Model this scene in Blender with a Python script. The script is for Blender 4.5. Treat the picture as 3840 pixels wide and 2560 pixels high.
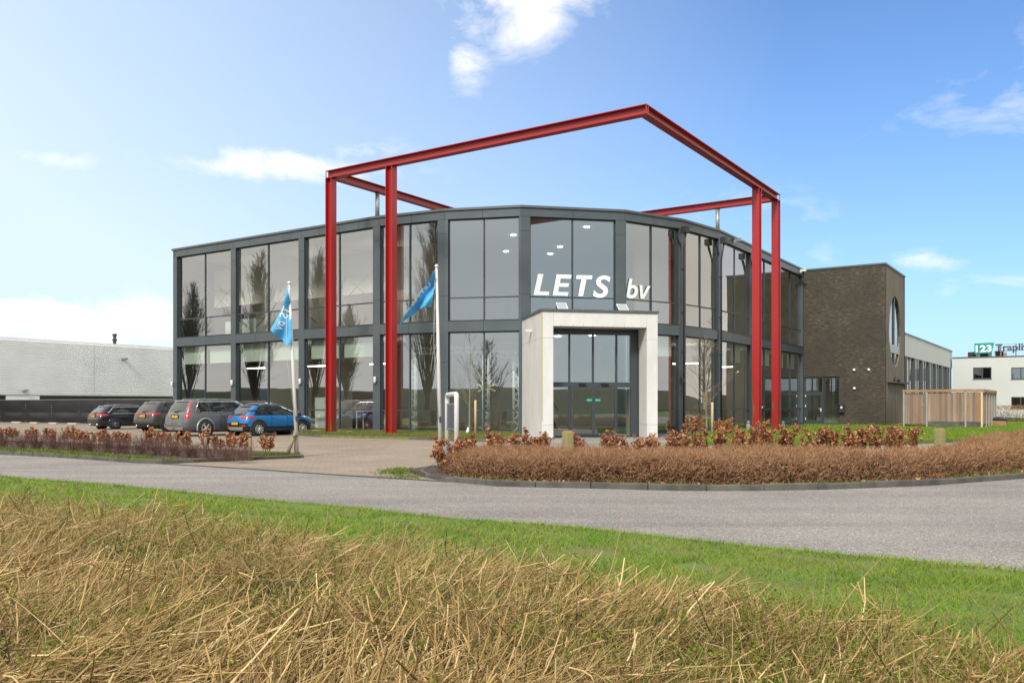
import bpy, bmesh, math, random
import numpy as np
from mathutils import Vector, Matrix

random.seed(7)
RNG = np.random.default_rng(11)
for o in list(bpy.data.objects):
    bpy.data.objects.remove(o)
SC = bpy.context.scene
COL = SC.collection

# ------------------------------------------------------------------ camera
EYE = 1.52
cam = bpy.data.cameras.new('camera')
camo = bpy.data.objects.new('camera', cam)
COL.objects.link(camo)
camo.location = (0, 0, EYE)
camo.rotation_euler = (math.radians(90), 0, 0)
cam.sensor_width = 36.0
cam.lens = 30.43
cam.shift_y = 0.0612
cam.clip_start = 0.1
cam.clip_end = 3000
SC.camera = camo

# ------------------------------------------------------------------ sky and sun
SUN_AZ = math.atan2(-0.35, -0.93)          # direction TO the sun: behind the camera, to the left
SUN_EL = math.radians(42)
SKY_STRENGTH = 0.10
SUN_STRENGTH = 2.0
EXPOSURE = 1.10
CLOUDS = [  # azimuth, elevation, half widths (rad), weight
    (0.000, 0.442, 0.060, 0.048, 0.92),
    (-0.052, 0.395, 0.026, 0.038, 0.66),
    (0.072, 0.448, 0.045, 0.028, 0.50),
    (-0.250, 0.260, 0.110, 0.016, 0.80),
    (-0.180, 0.275, 0.060, 0.018, 0.52),
    (-0.492, 0.245, 0.045, 0.010, 0.56),
    (-0.480, 0.082, 0.190, 0.028, 0.88),
    (0.530, 0.300, 0.110, 0.050, 0.27),
    (0.245, 0.200, 0.090, 0.028, 0.40),
    (0.445, 0.150, 0.070, 0.014, 0.36),
    (0.500, 0.120, 0.090, 0.012, 0.36),
    (0.330, 0.150, 0.090, 0.020, 0.28),
]
world = bpy.data.worlds.new('World')
SC.world = world
world.use_nodes = True
def build_world():
    nt = world.node_tree
    N, L = nt.nodes, nt.links
    N.clear()
    out = N.new('ShaderNodeOutputWorld')
    bg = N.new('ShaderNodeBackground')
    bg.inputs['Strength'].default_value = SKY_STRENGTH
    L.new(bg.outputs[0], out.inputs[0])
    sky = N.new('ShaderNodeTexSky')
    sky.sky_type = 'NISHITA'
    sky.sun_disc = False
    sky.sun_elevation = SUN_EL
    # blender: rotation 0 puts the sun on +Y and turns clockwise seen from above
    sky.sun_rotation = math.atan2(-0.35, -0.93)
    sky.air_density = 1.0
    sky.dust_density = 1.2
    sky.ozone_density = 1.6
    tc = N.new('ShaderNodeTexCoord')
    sep = N.new('ShaderNodeSeparateXYZ')
    L.new(tc.outputs['Generated'], sep.inputs[0])
    def m(op, a, b=None, c=None, clamp=False):
        n = N.new('ShaderNodeMath'); n.operation = op; n.use_clamp = clamp
        for i, v in enumerate((a, b, c)):
            if v is None: continue
            if isinstance(v, (int, float)): n.inputs[i].default_value = v
            else: L.new(v, n.inputs[i])
        return n.outputs[0]
    X, Y, Z = sep.outputs
    az = m('ARCTAN2', X, Y)
    el = m('ARCSINE', Z)
    # cloud-layer coordinates (flat layer seen in perspective)
    zz = m('ADD', m('MAXIMUM', Z, 0.0), 0.12)
    cx, cy = m('DIVIDE', X, zz), m('DIVIDE', Y, zz)
    comb = N.new('ShaderNodeCombineXYZ'); L.new(cx, comb.inputs[0]); L.new(cy, comb.inputs[1])
    def noise(scale, detail, rough, vec, dist=0.0):
        n = N.new('ShaderNodeTexNoise'); n.inputs['Scale'].default_value = scale
        n.inputs['Detail'].default_value = detail; n.inputs['Roughness'].default_value = rough
        n.inputs['Distortion'].default_value = dist
        L.new(vec, n.inputs['Vector']); return n.outputs['Fac']
    comb2 = N.new('ShaderNodeCombineXYZ')
    L.new(m('MULTIPLY', az, 9.0), comb2.inputs[0]); L.new(m('MULTIPLY', el, 17.0), comb2.inputs[1])
    nz = noise(1.15, 9, 0.62, comb2.outputs[0], 0.35)
    tot = None
    for a, e, sa, se, w in CLOUDS:
        da = m('DIVIDE', m('SUBTRACT', az, a), sa)
        de = m('DIVIDE', m('SUBTRACT', el, e), se)
        r2 = m('ADD', m('MULTIPLY', da, da), m('MULTIPLY', de, de))
        g = m('MULTIPLY', m('POWER', 2.718, m('MULTIPLY', r2, -0.75)), w)
        tot = g if tot is None else m('MAXIMUM', tot, g)
    cl = m('ADD', m('MULTIPLY', tot, 0.62), m('MULTIPLY', m('SUBTRACT', nz, 0.5), 1.55))
    # the blobs fade to nothing away from their own place
    cl = m('MULTIPLY', m('MULTIPLY', m('SUBTRACT', cl, 0.16), 2.5, clamp=True), m('MULTIPLY', tot, 2.2, clamp=True))
    # broken cloud deck behind and beside the camera (what the windows mirror)
    nb = noise(0.55, 7, 0.55, comb.outputs[0], 0.2)
    caz = m('COSINE', az)
    back = m('MAXIMUM', m('MULTIPLY', m('SUBTRACT', 0.84, caz), 3.2), m('MULTIPLY', m('SUBTRACT', Z, 0.52), 3.0))
    deck = m('ADD', m('MULTIPLY', m('SUBTRACT', nb, 0.5), m('MINIMUM', m('MAXIMUM', m('MULTIPLY', back, 4.0), 0.0), 1.1)), back)
    deck = m('MULTIPLY', deck, 1.0, clamp=True)
    deck = m('MULTIPLY', deck, 0.93)
    mask = m('MAXIMUM', cl, deck)
    # thin whitening towards the horizon, stronger to the left where the haze is
    hz = m('POWER', 2.718, m('MULTIPLY', m('MAXIMUM', el, 0.0), -5.0))
    lf = m('SUBTRACT', 0.60, m('MULTIPLY', az, 0.42), clamp=True)
    side = m('SUBTRACT', 0.24, m('MULTIPLY', az, 0.78), clamp=True)
    haze = m('MINIMUM', m('ADD', m('MULTIPLY', hz, lf), side), 0.92)
    # colours
    tint = N.new('ShaderNodeMix'); tint.data_type = 'RGBA'; tint.blend_type = 'MULTIPLY'
    tint.inputs[0].default_value = 1.0
    L.new(sky.outputs[0], tint.inputs[6]); tint.inputs[7].default_value = SKY_TINT
    def mix(f, a, b):
        n = N.new('ShaderNodeMix'); n.data_type = 'RGBA'
        L.new(f, n.inputs[0])
        if isinstance(a, tuple): n.inputs[6].default_value = a
        else: L.new(a, n.inputs[6])
        if isinstance(b, tuple): n.inputs[7].default_value = b
        else: L.new(b, n.inputs[7])
        return n.outputs[2]
    c = mix(haze, tint.outputs[2], HAZE_COL)
    shade = m('ADD', 0.80, m('MULTIPLY', nb, 0.36))
    cs = N.new('ShaderNodeMix'); cs.data_type = 'RGBA'; cs.blend_type = 'MULTIPLY'; cs.inputs[0].default_value = 1.0
    cs.inputs[6].default_value = CLOUD_COL
    cc = N.new('ShaderNodeCombineColor')
    for i in range(3): L.new(shade, cc.inputs[i])
    L.new(cc.outputs[0], cs.inputs[7])
    # the deck is cooler and darker straight behind the camera, paler and warmer to the sides
    cool = m('MULTIPLY', m('SUBTRACT', 0.25, Y), 1.1, clamp=True)
    ct = mix(cool, (5.9, 5.36, 4.78, 1), (4.8, 5.3, 5.5, 1))
    dk_ = N.new('ShaderNodeMix'); dk_.data_type = 'RGBA'; dk_.blend_type = 'MULTIPLY'; dk_.inputs[0].default_value = 1.0
    L.new(ct, dk_.inputs[6]); L.new(cc.outputs[0], dk_.inputs[7])
    front = m('SUBTRACT', 1.0, m('MULTIPLY', back, 5.0, clamp=True), clamp=True)
    cl_col = mix(front, dk_.outputs[2], cs.outputs[2])
    c = mix(mask, c, cl_col)
    L.new(c, bg.inputs['Color'])
SKY_TINT = (0.44, 0.655, 0.90, 1)
HAZE_COL = (3.85, 4.65, 5.6, 1)
CLOUD_COL = (5.6, 5.6, 5.6, 1)
build_world()

sun = bpy.data.lights.new('sun', 'SUN')
sun.energy = SUN_STRENGTH
sun.angle = math.radians(12)
sun.color = (1.0, 0.95, 0.88)
suno = bpy.data.objects.new('sun', sun)
COL.objects.link(suno)
_sd = Vector((-0.352 * math.cos(SUN_EL), -0.936 * math.cos(SUN_EL), math.sin(SUN_EL)))
suno.rotation_euler = _sd.to_track_quat('Z', 'Y').to_euler()
suno.location = (-30, -40, 60)

SC.view_settings.view_transform = 'Standard'
SC.view_settings.look = 'None'
SC.view_settings.exposure = EXPOSURE
SC.view_settings.gamma = 1.0
SC.view_settings.use_curve_mapping = False
SC.cycles.use_denoising = True
SC.cycles.max_bounces = 8
SC.cycles.transparent_max_bounces = 16
SC.cycles.caustics_reflective = False
SC.cycles.caustics_refractive = False

# ------------------------------------------------------------------ survey helpers
FPX, CX, HY = 3246.0, 1920.0, 1515.0
def P(x, y, z=0.0):
    """plan position of the point of height z that the survey photo shows at x, y"""
    d = FPX * (EYE - z) / (y - HY)
    return ((x - CX) / FPX * d, d)
def AT(x, D):
    return ((x - CX) / FPX * D, D)
def ZAT(y, D):
    return EYE + (HY - y) * D / FPX
ANG = math.radians(-33.7)
U = (math.cos(ANG), math.sin(ANG))        # along the left wing, towards the right
V = (-math.sin(ANG), math.cos(ANG))       # into the site
def uv(u, v): return (U[0]*u + V[0]*v, U[1]*u + V[1]*v)
def to_uv(p): return (p[0]*U[0] + p[1]*U[1], p[0]*V[0] + p[1]*V[1])

# ------------------------------------------------------------------ mesh helpers
def root_of(o):
    while o.parent: o = o.parent
    return o
class MB:
    def __init__(s): s.v = []; s.f = []; s.sm = []
    def add(s, vs, fs, smooth=False):
        b = len(s.v); s.v.extend([tuple(p) for p in vs])
        s.f.extend([tuple(b + i for i in f) for f in fs]); s.sm.extend([smooth]*len(fs)); return s
    def quad(s, a, b, c, d): return s.add([a, b, c, d], [(0, 1, 2, 3)])
    def box(s, c, size, rz=0.0, rot=None):
        hx, hy, hz = size[0]/2, size[1]/2, size[2]/2
        pts = [Vector((x, y, z)) for z in (-hz, hz) for y in (-hy, hy) for x in (-hx, hx)]
        M = rot if rot is not None else Matrix.Rotation(rz, 3, 'Z')
        pts = [M @ p + Vector(c) for p in pts]
        return s.add(pts, [(0,2,3,1), (4,5,7,6), (0,1,5,4), (2,6,7,3), (0,4,6,2), (1,3,7,5)])
    def prism(s, poly, z0, z1):
        n = len(poly)
        a = sum(poly[i][0]*poly[(i+1)%n][1] - poly[(i+1)%n][0]*poly[i][1] for i in range(n))
        if a < 0: poly = poly[::-1]
        vs = [(p[0], p[1], z0) for p in poly] + [(p[0], p[1], z1) for p in poly]
        fs = [tuple(range(n))[::-1], tuple(range(n, 2*n))] + [(i, (i+1)%n, n+(i+1)%n, n+i) for i in range(n)]
        return s.add(vs, fs)
    def wall(s, a, b, z0, z1, t=0.2, off=0.0):
        """slab between plan points a and b; outer face off metres behind the line, thickness t to the left of a->b"""
        dx, dy = b[0]-a[0], b[1]-a[1]; l = math.hypot(dx, dy); nx, ny = -dy/l, dx/l
        q = [(a[0]+nx*off, a[1]+ny*off), (b[0]+nx*off, b[1]+ny*off), (b[0]+nx*(off+t), b[1]+ny*(off+t)), (a[0]+nx*(off+t), a[1]+ny*(off+t))]
        return s.prism(q, z0, z1)
    def tube(s, path, r, n=8, smooth=True, caps=True):
        path = [Vector(p) for p in path]; rs = r if isinstance(r, (list, tuple)) else [r]*len(path)
        vs, fs = [], []
        prev = None
        for i, p in enumerate(path):
            t = (path[min(i+1, len(path)-1)] - path[max(i-1, 0)]).normalized()
            if prev is None:
                a = t.orthogonal().normalized()
            else:
                a = (prev - t*prev.dot(t))
                a = a.normalized() if a.length > 1e-6 else t.orthogonal().normalized()
            prev = a; b = t.cross(a)
            for k in range(n):
                th = 2*math.pi*k/n
                vs.append(p + (a*math.cos(th) + b*math.sin(th))*rs[i])
        for i in range(len(path)-1):
            for k in range(n):
                fs.append((i*n+k, i*n+(k+1)%n, (i+1)*n+(k+1)%n, (i+1)*n+k))
        if caps:
            fs.append(tuple(range(n))[::-1]); fs.append(tuple(range((len(path)-1)*n, len(path)*n)))
        return s.add(vs, fs, smooth)
    def bar(s, a, b, w, h=None):
        """square bar from a to b"""
        a, b = Vector(a), Vector(b); h = h or w; d = b - a; L = d.length
        q = d.to_track_quat('X', 'Z').to_matrix()
        return s.box((a+b)/2, (L, w, h), rot=q)
    def lathe(s, prof, c=(0, 0, 0), n=16, axis='Z', smooth=True, caps=True):
        vs, fs = [], []
        for r, h in prof:
            for k in range(n):
                th = 2*math.pi*k/n; x, y = r*math.cos(th), r*math.sin(th)
                p = (x, y, h) if axis == 'Z' else ((x, h, y) if axis == 'Y' else (h, x, y))
                vs.append((p[0]+c[0], p[1]+c[1], p[2]+c[2]))
        m_ = len(prof)
        for i in range(m_-1):
            for k in range(n):
                fs.append((i*n+k, i*n+(k+1)%n, (i+1)*n+(k+1)%n, (i+1)*n+k))
        if caps: fs.append(tuple(range(n))[::-1]); fs.append(tuple(range((m_-1)*n, m_*n)))
        return s.add(vs, fs, smooth)
    def build(s, name, mat, parent=None, world=True, bevel=0.0):
        me = bpy.data.meshes.new(name)
        off = root_of(parent).location if (parent is not None and world) else Vector((0, 0, 0))
        me.from_pydata([(v[0]-off[0], v[1]-off[1], v[2]-off[2]) for v in s.v], [], s.f)
        me.polygons.foreach_set('use_smooth', s.sm)
        me.update()
        bm = bmesh.new(); bm.from_mesh(me); bmesh.ops.recalc_face_normals(bm, faces=bm.faces)
        if bevel > 0:
            bmesh.ops.bevel(bm, geom=[e for e in bm.edges if len(e.link_faces) == 2 and e.calc_face_angle(0) > 0.5], offset=bevel, segments=2, affect='EDGES', profile=0.6)
        bm.to_mesh(me); bm.free()
        if mat is not None: me.materials.append(mat)
        o = bpy.data.objects.new(name, me); COL.objects.link(o)
        if parent is not None: o.parent = parent
        return o
def raw_mesh(name, verts, faces_flat, nper, mat, parent=None):
    """fast mesh from numpy arrays; all faces have nper corners"""
    me = bpy.data.meshes.new(name)
    off = np.array(root_of(parent).location) if parent is not None else np.zeros(3)
    verts = np.asarray(verts, dtype=np.float32) - off.astype(np.float32)
    nf = len(faces_flat)//nper
    me.vertices.add(len(verts)); me.vertices.foreach_set('co', verts.ravel())
    me.loops.add(len(faces_flat)); me.loops.foreach_set('vertex_index', np.asarray(faces_flat, dtype=np.int32))
    me.polygons.add(nf); me.polygons.foreach_set('loop_start', np.arange(0, nf*nper, nper, dtype=np.int32))
    try: me.polygons.foreach_set('loop_total', np.full(nf, nper, dtype=np.int32))
    except Exception: pass
    me.update(calc_edges=True); me.validate()
    if mat is not None: me.materials.append(mat)
    o = bpy.data.objects.new(name, me); COL.objects.link(o)
    if parent is not None: o.parent = parent
    return o
def tag(o, label=None, cat=None, group=None, kind=None):
    if label: o['label'] = label
    if cat: o['category'] = cat
    if group: o['group'] = group
    if kind: o['kind'] = kind
    return o
def thing(name, label, cat, loc=(0, 0, 0), rz=0.0, group=None):
    o = bpy.data.objects.new(name, None); COL.objects.link(o)
    o.empty_display_size = 0.2
    o.location = loc; o.rotation_euler = (0, 0, rz)
    return tag(o, label, cat, group)
def kids(o): return [c for c in COL.objects if c.parent == o]
def copy_tree(o, parent=None):
    c = o.copy(); COL.objects.link(c)
    if parent is not None: c.parent = parent
    for ch in kids(o): copy_tree(ch, c)
    return c
def text_verts(s, size=1.0, shear=0.0, bold=0.0, extrude=0.0, spacing=1.0):
    cu = bpy.data.curves.new('lettering', 'FONT'); cu.body = s; cu.size = size; cu.shear = shear
    cu.offset = bold; cu.extrude = extrude; cu.space_character = spacing; cu.resolution_u = 4
    o = bpy.data.objects.new('lettering', cu); COL.objects.link(o)
    dg = bpy.context.evaluated_depsgraph_get(); dg.update()
    me = bpy.data.meshes.new_from_object(o.evaluated_get(dg))
    vs = [tuple(v.co) for v in me.vertices]; fs = [tuple(p.vertices) for p in me.polygons]
    bpy.data.objects.remove(o); bpy.data.curves.remove(cu); bpy.data.meshes.remove(me)
    return vs, fs

# ------------------------------------------------------------------ materials
def srgb(r, g, b):
    f = lambda c: (c/255/12.92) if c <= 10 else ((c/255+0.055)/1.055)**2.4
    return (f(r), f(g), f(b))
MATS = {}
def mat(name, col, rough=0.6, metal=0.0, var=0.0, vscale=3.0, bump=0.0, bscale=30.0, spec=0.5, col2=None, coat=0.0, emit=None, estr=0.0, detail=4.0, stretch=None):
    """principled paint with noise between col and col2 (or darker/lighter col by var)"""
    if name in MATS: return MATS[name]
    m_ = bpy.data.materials.new(name); m_.use_nodes = True; MATS[name] = m_
    nt = m_.node_tree; N, L = nt.nodes, nt.links
    b = N['Principled BSDF']
    b.inputs['Roughness'].default_value = rough; b.inputs['Metallic'].default_value = metal
    b.inputs['Specular IOR Level'].default_value = spec
    b.inputs['Coat Weight'].default_value = coat; b.inputs['Coat Roughness'].default_value = 0.06
    b.inputs['Base Color'].default_value = (*col, 1)
    if emit:
        b.inputs['Emission Color'].default_value = (*emit, 1); b.inputs['Emission Strength'].default_value = estr
    if var > 0 or col2 or bump > 0:
        tc = N.new('ShaderNodeTexCoord')
        vec = tc.outputs['Object']
        if stretch:
            mp = N.new('ShaderNodeMapping'); mp.inputs['Scale'].default_value = stretch
            L.new(vec, mp.inputs[0]); vec = mp.outputs[0]
    if var > 0 or col2:
        nz = N.new('ShaderNodeTexNoise'); nz.inputs['Scale'].default_value = vscale; nz.inputs['Detail'].default_value = detail
        nz.inputs['Roughness'].default_value = 0.6
        L.new(vec, nz.inputs['Vector'])
        cr = N.new('ShaderNodeValToRGB')
        c2 = col2 if col2 else tuple(min(1, c*(1+var)) for c in col)
        c1 = col if col2 else tuple(c*(1-var) for c in col)
        cr.color_ramp.elements[0].position = 0.34; cr.color_ramp.elements[1].position = 0.66
        cr.color_ramp.elements[0].color = (*c1, 1); cr.color_ramp.elements[1].color = (*c2, 1)
        L.new(nz.outputs['Fac'], cr.inputs[0]); L.new(cr.outputs[0], b.inputs['Base Color'])
    if bump > 0:
        nb = N.new('ShaderNodeTexNoise'); nb.inputs['Scale'].default_value = bscale; nb.inputs['Detail'].default_value = 5
        L.new(vec, nb.inputs['Vector'])
        bp = N.new('ShaderNodeBump'); bp.inputs['Strength'].default_value = bump; bp.inputs['Distance'].default_value = 0.02
        L.new(nb.outputs['Fac'], bp.inputs['Height']); L.new(bp.outputs[0], b.inputs['Normal'])
    return m_
def island_mat(name, cols, rough=0.75, spec=0.2, trans=0.0, patch_=0.0, pscale=1.0):
    """every loose piece takes its own shade out of cols"""
    m_ = bpy.data.materials.new(name); m_.use_nodes = True; MATS[name] = m_
    nt = m_.node_tree; N, L = nt.nodes, nt.links
    b = N['Principled BSDF']; b.inputs['Roughness'].default_value = rough; b.inputs['Specular IOR Level'].default_value = spec
    g = N.new('ShaderNodeNewGeometry'); cr = N.new('ShaderNodeValToRGB')
    e = cr.color_ramp.elements
    while len(e) < len(cols): e.new(0.5)
    for i, c in enumerate(cols):
        e[i].position = i/(len(cols)-1); e[i].color = (*c, 1)
    src = g.outputs['Random Per Island']
    if patch_ > 0:
        tc = N.new('ShaderNodeTexCoord'); nz = N.new('ShaderNodeTexNoise'); nz.inputs['Scale'].default_value = pscale; nz.inputs['Detail'].default_value = 4
        L.new(tc.outputs['Object'], nz.inputs['Vector'])
        mr = N.new('ShaderNodeMapRange'); L.new(nz.outputs['Fac'], mr.inputs[0]); mr.inputs[1].default_value = 0.3; mr.inputs[2].default_value = 0.7
        mf = N.new('ShaderNodeMix'); mf.data_type = 'FLOAT'; mf.inputs[0].default_value = patch_; L.new(src, mf.inputs[2]); L.new(mr.outputs[0], mf.inputs[3]); src = mf.outputs[0]
    L.new(src, cr.inputs[0]); L.new(cr.outputs[0], b.inputs['Base Color'])
    if trans > 0:
        tr = N.new('ShaderNodeBsdfTranslucent'); L.new(cr.outputs[0], tr.inputs['Color'])
        mx = N.new('ShaderNodeMixShader'); mx.inputs[0].default_value = trans
        L.new(b.outputs[0], mx.inputs[1]); L.new(tr.outputs[0], mx.inputs[2])
        L.new(mx.outputs[0], N['Material Output'].inputs[0])
    return m_
def glass_mat(name, refl, rcol, tcol, rough=0.0, power=2.0):
    m_ = bpy.data.materials.new(name); m_.use_nodes = True; MATS[name] = m_
    nt = m_.node_tree; N, L = nt.nodes, nt.links; N.remove(N['Principled BSDF'])
    gl = N.new('ShaderNodeBsdfGlossy'); gl.inputs['Roughness'].default_value = rough; gl.inputs['Color'].default_value = (*rcol, 1)
    tr = N.new('ShaderNodeBsdfTransparent'); tr.inputs['Color'].default_value = (*tcol, 1)
    lw = N.new('ShaderNodeLayerWeight'); lw.inputs['Blend'].default_value = 0.5
    pw = N.new('ShaderNodeMath'); pw.operation = 'POWER'; L.new(lw.outputs['Facing'], pw.inputs[0]); pw.inputs[1].default_value = 3.0
    ma = N.new('ShaderNodeMath'); ma.operation = 'MULTIPLY_ADD'; L.new(pw.outputs[0], ma.inputs[0])
    ma.inputs[1].default_value = 0.85-refl; ma.inputs[2].default_value = refl
    # panes are never perfectly flat: a faint large-scale waviness
    tc = N.new('ShaderNodeTexCoord'); nz = N.new('ShaderNodeTexNoise'); nz.inputs['Scale'].default_value = 0.5; nz.inputs['Detail'].default_value = 1
    L.new(tc.outputs['Object'], nz.inputs['Vector'])
    bp = N.new('ShaderNodeBump'); bp.inputs['Strength'].default_value = 0.15; bp.inputs['Distance'].default_value = 0.02
    L.new(nz.outputs['Fac'], bp.inputs['Height']); L.new(bp.outputs[0], gl.inputs['Normal'])
    mx = N.new('ShaderNodeMixShader'); L.new(ma.outputs[0], mx.inputs[0]); L.new(tr.outputs[0], mx.inputs[1]); L.new(gl.outputs[0], mx.inputs[2])
    L.new(mx.outputs[0], N['Material Output'].inputs[0])
    return m_
# ------------------------------------------------------------------ ground
K = 9.45                                   # parapet height above the eye
ZR = EYE + K                               # parapet top
def rot2(a): return (math.cos(math.radians(a)), math.sin(math.radians(a)))
c1 = (0.0442*K, 4.3512*K); c2 = (0.5805*K, 4.4576*K)
def step(p, ang, l): d = rot2(ang); return (p[0]+d[0]*l, p[1]+d[1]*l)
F4 = 0.397*K
W2 = c1
W1 = step(W2, 180-12.2, F4)
W0 = step(W1, 180-24.2, F4)                # where the left wing starts
WL = step(W0, 180-33.7, 1.78*K)            # far left corner
W3 = c2
W4 = step(W3, 32.5, F4)
W5 = step(W4, 46.8, F4)                    # where the right wing starts
WR = step(W5, 56.3, 1.765*K)               # inner corner at the brick block

def sheet(name, poly, z, mat_, kind='structure', thick=None):
    mb = MB()
    if thick: mb.prism(poly, z-thick, z)
    else: mb.add([(p[0], p[1], z) for p in poly], [tuple(range(len(poly)))])
    return tag(mb.build(name, mat_), kind=kind)

def asphalt_mat():
    m_ = mat('asphalt', srgb(150, 146, 140), 0.9)
    nt = m_.node_tree; N, L = nt.nodes, nt.links; b = N['Principled BSDF']
    tc = N.new('ShaderNodeTexCoord')
    vo = N.new('ShaderNodeTexVoronoi'); vo.inputs['Scale'].default_value = 75
    L.new(tc.outputs['Object'], vo.inputs['Vector'])
    sp = N.new('ShaderNodeSeparateColor'); L.new(vo.outputs['Color'], sp.inputs[0])
    cr = N.new('ShaderNodeValToRGB'); e = cr.color_ramp.elements
    e[0].position = 0.0; e[0].color = (0.12, 0.113, 0.107, 1)
    e[1].position = 1.0; e[1].color = (0.50, 0.48, 0.455, 1)
    e.new(0.3).color = (0.185, 0.174, 0.164, 1); e.new(0.7).color = (0.262, 0.246, 0.230, 1); e.new(0.9).color = (0.34, 0.32, 0.30, 1)
    L.new(sp.outputs[0], cr.inputs[0])
    # long streaks along the lane and broad patches
    mp = N.new('ShaderNodeMapping'); mp.inputs['Rotation'].default_value = (0, 0, -ANG); mp.inputs['Scale'].default_value = (0.10, 1.1, 1)
    L.new(tc.outputs['Object'], mp.inputs[0])
    n2 = N.new('ShaderNodeTexNoise'); n2.inputs['Scale'].default_value = 1.0; n2.inputs['Detail'].default_value = 6; L.new(mp.outputs[0], n2.inputs['Vector'])
    n3 = N.new('ShaderNodeTexNoise'); n3.inputs['Scale'].default_value = 0.35; n3.inputs['Detail'].default_value = 5; L.new(tc.outputs['Object'], n3.inputs['Vector'])
    ad = N.new('ShaderNodeMath'); ad.operation = 'ADD'; L.new(n2.outputs['Fac'], ad.inputs[0]); L.new(n3.outputs['Fac'], ad.inputs[1])
    c3 = N.new('ShaderNodeValToRGB'); c3.color_ramp.elements[0].position = 0.36; c3.color_ramp.elements[1].position = 0.64
    c3.color_ramp.elements[0].color = (0.74, 0.73, 0.72, 1); c3.color_ramp.elements[1].color = (1.13, 1.10, 1.06, 1)
    hf = N.new('ShaderNodeMath'); hf.operation = 'MULTIPLY'; hf.inputs[1].default_value = 0.5; L.new(ad.outputs[0], hf.inputs[0]); L.new(hf.outputs[0], c3.inputs[0])
    mu = N.new('ShaderNodeMix'); mu.data_type = 'RGBA'; mu.blend_type = 'MULTIPLY'; mu.inputs[0].default_value = 1
    L.new(cr.outputs[0], mu.inputs[6]); L.new(c3.outputs[0], mu.inputs[7]); L.new(mu.outputs[2], b.inputs['Base Color'])
    bp = N.new('ShaderNodeBump'); bp.inputs['Strength'].default_value = 0.5; bp.inputs['Distance'].default_value = 0.01
    L.new(vo.outputs['Distance'], bp.inputs['Height']); L.new(bp.outputs[0], b.inputs['Normal'])
    return m_
def paver_mat(name, ca, cb, mortar, bw, bh, rz):
    m_ = mat(name, ca, 0.9)
    nt = m_.node_tree; N, L = nt.nodes, nt.links; b = N['Principled BSDF']
    tc = N.new('ShaderNodeTexCoord'); mp = N.new('ShaderNodeMapping'); mp.inputs['Rotation'].default_value = (0, 0, rz)
    L.new(tc.outputs['Object'], mp.inputs[0])
    br = N.new('ShaderNodeTexBrick'); br.inputs['Scale'].default_value = 1.0; br.inputs['Brick Width'].default_value = bw; br.inputs['Row Height'].default_value = bh
    br.inputs['Mortar Size'].default_value = 0.006; br.inputs['Color1'].default_value = (*ca, 1); br.inputs['Color2'].default_value = (*cb, 1); br.inputs['Mortar'].default_value = (*mortar, 1)
    L.new(mp.outputs[0], br.inputs['Vector'])
    n3 = N.new('ShaderNodeTexNoise'); n3.inputs['Scale'].default_value = 0.4; n3.inputs['Detail'].default_value = 8; n3.inputs['Roughness'].default_value = 0.65; L.new(tc.outputs['Object'], n3.inputs['Vector'])
    c3 = N.new('ShaderNodeValToRGB'); c3.color_ramp.elements[0].position = 0.3; c3.color_ramp.elements[1].position = 0.7
    c3.color_ramp.elements[0].color = (0.78, 0.77, 0.70, 1); c3.color_ramp.elements[1].color = (1.12, 1.09, 1.06, 1)
    L.new(n3.outputs['Fac'], c3.inputs[0])
    mu = N.new('ShaderNodeMix'); mu.data_type = 'RGBA'; mu.blend_type = 'MULTIPLY'; mu.inputs[0].default_value = 1
    L.new(br.outputs['Color'], mu.inputs[6]); L.new(c3.outputs[0], mu.inputs[7]); L.new(mu.outputs[2], b.inputs['Base Color'])
    bp = N.new('ShaderNodeBump'); bp.inputs['Strength'].default_value = 0.4; bp.inputs['Distance'].default_value = 0.01; bp.invert = True
    L.new(br.outputs['Fac'], bp.inputs['Height']); L.new(bp.outputs[0], b.inputs['Normal'])
    return m_
M_ASPH = asphalt_mat()
M_PAVE = paver_mat('clay_paver', (0.30, 0.245, 0.195), (0.245, 0.20, 0.165), (0.16, 0.14, 0.11), 0.21, 0.105, -ANG)
M_SLAB = paver_mat('concrete_slab', (0.27, 0.26, 0.25), (0.23, 0.225, 0.21), (0.12, 0.12, 0.11), 0.6, 0.4, -ANG)
M_SOIL = mat('soil', (0.045, 0.032, 0.022), 0.95, col2=(0.085, 0.062, 0.042), vscale=9, bump=0.6, bscale=40)
M_MEADOW = mat('meadow', (0.065, 0.10, 0.022), 0.95, col2=(0.095, 0.125, 0.035), vscale=0.6)
M_TURF = mat('turf', (0.060, 0.115, 0.015), 0.95, col2=(0.105, 0.155, 0.030), vscale=1.6, bump=0.7, bscale=60)
M_KERB = mat('kerb_concrete', (0.060, 0.057, 0.048), 0.95, col2=(0.125, 0.117, 0.098), vscale=2.2, bump=0.5, bscale=60)

sheet('ground', [(-1500, -1500), (1500, -1500), (1500, 1500), (-1500, 1500)], -0.05, M_MEADOW)
# road
road_near = [(-60, 45.6), P(0, 1790.5), P(459, 1826.4), P(801.5, 1862), P(1300, 1906.5), P(1674, 1948), P(2147, 1983), P(2843, 2059), P(3390, 2107), P(3840, 2152), (12, 2.9), (34, -11)]
road_far = [(-60, 55.9), P(0, 1703.3), P(214, 1714.7), P(536, 1737.7), P(608, 1739), P(906, 1757), P(1276, 1781.5), P(1684, 1806), P(1866, 1822.8), P(2160, 1829.5), P(2560, 1839.8), P(2835, 1839.8), P(3100, 1835), P(3480, 1820.6), P(3840, 1793.8), (14.2, 20.3), (19, 26.4), (25, 35), (40, 57)]
sheet('road', road_near + [(70, -11), (70, 57)] + road_far[::-1], 0.0, M_ASPH)
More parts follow.
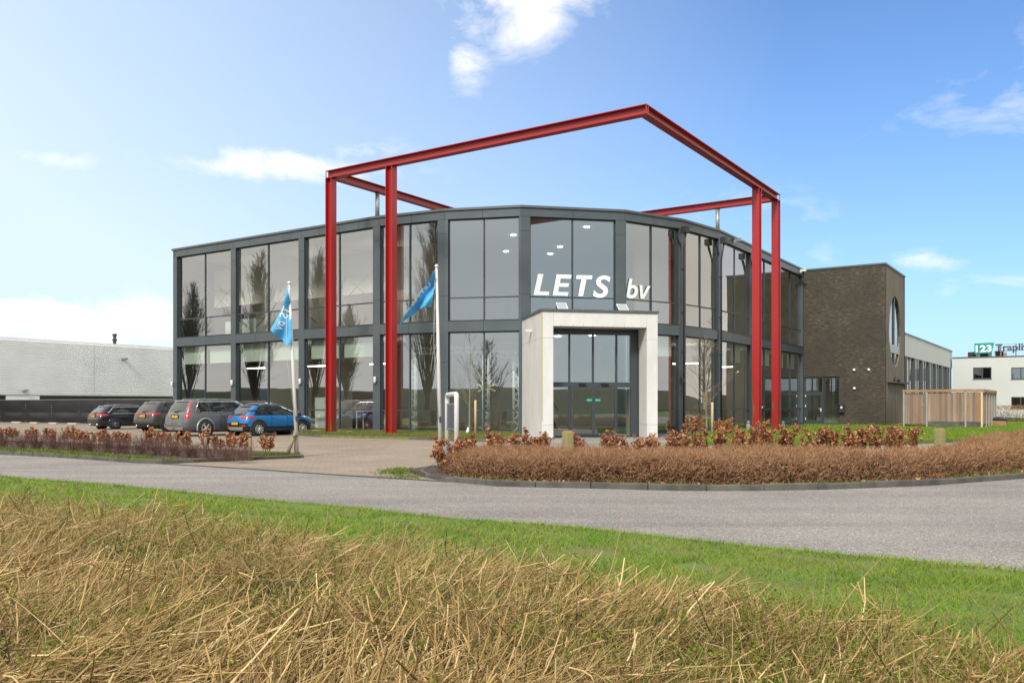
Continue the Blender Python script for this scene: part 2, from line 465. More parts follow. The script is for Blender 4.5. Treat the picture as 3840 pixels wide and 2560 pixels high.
# clay-brick drive and parking yard behind the road
sheet('paving', [(-75, 78), (-60, 55.9)] + road_far[1:8] + [P(1866, 1818), P(2160, 1824), P(2835, 1834), (9.5, 17.2), (14.2, 21.2), (25, 36), (33, 52), (20, 60), (-10, 60), (-24, 68), (-40, 80)], -0.004, M_PAVE)

# beds with their kerbs
def offset(poly, d):
    out = []
    for i, p in enumerate(poly):
        a = poly[max(i-1, 0)]; b = poly[min(i+1, len(poly)-1)]
        dx, dy = b[0]-a[0], b[1]-a[1]; l = math.hypot(dx, dy)
        out.append((p[0]-dy/l*d, p[1]+dx/l*d))
    return out
kl = road_far[0:5]                          # kerb line of the left bed
bedl_end = P(1139, 1716)
left_back = [(-6.9, 26.3), (-12.0, 29.6), (-17, 32.9), (-60, 59.5)]
left_bed = tag(MB().prism(offset(kl, 0.12) + [bedl_end] + left_back, -0.1, 0.07).build('planting_bed', M_SOIL), kind='structure')
kr = road_far[7:]
kr_in = offset(kr, 0.12)
right_back = [(60, 92), (30, 50), (20, 33.5), (14, 27.0), (9, 24.4), (4, 22.4), (0, 21.4), (-1.9, 20.6), (-2.3, 19.4)]
right_bed = tag(MB().prism([(-1.9, 18.2)] + kr_in + [(52, 78)] + right_back, -0.1, 0.07).build('planting_bed', M_SOIL), kind='structure')

def dist2_(a, b): return math.hypot(b[0]-a[0], b[1]-a[1])
def resample(poly, seg):
    pts = [Vector((p[0], p[1], 0)) for p in poly]; out = []; carry = 0.0
    cum = [0]
    for a, b in zip(pts, pts[1:]): cum.append(cum[-1]+(b-a).length)
    n = max(1, int(cum[-1]/seg)); res = []
    for k in range(n+1):
        t = cum[-1]*k/n; i = 0
        while i < len(cum)-2 and cum[i+1] < t: i += 1
        f = (t-cum[i])/max(1e-6, cum[i+1]-cum[i]); q = pts[i].lerp(pts[i+1], f); res.append((q.x, q.y))
    return res
def kerb_row(parent, line, seg=1.0, h=0.11, t=0.13):
    pts = resample(line, seg)
    for a, b in zip(pts, pts[1:]):
        dx, dy = b[0]-a[0], b[1]-a[1]; l = math.hypot(dx, dy); ux, uy = dx/l, dy/l
        j = random.uniform(-0.008, 0.008); g = 0.006
        a2 = (a[0]+ux*g-uy*j, a[1]+uy*g+ux*j); b2 = (b[0]-ux*g-uy*j, b[1]-uy*g+ux*j)
        mb = MB().wall(a2, b2, -0.08, h+random.uniform(-0.008, 0.008), t)
        mb.build('kerb_stone', M_KERB, parent, bevel=0.018)
kerb_row(right_bed, kr[:9] + [(17.5, 24.4)], 1.0)
kerb_row(left_bed, [(-26, 33.1)] + kl[1:], 1.0)
kerb_row(left_bed, [kl[-1], P(906, 1724.5), bedl_end], 1.0, h=0.09, t=0.08)
kerb_row(right_bed, [(-1.95, 20.2), (-2.05, 18.9), (-1.75, 17.8), kr[0]], 0.9, h=0.08, t=0.08)
# concrete strip that edges the drive along the asphalt
mbj = MB(); jl = road_far[4:8]
for a, b in zip(jl, jl[1:]): mbj.wall(a, b, -0.08, 0.012, 0.10)
tag(mbj.build('drive_edge', M_KERB), kind='structure')
# dark joint where the asphalt stops
M_JOINT = mat('tar_joint', (0.03, 0.028, 0.025), 0.9)
mbj = MB()
for a, b in zip(jl, jl[1:]): mbj.wall(a, b, -0.08, 0.007, 0.05, -0.05)
tag(mbj.build('road_joint', M_JOINT), kind='structure')

# raised grass strip along the front, paved fore-court, lawn
strip_edge = [P(1209, 1638.5), P(1540, 1647), P(1892, 1658)]
M_STRIP = mat('strip_turf', (0.105, 0.125, 0.03), 0.95, col2=(0.19, 0.175, 0.07), vscale=5, bump=0.7, bscale=60)
strip = tag(MB().prism([(WL[0]-3, WL[1]+1.8), (WL[0]-0.4, WL[1]-0.9), (W0[0]-6.4, W0[1]+2.6), strip_edge[0], strip_edge[1], strip_edge[2], (0.45, 40.4), (W2[0], W2[1]+0.2), (W1[0], W1[1]+0.2), (W0[0], W0[1]+0.2), (WL[0], WL[1]+0.3)], -0.1, 0.10).build('grass_strip', M_STRIP), kind='structure')
kerb_row(strip, [(W0[0]-6.4, W0[1]+2.5), strip_edge[0]] + strip_edge[1:], 1.0, h=0.11, t=0.06)
sheet('forecourt', [(-0.3, 36.2), (2.0, 32.6), (7.4, 33.4), (8.4, 37.6), (W4[0], W4[1]+0.4), (W3[0], W3[1]+0.4), (W2[0], W2[1]+0.4), (0.5, 40.2)], 0.045, M_SLAB, thick=0.2)
lawn = tag(MB().prism([(7.9, 37.8), (6.8, 33.2), (8.4, 30.2), (13, 31.5), (20, 36), (34, 51), (60, 88), (70, 110), (40, 110), (WR[0]+9, WR[1]+8), (WR[0], WR[1]+0.4), (W5[0], W5[1]+0.3), (W4[0]+0.05, W4[1]+0.1)], -0.1, 0.13).build('lawn', M_TURF), kind='structure')
# grass verge on the camera's side of the road
M_VERGE = mat('verge_turf', (0.10, 0.18, 0.020), 0.95, col2=(0.14, 0.125, 0.045), vscale=1.3, bump=0.7, bscale=60, detail=7)
verge = tag(MB().prism(offset(road_near, -0.02) + [(20, -30), (-70, -30), (-70, 40)], -0.1, 0.03).build('verge', M_VERGE), kind='structure')
M_SAND = mat('road_edge_sand', (0.34, 0.29, 0.21), 0.95, col2=(0.20, 0.17, 0.13), vscale=3, bump=0.4, bscale=50)
re_ = resample(road_near[1:11], 0.3); ro_, ri_ = [], []
for k, p in enumerate(re_):
    a = re_[max(0, k-1)]; b = re_[min(len(re_)-1, k+1)]; l = dist2_(a, b); nx, ny = -(b[1]-a[1])/l, (b[0]-a[0])/l; w = random.uniform(0.05, 0.16)
    ro_.append((p[0]+nx*w, p[1]+ny*w)); ri_.append((p[0]-nx*0.01, p[1]-ny*0.01))
sheet('road_edge', ro_ + ri_[::-1], 0.004, M_SAND)

PATCH = [(2560, 2085, 0.28, 0.10), (3010, 2102, 0.35, 0.10), (3230, 2122, 0.16, 0.06), (3700, 2162, 0.34, 0.10), (3790, 2250, 0.28, 0.08), (3360, 2185, 0.15, 0.05), (2330, 2015, 0.22, 0.05), (1990, 1990, 0.18, 0.05)]
# sea dike behind the camera: the windows mirror it
M_DIKE = mat('dike_grass', (0.014, 0.027, 0.009), 0.95, col2=(0.026, 0.040, 0.013), vscale=0.15)
dk = [(-170, 170), (-150, 60), (-105, -20), (-50, -62), (20, -75), (95, -60), (160, 0), (200, 90)]
dk = resample(dk, 12)
prof = [(-14, -0.06), (-6, 3.6), (-3, 4.3), (3, 4.3), (8, 3.0), (18, -0.06)]
vs, fs = [], []
for i, p in enumerate(dk):
    a = dk[max(0, i-1)]; b = dk[min(len(dk)-1, i+1)]; l = math.hypot(b[0]-a[0], b[1]-a[1]); nx, ny = (b[1]-a[1])/l, -(b[0]-a[0])/l
    for (o_, h) in prof: vs.append((p[0]+nx*o_, p[1]+ny*o_, h))
for i in range(len(dk)-1):
    for k in range(len(prof)-1):
        fs.append((i*6+k, i*6+k+1, (i+1)*6+k+1, (i+1)*6+k))
tag(MB().add(vs, fs, True).build('dike', M_DIKE), kind='structure')

# ------------------------------------------------------------------ showroom building
M_CLAD = mat('anthracite_panel', (0.070, 0.085, 0.092), 0.36, var=0.12, vscale=0.7, spec=0.7, metal=0.15)
M_TRIM = mat('parapet_trim', (0.105, 0.115, 0.112), 0.4, metal=0.3)
M_ALU = mat('window_profile', (0.042, 0.050, 0.055), 0.4)
M_BACK = mat('cavity', (0.008, 0.008, 0.009), 0.9)
M_PLAST = mat('interior_plaster', (0.68, 0.60, 0.52), 0.85, var=0.05, vscale=0.5)
M_CEIL = mat('ceiling', (0.66, 0.64, 0.60), 0.9)
M_CARPET = mat('carpet', (0.10, 0.09, 0.08), 0.95)
M_BLIND = mat('roller_blind', (0.60, 0.66, 0.58), 0.8)
M_LAMP = mat('lamp_glow', (1, 1, 1), 0.5, emit=(1.0, 0.95, 0.86), estr=5.0)
M_LAMPB = mat('lamp_housing', (0.75, 0.75, 0.73), 0.4)
M_ROOF = mat('roof_felt', (0.08, 0.08, 0.08), 0.95)
M_GLASS = glass_mat('coated_glass', 0.33, (0.95, 0.95, 0.94), (0.86, 0.91, 0.86))
M_GLASSR = glass_mat('clear_glass', 0.31, (0.88, 0.94, 0.96), (0.88, 0.94, 0.91))
ZG, ZS0, ZS1, ZT, ZF, ZC = 0.10, 5.01, 5.53, 6.66, 10.45, 10.86

bld = thing('showroom_building', 'large two-storey dark grey showroom with faceted glass front and white company lettering', 'building', (W2[0], W2[1], 0))
ring = [WL, W0, W1, W2, W3, W4, W5, WR]
def lerp2(a, b, t): return (a[0]+(b[0]-a[0])*t, a[1]+(b[1]-a[1])*t)
def along(a, b, s):
    l = math.hypot(b[0]-a[0], b[1]-a[1]); return lerp2(a, b, s/l)
def dist2(a, b): return math.hypot(b[0]-a[0], b[1]-a[1])
facets = list(zip(ring, ring[1:]))
def wing_bays(a, b, n, first, last):
    L = dist2(a, b); w = L/n; hp = 0.21; res = []
    for i in range(n):
        res.append((i*w + (first if i == 0 else hp), (i+1)*w - (last if i == n-1 else hp)))
    return res
bays = []
Lw, Lr = dist2(WL, W0), dist2(W5, WR)
bays.append(wing_bays(WL, W0, 3, 0.36, 0.42))
bays.append([(0.05, F4-0.40)])
bays.append([(0.16, F4-0.08)])
L3 = dist2(W3, W2)
bays.append([(0.46, L3-0.46)])
bays.append([(0.08, F4-0.16)])
bays.append([(0.40, F4-0.05)])
bays.append(wing_bays(W5, WR, 3, 0.42, 0.12))
THK = 0.26
def panel_run(a, b, s0, s1, z0, z1, n, name, proud=0.0, gap=0.007):
    w = (s1-s0)/n
    for i in range(n):
        MB().wall(along(a, b, s0+i*w+gap), along(a, b, s0+(i+1)*w-gap), z0+gap, z1-gap, 0.05, -proud).build(name, M_CLAD, bld)
win_list = []
for fi, ((a, b), bl) in enumerate(zip(facets, bays)):
    L = dist2(a, b)
    # carcass behind the panels
    mb = MB()
    mb.wall(a, b, ZF+0.004, ZC-0.004, THK-0.05, 0.05)
    if fi != 3: mb.wall(a, b, ZS0+0.004, ZS1-0.004, THK-0.05, 0.05); mb.wall(a, b, 0.0, ZG+0.10, THK-0.02, 0.03)
    else: mb.wall(a, b, ZS0+0.004, ZS1-0.004, THK-0.05, 0.05)
    edges = [0.0] + [e for w in bl for e in w] + [L]
    for k in range(0, len(edges), 2):
        s0, s1 = edges[k], edges[k+1]
        if s1-s0 > 0.02:
            mb.wall(along(a, b, s0), along(a, b, s1), 0.0, ZF, THK-0.05, 0.05)
    mb.build('carcass', M_ALU, bld)
    # piers in three cladding lengths
    for k in range(0, len(edges), 2):
        s0, s1 = edges[k], edges[k+1]
        if s1-s0 > 0.02:
            for z0, z1 in ((0.02, 3.55), (3.55, 6.75), (6.75, 9.75), (9.75, ZF)):
                MB().wall(along(a, b, s0), along(a, b, s1), z0+0.006, z1-0.006, 0.05, -0.004).build('pier_panel', M_CLAD, bld)
    # fascia and spandrel panels, parapet trim
    nb = len(bl)
    for i in range(nb):
        s0, s1 = (i*L/nb, (i+1)*L/nb)
        n = 4 if nb == 3 else 2
        panel_run(a, b, s0, s1, ZF, ZC, n, 'fascia_panel', 0.0)
        panel_run(a, b, bl[i][0], bl[i][1], ZS0, ZS1, n-1 if nb == 3 else 2, 'spandrel_panel', 0.0)
    for i, (s0, s1) in enumerate(bl):
        for lvl in (0, 1):
            if fi == 3 and lvl == 0: continue
            z0, z1 = ((ZG+0.10, ZS0), (ZS1, ZF))[lvl]
            zt = (1.22, ZT)[lvl]
            win_list.append((fi, i, lvl, a, b, s0, s1, z0, z1, zt))
# parapet trim along the whole roof edge
def mitre(poly, d):
    out = []
    for i, p in enumerate(poly):
        def n_(q, r): l = dist2(q, r); return (-(r[1]-q[1])/l, (r[0]-q[0])/l)
        if i == 0: n = n_(poly[0], poly[1]); out.append((p[0]+n[0]*d, p[1]+n[1]*d)); continue
        if i == len(poly)-1: n = n_(poly[-2], poly[-1]); out.append((p[0]+n[0]*d, p[1]+n[1]*d)); continue
        n1, n2 = n_(poly[i-1], p), n_(p, poly[i+1]); bx, by = n1[0]+n2[0], n1[1]+n2[1]; bl_ = math.hypot(bx, by); bx, by = bx/bl_, by/bl_
        c = bx*n1[0]+by*n1[1]; out.append((p[0]+bx*d/c, p[1]+by*d/c))
    return out
ring_ext = [along(W0, WL, Lw+0.08)] + ring[1:-1] + [WR]
po, pi_ = mitre(ring_ext, -0.07), mitre(ring_ext, 0.30)
mb = MB()
for i in range(len(po)-1):
    mb.prism([po[i], po[i+1], pi_[i+1], pi_[i]], ZC, ZR)
mb.build('parapet_trim', M_TRIM, bld)
inr = mitre(ring, 0.27)
BK = (WL[0] + V[0]*(to_uv(WR)[1]-to_uv(WL)[1]), WL[1] + V[1]*(to_uv(WR)[1]-to_uv(WL)[1]))
# roof, floors, ceilings
foot = inr + [(WR[0]-U[0]*0.3, WR[1]-U[1]*0.3), BK]
MB().prism(foot, ZF+0.06, ZC-0.02).build('roof', M_ROOF, bld)
MB().prism(foot, ZF+0.01, ZF+0.05).build('ceiling', M_CEIL, bld)
MB().prism(foot, ZS0+0.02, ZS0+0.06).build('ceiling', M_CEIL, bld)
MB().prism(foot, ZS0+0.07, ZS0+0.30).build('floor_slab', M_CARPET, bld)
MB().prism(foot, 0.0, 0.11).build('floor_slab', M_CARPET, bld)
# end walls and the closed rear
mb = MB()
mb.wall(BK, WL, 0, ZC, THK); mb.build('end_wall', M_CLAD, bld)
MB().wall(BK, (WR[0], WR[1]), 0, ZC, -0.2).build('rear_wall', M_CLAD, bld)
# interior walls: parallel with the two wings, a few metres in
uL, vL = to_uv(WL); u0, v0 = to_uv(W0); u5, v5 = to_uv(W5); uR, vR = to_uv(WR)
for z0, z1 in ((0.12, ZS0), (ZS0+0.31, ZF)):
    mb = MB()
    dep = 5.2 if z0 > 1 else 7.0
    mb.wall(uv(uL+0.4, v0+dep), uv((u0-0.5) if z0 > 1 else (u5-dep-2.0), v0+dep), z0, z1, 0.12)
    mb.wall(uv(u5-dep, (v5+0.5) if z0 > 1 else (v0+dep+2.0)), uv(u5-dep, vR-0.3), z0, z1, 0.12)
    if z0 < 1: mb.wall(uv(u5-dep-2.0, v0+dep), uv(u5-dep, v0+dep+2.0), z0, z1, 0.12)
    else: mb.wall(uv(u0-6, v0+16), uv(u5-16, v0+16), z0, z1, 0.12); mb.wall(uv(u5-16, v0+16), uv(u5-16, v5+8), z0, z1, 0.12)
    for f in (1/3, 2/3):
        uu = uL + (u0-uL)*f
        mb.wall(uv(uu, v0+2.4), uv(uu, v0+dep), z0, z1, 0.1)
        vv = v5 + (vR-v5)*f
        mb.wall(uv(u5-dep, vv), uv(u5-2.0, vv), z0, z1, 0.1)
    mb.build('interior_wall', M_PLAST, bld)
# upper storey: pale suspended soffit edge close behind the glass of the left wing
for i in range(3):
    w = Lw/3
    p0, p1 = along(WL, W0, i*w+0.5), along(WL, W0, (i+1)*w-0.3)
    MB().wall(p0, p1, 7.6, 9.9, 0.08, 2.6).build('ceiling_baffle', M_PLAST, bld)

# slim tie rods cross the upper rooms of the left wing
M_ROD = mat('tie_rod_steel', (0.20, 0.19, 0.17), 0.5)
for i in range(3):
    w = Lw/3; q0, q1 = along(WL, W0, i*w+0.4), along(WL, W0, (i+1)*w-0.2); o2 = (V[0]*1.3, V[1]*1.3)
    for za, zb in ((9.4, 6.0), (6.0, 9.6)):
        MB().tube([(q0[0]+o2[0], q0[1]+o2[1], za), (q1[0]+o2[0], q1[1]+o2[1], zb)], 0.022, 5).build('tie_rod', M_ROD, bld)

# windows: frame > panes; recessed in the opening
REC = 0.15
for fi, i, lvl, a, b, s0, s1, z0, z1, zt in win_list:
    A, B = along(a, b, s0), along(a, b, s1); W = s1-s0
    fr = MB(); fw, fd = 0.055, 0.07
    fr.wall(A, along(a, b, s0+fw), z0, z1, fd, REC); fr.wall(along(a, b, s1-fw), B, z0, z1, fd, REC)
    fr.wall(along(a, b, s0+fw), along(a, b, s1-fw), z1-fw, z1, fd, REC)
    fr.wall(along(a, b, s0+fw), along(a, b, s1-fw), z0, z0+fw, fd, REC)
    # outer sill sheet
    fr.wall(A, B, z0-0.0, z0+0.022, REC+0.02, -0.02)
    mid = (s0+s1)/2
    fr.wall(along(a, b, mid-0.035), along(a, b, mid+0.035), z0+fw, z1-fw, fd+0.03, REC-0.015)
    fr.wall(along(a, b, s0+fw), along(a, b, mid-0.035), zt-0.03, zt+0.03, fd, REC-0.004)
    fr.wall(along(a, b, mid+0.035), along(a, b, s1-fw), zt-0.03, zt+0.03, fd, REC-0.004)
    win = fr.build('window', M_ALU, bld)
    for (p, q) in ((s0+fw, mid-0.035), (mid+0.035, s1-fw)):
        for (za, zb) in ((z0+fw, zt-0.03), (zt+0.03, z1-fw)):
            pa, pb = along(a, b, p), along(a, b, q)
            dx, dy = b[0]-a[0], b[1]-a[1]; l = math.hypot(dx, dy); nx, ny = -dy/l, dx/l
            r = REC+0.035
            tw = random.uniform(-0.009, 0.009); tz = random.uniform(-0.009, 0.009)
            MB().quad((pa[0]+nx*(r+tw), pa[1]+ny*(r+tw), za), (pb[0]+nx*(r-tw), pb[1]+ny*(r-tw), za), (pb[0]+nx*(r-tw+tz), pb[1]+ny*(r-tw+tz), zb), (pa[0]+nx*(r+tw+tz), pa[1]+ny*(r+tw+tz), zb)).build('pane', M_GLASSR if fi in (3,) else M_GLASS, win)
    # roller blinds behind the lower panes
    if lvl == 0 and fi in (0, 4, 6):
        for (p, q) in ((s0+fw, mid-0.035), (mid+0.035, s1-fw)):
            qq = p + (q-p)*(0.94 if fi != 6 else 0.72)
            MB().wall(along(a, b, p+0.06), along(a, b, qq), 3.95, z1-0.02, 0.01, 0.42).build('roller_blind', M_BLIND, bld)
# lamps in the ceilings seen through the panes
def disc(p, z, r=0.17):
    MB().lathe([(r, z), (r, z-0.03)], (p[0], p[1], 0), 14, smooth=False).build('ceiling_lamp', M_LAMP, bld)
for x_, y_ in ((1925, 881), (1897, 942), (1910, 1060), (2200, 851), (2100, 925), (2064, 951)):
    D_ = (ZF-EYE)*FPX/(HY-y_); disc(AT(x_, D_), ZF, 0.14)
for i, (s, d) in enumerate([(0.15, 2.2), (0.5, 3.0), (0.8, 2.0), (0.4, 5.0)]):
    q = lerp2(W2, W3, s); disc((q[0]-0.2*d, q[1]+0.98*d), ZS0)
def strip_lamp(u, v, z, l=1.3):
    p = uv(u, v); MB().box((p[0], p[1], z), (l, 0.24, 0.05), rz=ANG).build('pendant_lamp', M_LAMP, bld)
for f in (0.12, 0.42, 0.75): strip_lamp(uL+(u0-uL)*f+1.2, v0+4.2, 8.3)
for f in (0.2, 0.5, 0.8): strip_lamp(uL+(u0-uL)*f+1.2, v0+2.6, 3.7, 1.6)
for f in (0.1, 0.45, 0.75): strip_lamp(u5-3.0, v5+(vR-v5)*f+1, 3.9, 1.6)

# white letters on the glass
M_LET = mat('white_vinyl', (0.86, 0.86, 0.85), 0.5)
def wall_text(s, a, b, s0, width, z0, height, shear, bold, parent, m_, off=REC-0.012, name='lettering', letters=True, mirror=False):
    """letters standing on the facade line a-b, from s0, scaled to width x cap height"""
    vs, fs = text_verts(s, 1.0, shear, bold)
    xs = [v[0] for v in vs]; ys = [v[1] for v in vs]; x0, x1, y0, y1 = min(xs), max(xs), 0.0, max(ys)
    dx, dy = b[0]-a[0], b[1]-a[1]; l = math.hypot(dx, dy); ux, uy = dx/l, dy/l; nx, ny = -uy, ux
    out = []
    for v in vs:
        t = s0 + (v[0]-x0)/(x1-x0)*width; z = z0 + (v[1]-y0)/(y1-y0)*height
        out.append((a[0]+ux*t+nx*off, a[1]+uy*t+ny*off, z))
    return MB().add(out, fs).build(name, m_, parent)
pxm = L3/ (2343-1953)
GLYPH = {'L': [[(0, 0), (0.74, 0), (0.74, 0.185), (0.27, 0.185), (0.27, 1), (0, 1)]],
         'E': [[(0, 0), (0.27, 0), (0.27, 1), (0, 1)], [(0.27, 0), (0.84, 0), (0.84, 0.185), (0.27, 0.185)], [(0.27, 0.42), (0.78, 0.42), (0.78, 0.60), (0.27, 0.60)], [(0.27, 0.815), (0.83, 0.815), (0.83, 1), (0.27, 1)]],
         'T': [[(0.29, 0), (0.56, 0), (0.56, 0.815), (0.29, 0.815)], [(0, 0.815), (0.85, 0.815), (0.85, 1), (0, 1)]],
         'v': [[(0.30, 0), (0.56, 0), (0.86, 1), (0.63, 1), (0.43, 0.29), (0.23, 1), (0, 1)]]}
def wall_glyph(ch, a, b, s0, width, z0, height, shear, parent, m_, off=REC-0.012):
    polys = GLYPH[ch]; allp = [(x+y*shear, y) for p in polys for x, y in p]; x0, x1 = min(p[0] for p in allp), max(p[0] for p in allp)
    dx, dy = b[0]-a[0], b[1]-a[1]; l = math.hypot(dx, dy); ux, uy = dx/l, dy/l; nx, ny = -uy, ux; mb = MB()
    for p in polys:
        mb.add([(a[0]+ux*(s0+(x+y*shear-x0)/(x1-x0)*width)+nx*off, a[1]+uy*(s0+(x+y*shear-x0)/(x1-x0)*width)+ny*off, z0+y*height) for x, y in p], [tuple(range(len(p)))])
    return mb.build('lettering', m_, parent)
for ch, x0, x1 in (('L', 1999, 2059), ('E', 2070, 2142), ('T', 2158, 2221), ('S', 2222, 2289)):
    if ch in GLYPH: wall_glyph(ch, W2, W3, (x0-1953)*pxm+0.03, (x1-x0)*pxm, 6.73, 1.02, 0.22, bld, M_LET)
    else: wall_text(ch, W2, W3, (x0-1953)*pxm+0.03, (x1-x0)*pxm, 6.72, 1.05, 0.20, 0.022, bld, M_LET)
for ch, x0, x1, h in (('b', 2351, 2394, 0.93), ('v', 2401, 2442, 0.66)):
    if ch in GLYPH: wall_glyph(ch, W3, W4, (x0-2343)*F4/213*0.98+0.06, (x1-x0)*F4/213, 6.75, h, 0.22, bld, M_LET)
    else: wall_text(ch, W3, W4, (x0-2343)*F4/213*0.98+0.06, (x1-x0)*F4/213, 6.75, h, 0.20, 0.022, bld, M_LET)

# downpipes with hoppers
M_PIPE = mat('downpipe', (0.025, 0.027, 0.03), 0.5)
for Vx, n in ((W4, 38), (W5, 52), (along(W5, WR, Lr/3), 56)):
    ox, oy = math.sin(math.radians(n)), -math.cos(math.radians(n))
    tx, ty = math.cos(math.radians(n)), math.sin(math.radians(n))
    q = lambda s, d, z: (Vx[0]+tx*s+ox*d, Vx[1]+ty*s+oy*d, z)
    pipe = MB().tube([q(-0.02, 0.28, 10.15), q(0.04, 0.12, 9.45), q(0.05, 0.10, 9.2), q(0.05, 0.10, 0.12)], 0.05, 8).build('downpipe', M_PIPE, bld)
    MB().box(q(-0.05, 0.28, 10.35), (0.30, 0.30, 0.34), rz=math.radians(n)).build('hopper', M_PIPE, pipe)
    MB().bar(q(-0.42, 0.05, 10.05), q(-0.12, 0.05, 9.55), 0.06).build('brace', M_PIPE, pipe)
    for z in (8.4, 6.2, 4.2, 2.2): MB().box(q(0.05, 0.08, z), (0.15, 0.14, 0.05), rz=math.radians(n)).build('bracket', M_PIPE, pipe)
# small wall lamps on the piers, cameras on the fascia
M_CAMW = mat('camera_housing', (0.62, 0.60, 0.56), 0.4)
for s in (0.02, Lw/3, 2*Lw/3, Lw-0.2):
    p = along(WL, W0, s)
    MB().lathe([(0.05, 2.58), (0.075, 2.62), (0.075, 2.86), (0.05, 2.90)], (p[0]-V[0]*0.10, p[1]-V[1]*0.10, 0), 12).box((p[0]-V[0]*0.03, p[1]-V[1]*0.03, 2.74), (0.10, 0.07, 0.10), rz=ANG).build('wall_lamp', M_CAMW, bld)
for a, b, s in ((W5, WR, 2.3), (W5, WR, Lr-1.0)):
    p = along(a, b, s)
    MB().box((p[0]+U[0]*0.22, p[1]+U[1]*0.22, ZF+0.30), (0.18, 0.42, 0.16), rz=math.radians(56)).box((p[0]+U[0]*0.08, p[1]+U[1]*0.08, ZF+0.2), (0.18, 0.10, 0.12), rz=math.radians(56)).build('security_camera', M_CAMW, bld)
p = along(W3, W4, F4-0.12)
MB().box((p[0]+0.08, p[1]-0.12, 2.75), (0.12, 0.14, 0.26), rz=math.radians(32)).build('door_camera', M_PIPE, bld)

# ------------------------------------------------------------------ entrance portal
M_CONC = mat('portal_concrete', (0.60, 0.585, 0.555), 0.8, var=0.075, vscale=1.1, bump=0.15, bscale=25, stretch=(1.5, 1.5, 0.7), detail=8)
M_MOSS = mat('portal_stain', (0.40, 0.39, 0.23), 0.9, var=0.1, vscale=4)
fd_ = rot2(11.3); nd_ = (-fd_[1], fd_[0])       # along the front, inwards
pf = (1.28, 37.07)
def pp(s, d): return (pf[0]+fd_[0]*s+nd_[0]*d, pf[1]+fd_[1]*s+nd_[1]*d)
portal = thing('entrance_portal', 'pale concrete entrance portal projecting before the showroom with glazed sliding doors', 'entrance', (pf[0], pf[1], 0))
WP = 5.23; ZP = 5.51; JW = 0.50; ZL = 5.0; ZLS = 4.62; DEP = 4.1
g = 0.008
for s0, s1 in ((0, JW), (WP-JW, WP)):
    for z0, z1 in ((0.05, 0.62), (0.62, 4.36), (4.36, ZP)):
        # front cheeks
        if s0 == 0: poly = [pp(s0, 0), pp(s1, 0), pp(s1, 1.0), pp(s0+0.14, 1.0), pp(s0+0.14, 0.14)]
        else: poly = [pp(s0, 0), pp(s1, 0), pp(s1-0.0, 0.14), pp(s1-0.0, 1.0), pp(s0, 1.0)]
        MB().prism(poly, z0+g*0.5, z1-g*0.5).build('portal_panel', M_CONC, portal)
# left flank in two tall leaves
for d0, d1 in ((0.006, 2.0), (2.0, DEP)):
    for z0, z1 in ((0.05, 4.36), (4.36, ZP)):
        if d0 < 0.1:
            MB().prism([pp(0, d0), pp(0.138, 0.144), pp(0.138, d1-g), pp(0, d1-g)], z0+g*0.5, z1-g*0.5).build('portal_panel', M_CONC, portal)
        else: MB().prism([pp(0, d0), pp(0.138, d0), pp(0.138, d1), pp(0, d1)], z0+g*0.5, z1-g*0.5).build('portal_panel', M_CONC, portal)
for z0, z1 in ((0.05, 4.36), (4.36, ZP)):
    MB().prism([pp(WP-0.14, 1.0+g), pp(WP, 1.0+g), pp(WP, DEP-0.3), pp(WP-0.14, DEP-0.3)], z0, z1-g).build('portal_panel', M_CONC, portal)
# lintel
MB().prism([pp(JW+g, 0), pp(WP-JW-g, 0), pp(WP-JW-g, 1.0), pp(JW+g, 1.0)], 4.88, ZP-0.004).build('portal_lintel', M_CONC, portal)
MB().prism([pp(-0.05, -0.06), pp(WP+0.05, -0.06), pp(WP+0.05, DEP-0.12), pp(-0.05, DEP-0.12)], ZP+0.002, ZP+0.10).build('coping', M_TRIM, portal)
MB().prism([pp(0.14, 0.2), pp(WP-0.14, 0.2), pp(WP-0.14, DEP-0.3), pp(0.14, DEP-0.3)], ZP-0.2, ZP-0.002).build('portal_roof', M_ROOF, portal)
MB().prism([pp(JW+0.02, 1.3), pp(WP-JW-0.02, 1.3), pp(WP-JW-0.02, DEP), pp(JW+0.02, DEP)], 4.96, 5.0).build('portal_ceiling', M_CEIL, portal)
# moss runs down the joints of the front corner
MB().prism([pp(-0.006, -0.006), pp(0.035, -0.006), pp(0.035, 0.02), pp(-0.006, 0.02)], 0.8, ZP-0.01).build('stain', M_MOSS, portal)
for s in (0.35, 0.9, 1.35, 1.8, 2.2, 2.7, 3.2, 3.6, 4.0):
    MB().prism([pp(JW+s-0.01, -0.004), pp(JW+s+0.012, -0.004), pp(JW+s+0.012, 0.01), pp(JW+s-0.01, 0.01)], 4.885, 4.885+random.uniform(0.04, 0.12)).build('stain', M_MOSS, portal)
# glazed screen with sliding doors
gd = 1.12
S0, S1 = JW+0.0, WP-JW
xs = [0.87, 1.528, 2.62, 3.711, 4.366]   # mullion lines along the front
scr = MB()
T = 0.10
scr.wall(pp(S0-0.1, 0), pp(S1, 0), 4.62, 4.88, T, gd)
scr.wall(pp(S0-0.1, 0), pp(S1, 0), 2.28, 2.50, T+0.02, gd-0.02)
scr.wall(pp(S0-0.1, 0), pp(S1, 0), 0.05, 0.13, T, gd)
scr.wall(pp(xs[4], 0), pp(S1, 0), 0.13, 4.62, T+0.03, gd-0.03)
for i in (1, 2, 3):
    scr.wall(pp(xs[i]-0.04, 0), pp(xs[i]+0.04, 0), 2.50, 4.62, T, gd)
for i in (1, 3):
    scr.wall(pp(xs[i]-0.045, 0), pp(xs[i]+0.045, 0), 0.13, 2.28, T, gd)
scr.wall(pp(S0-0.1, 0), pp(S0-0.02, 0), 0.13, 4.62, T, gd)
screen = scr.build('door_screen', M_ALU, portal)
xe = xs[4]
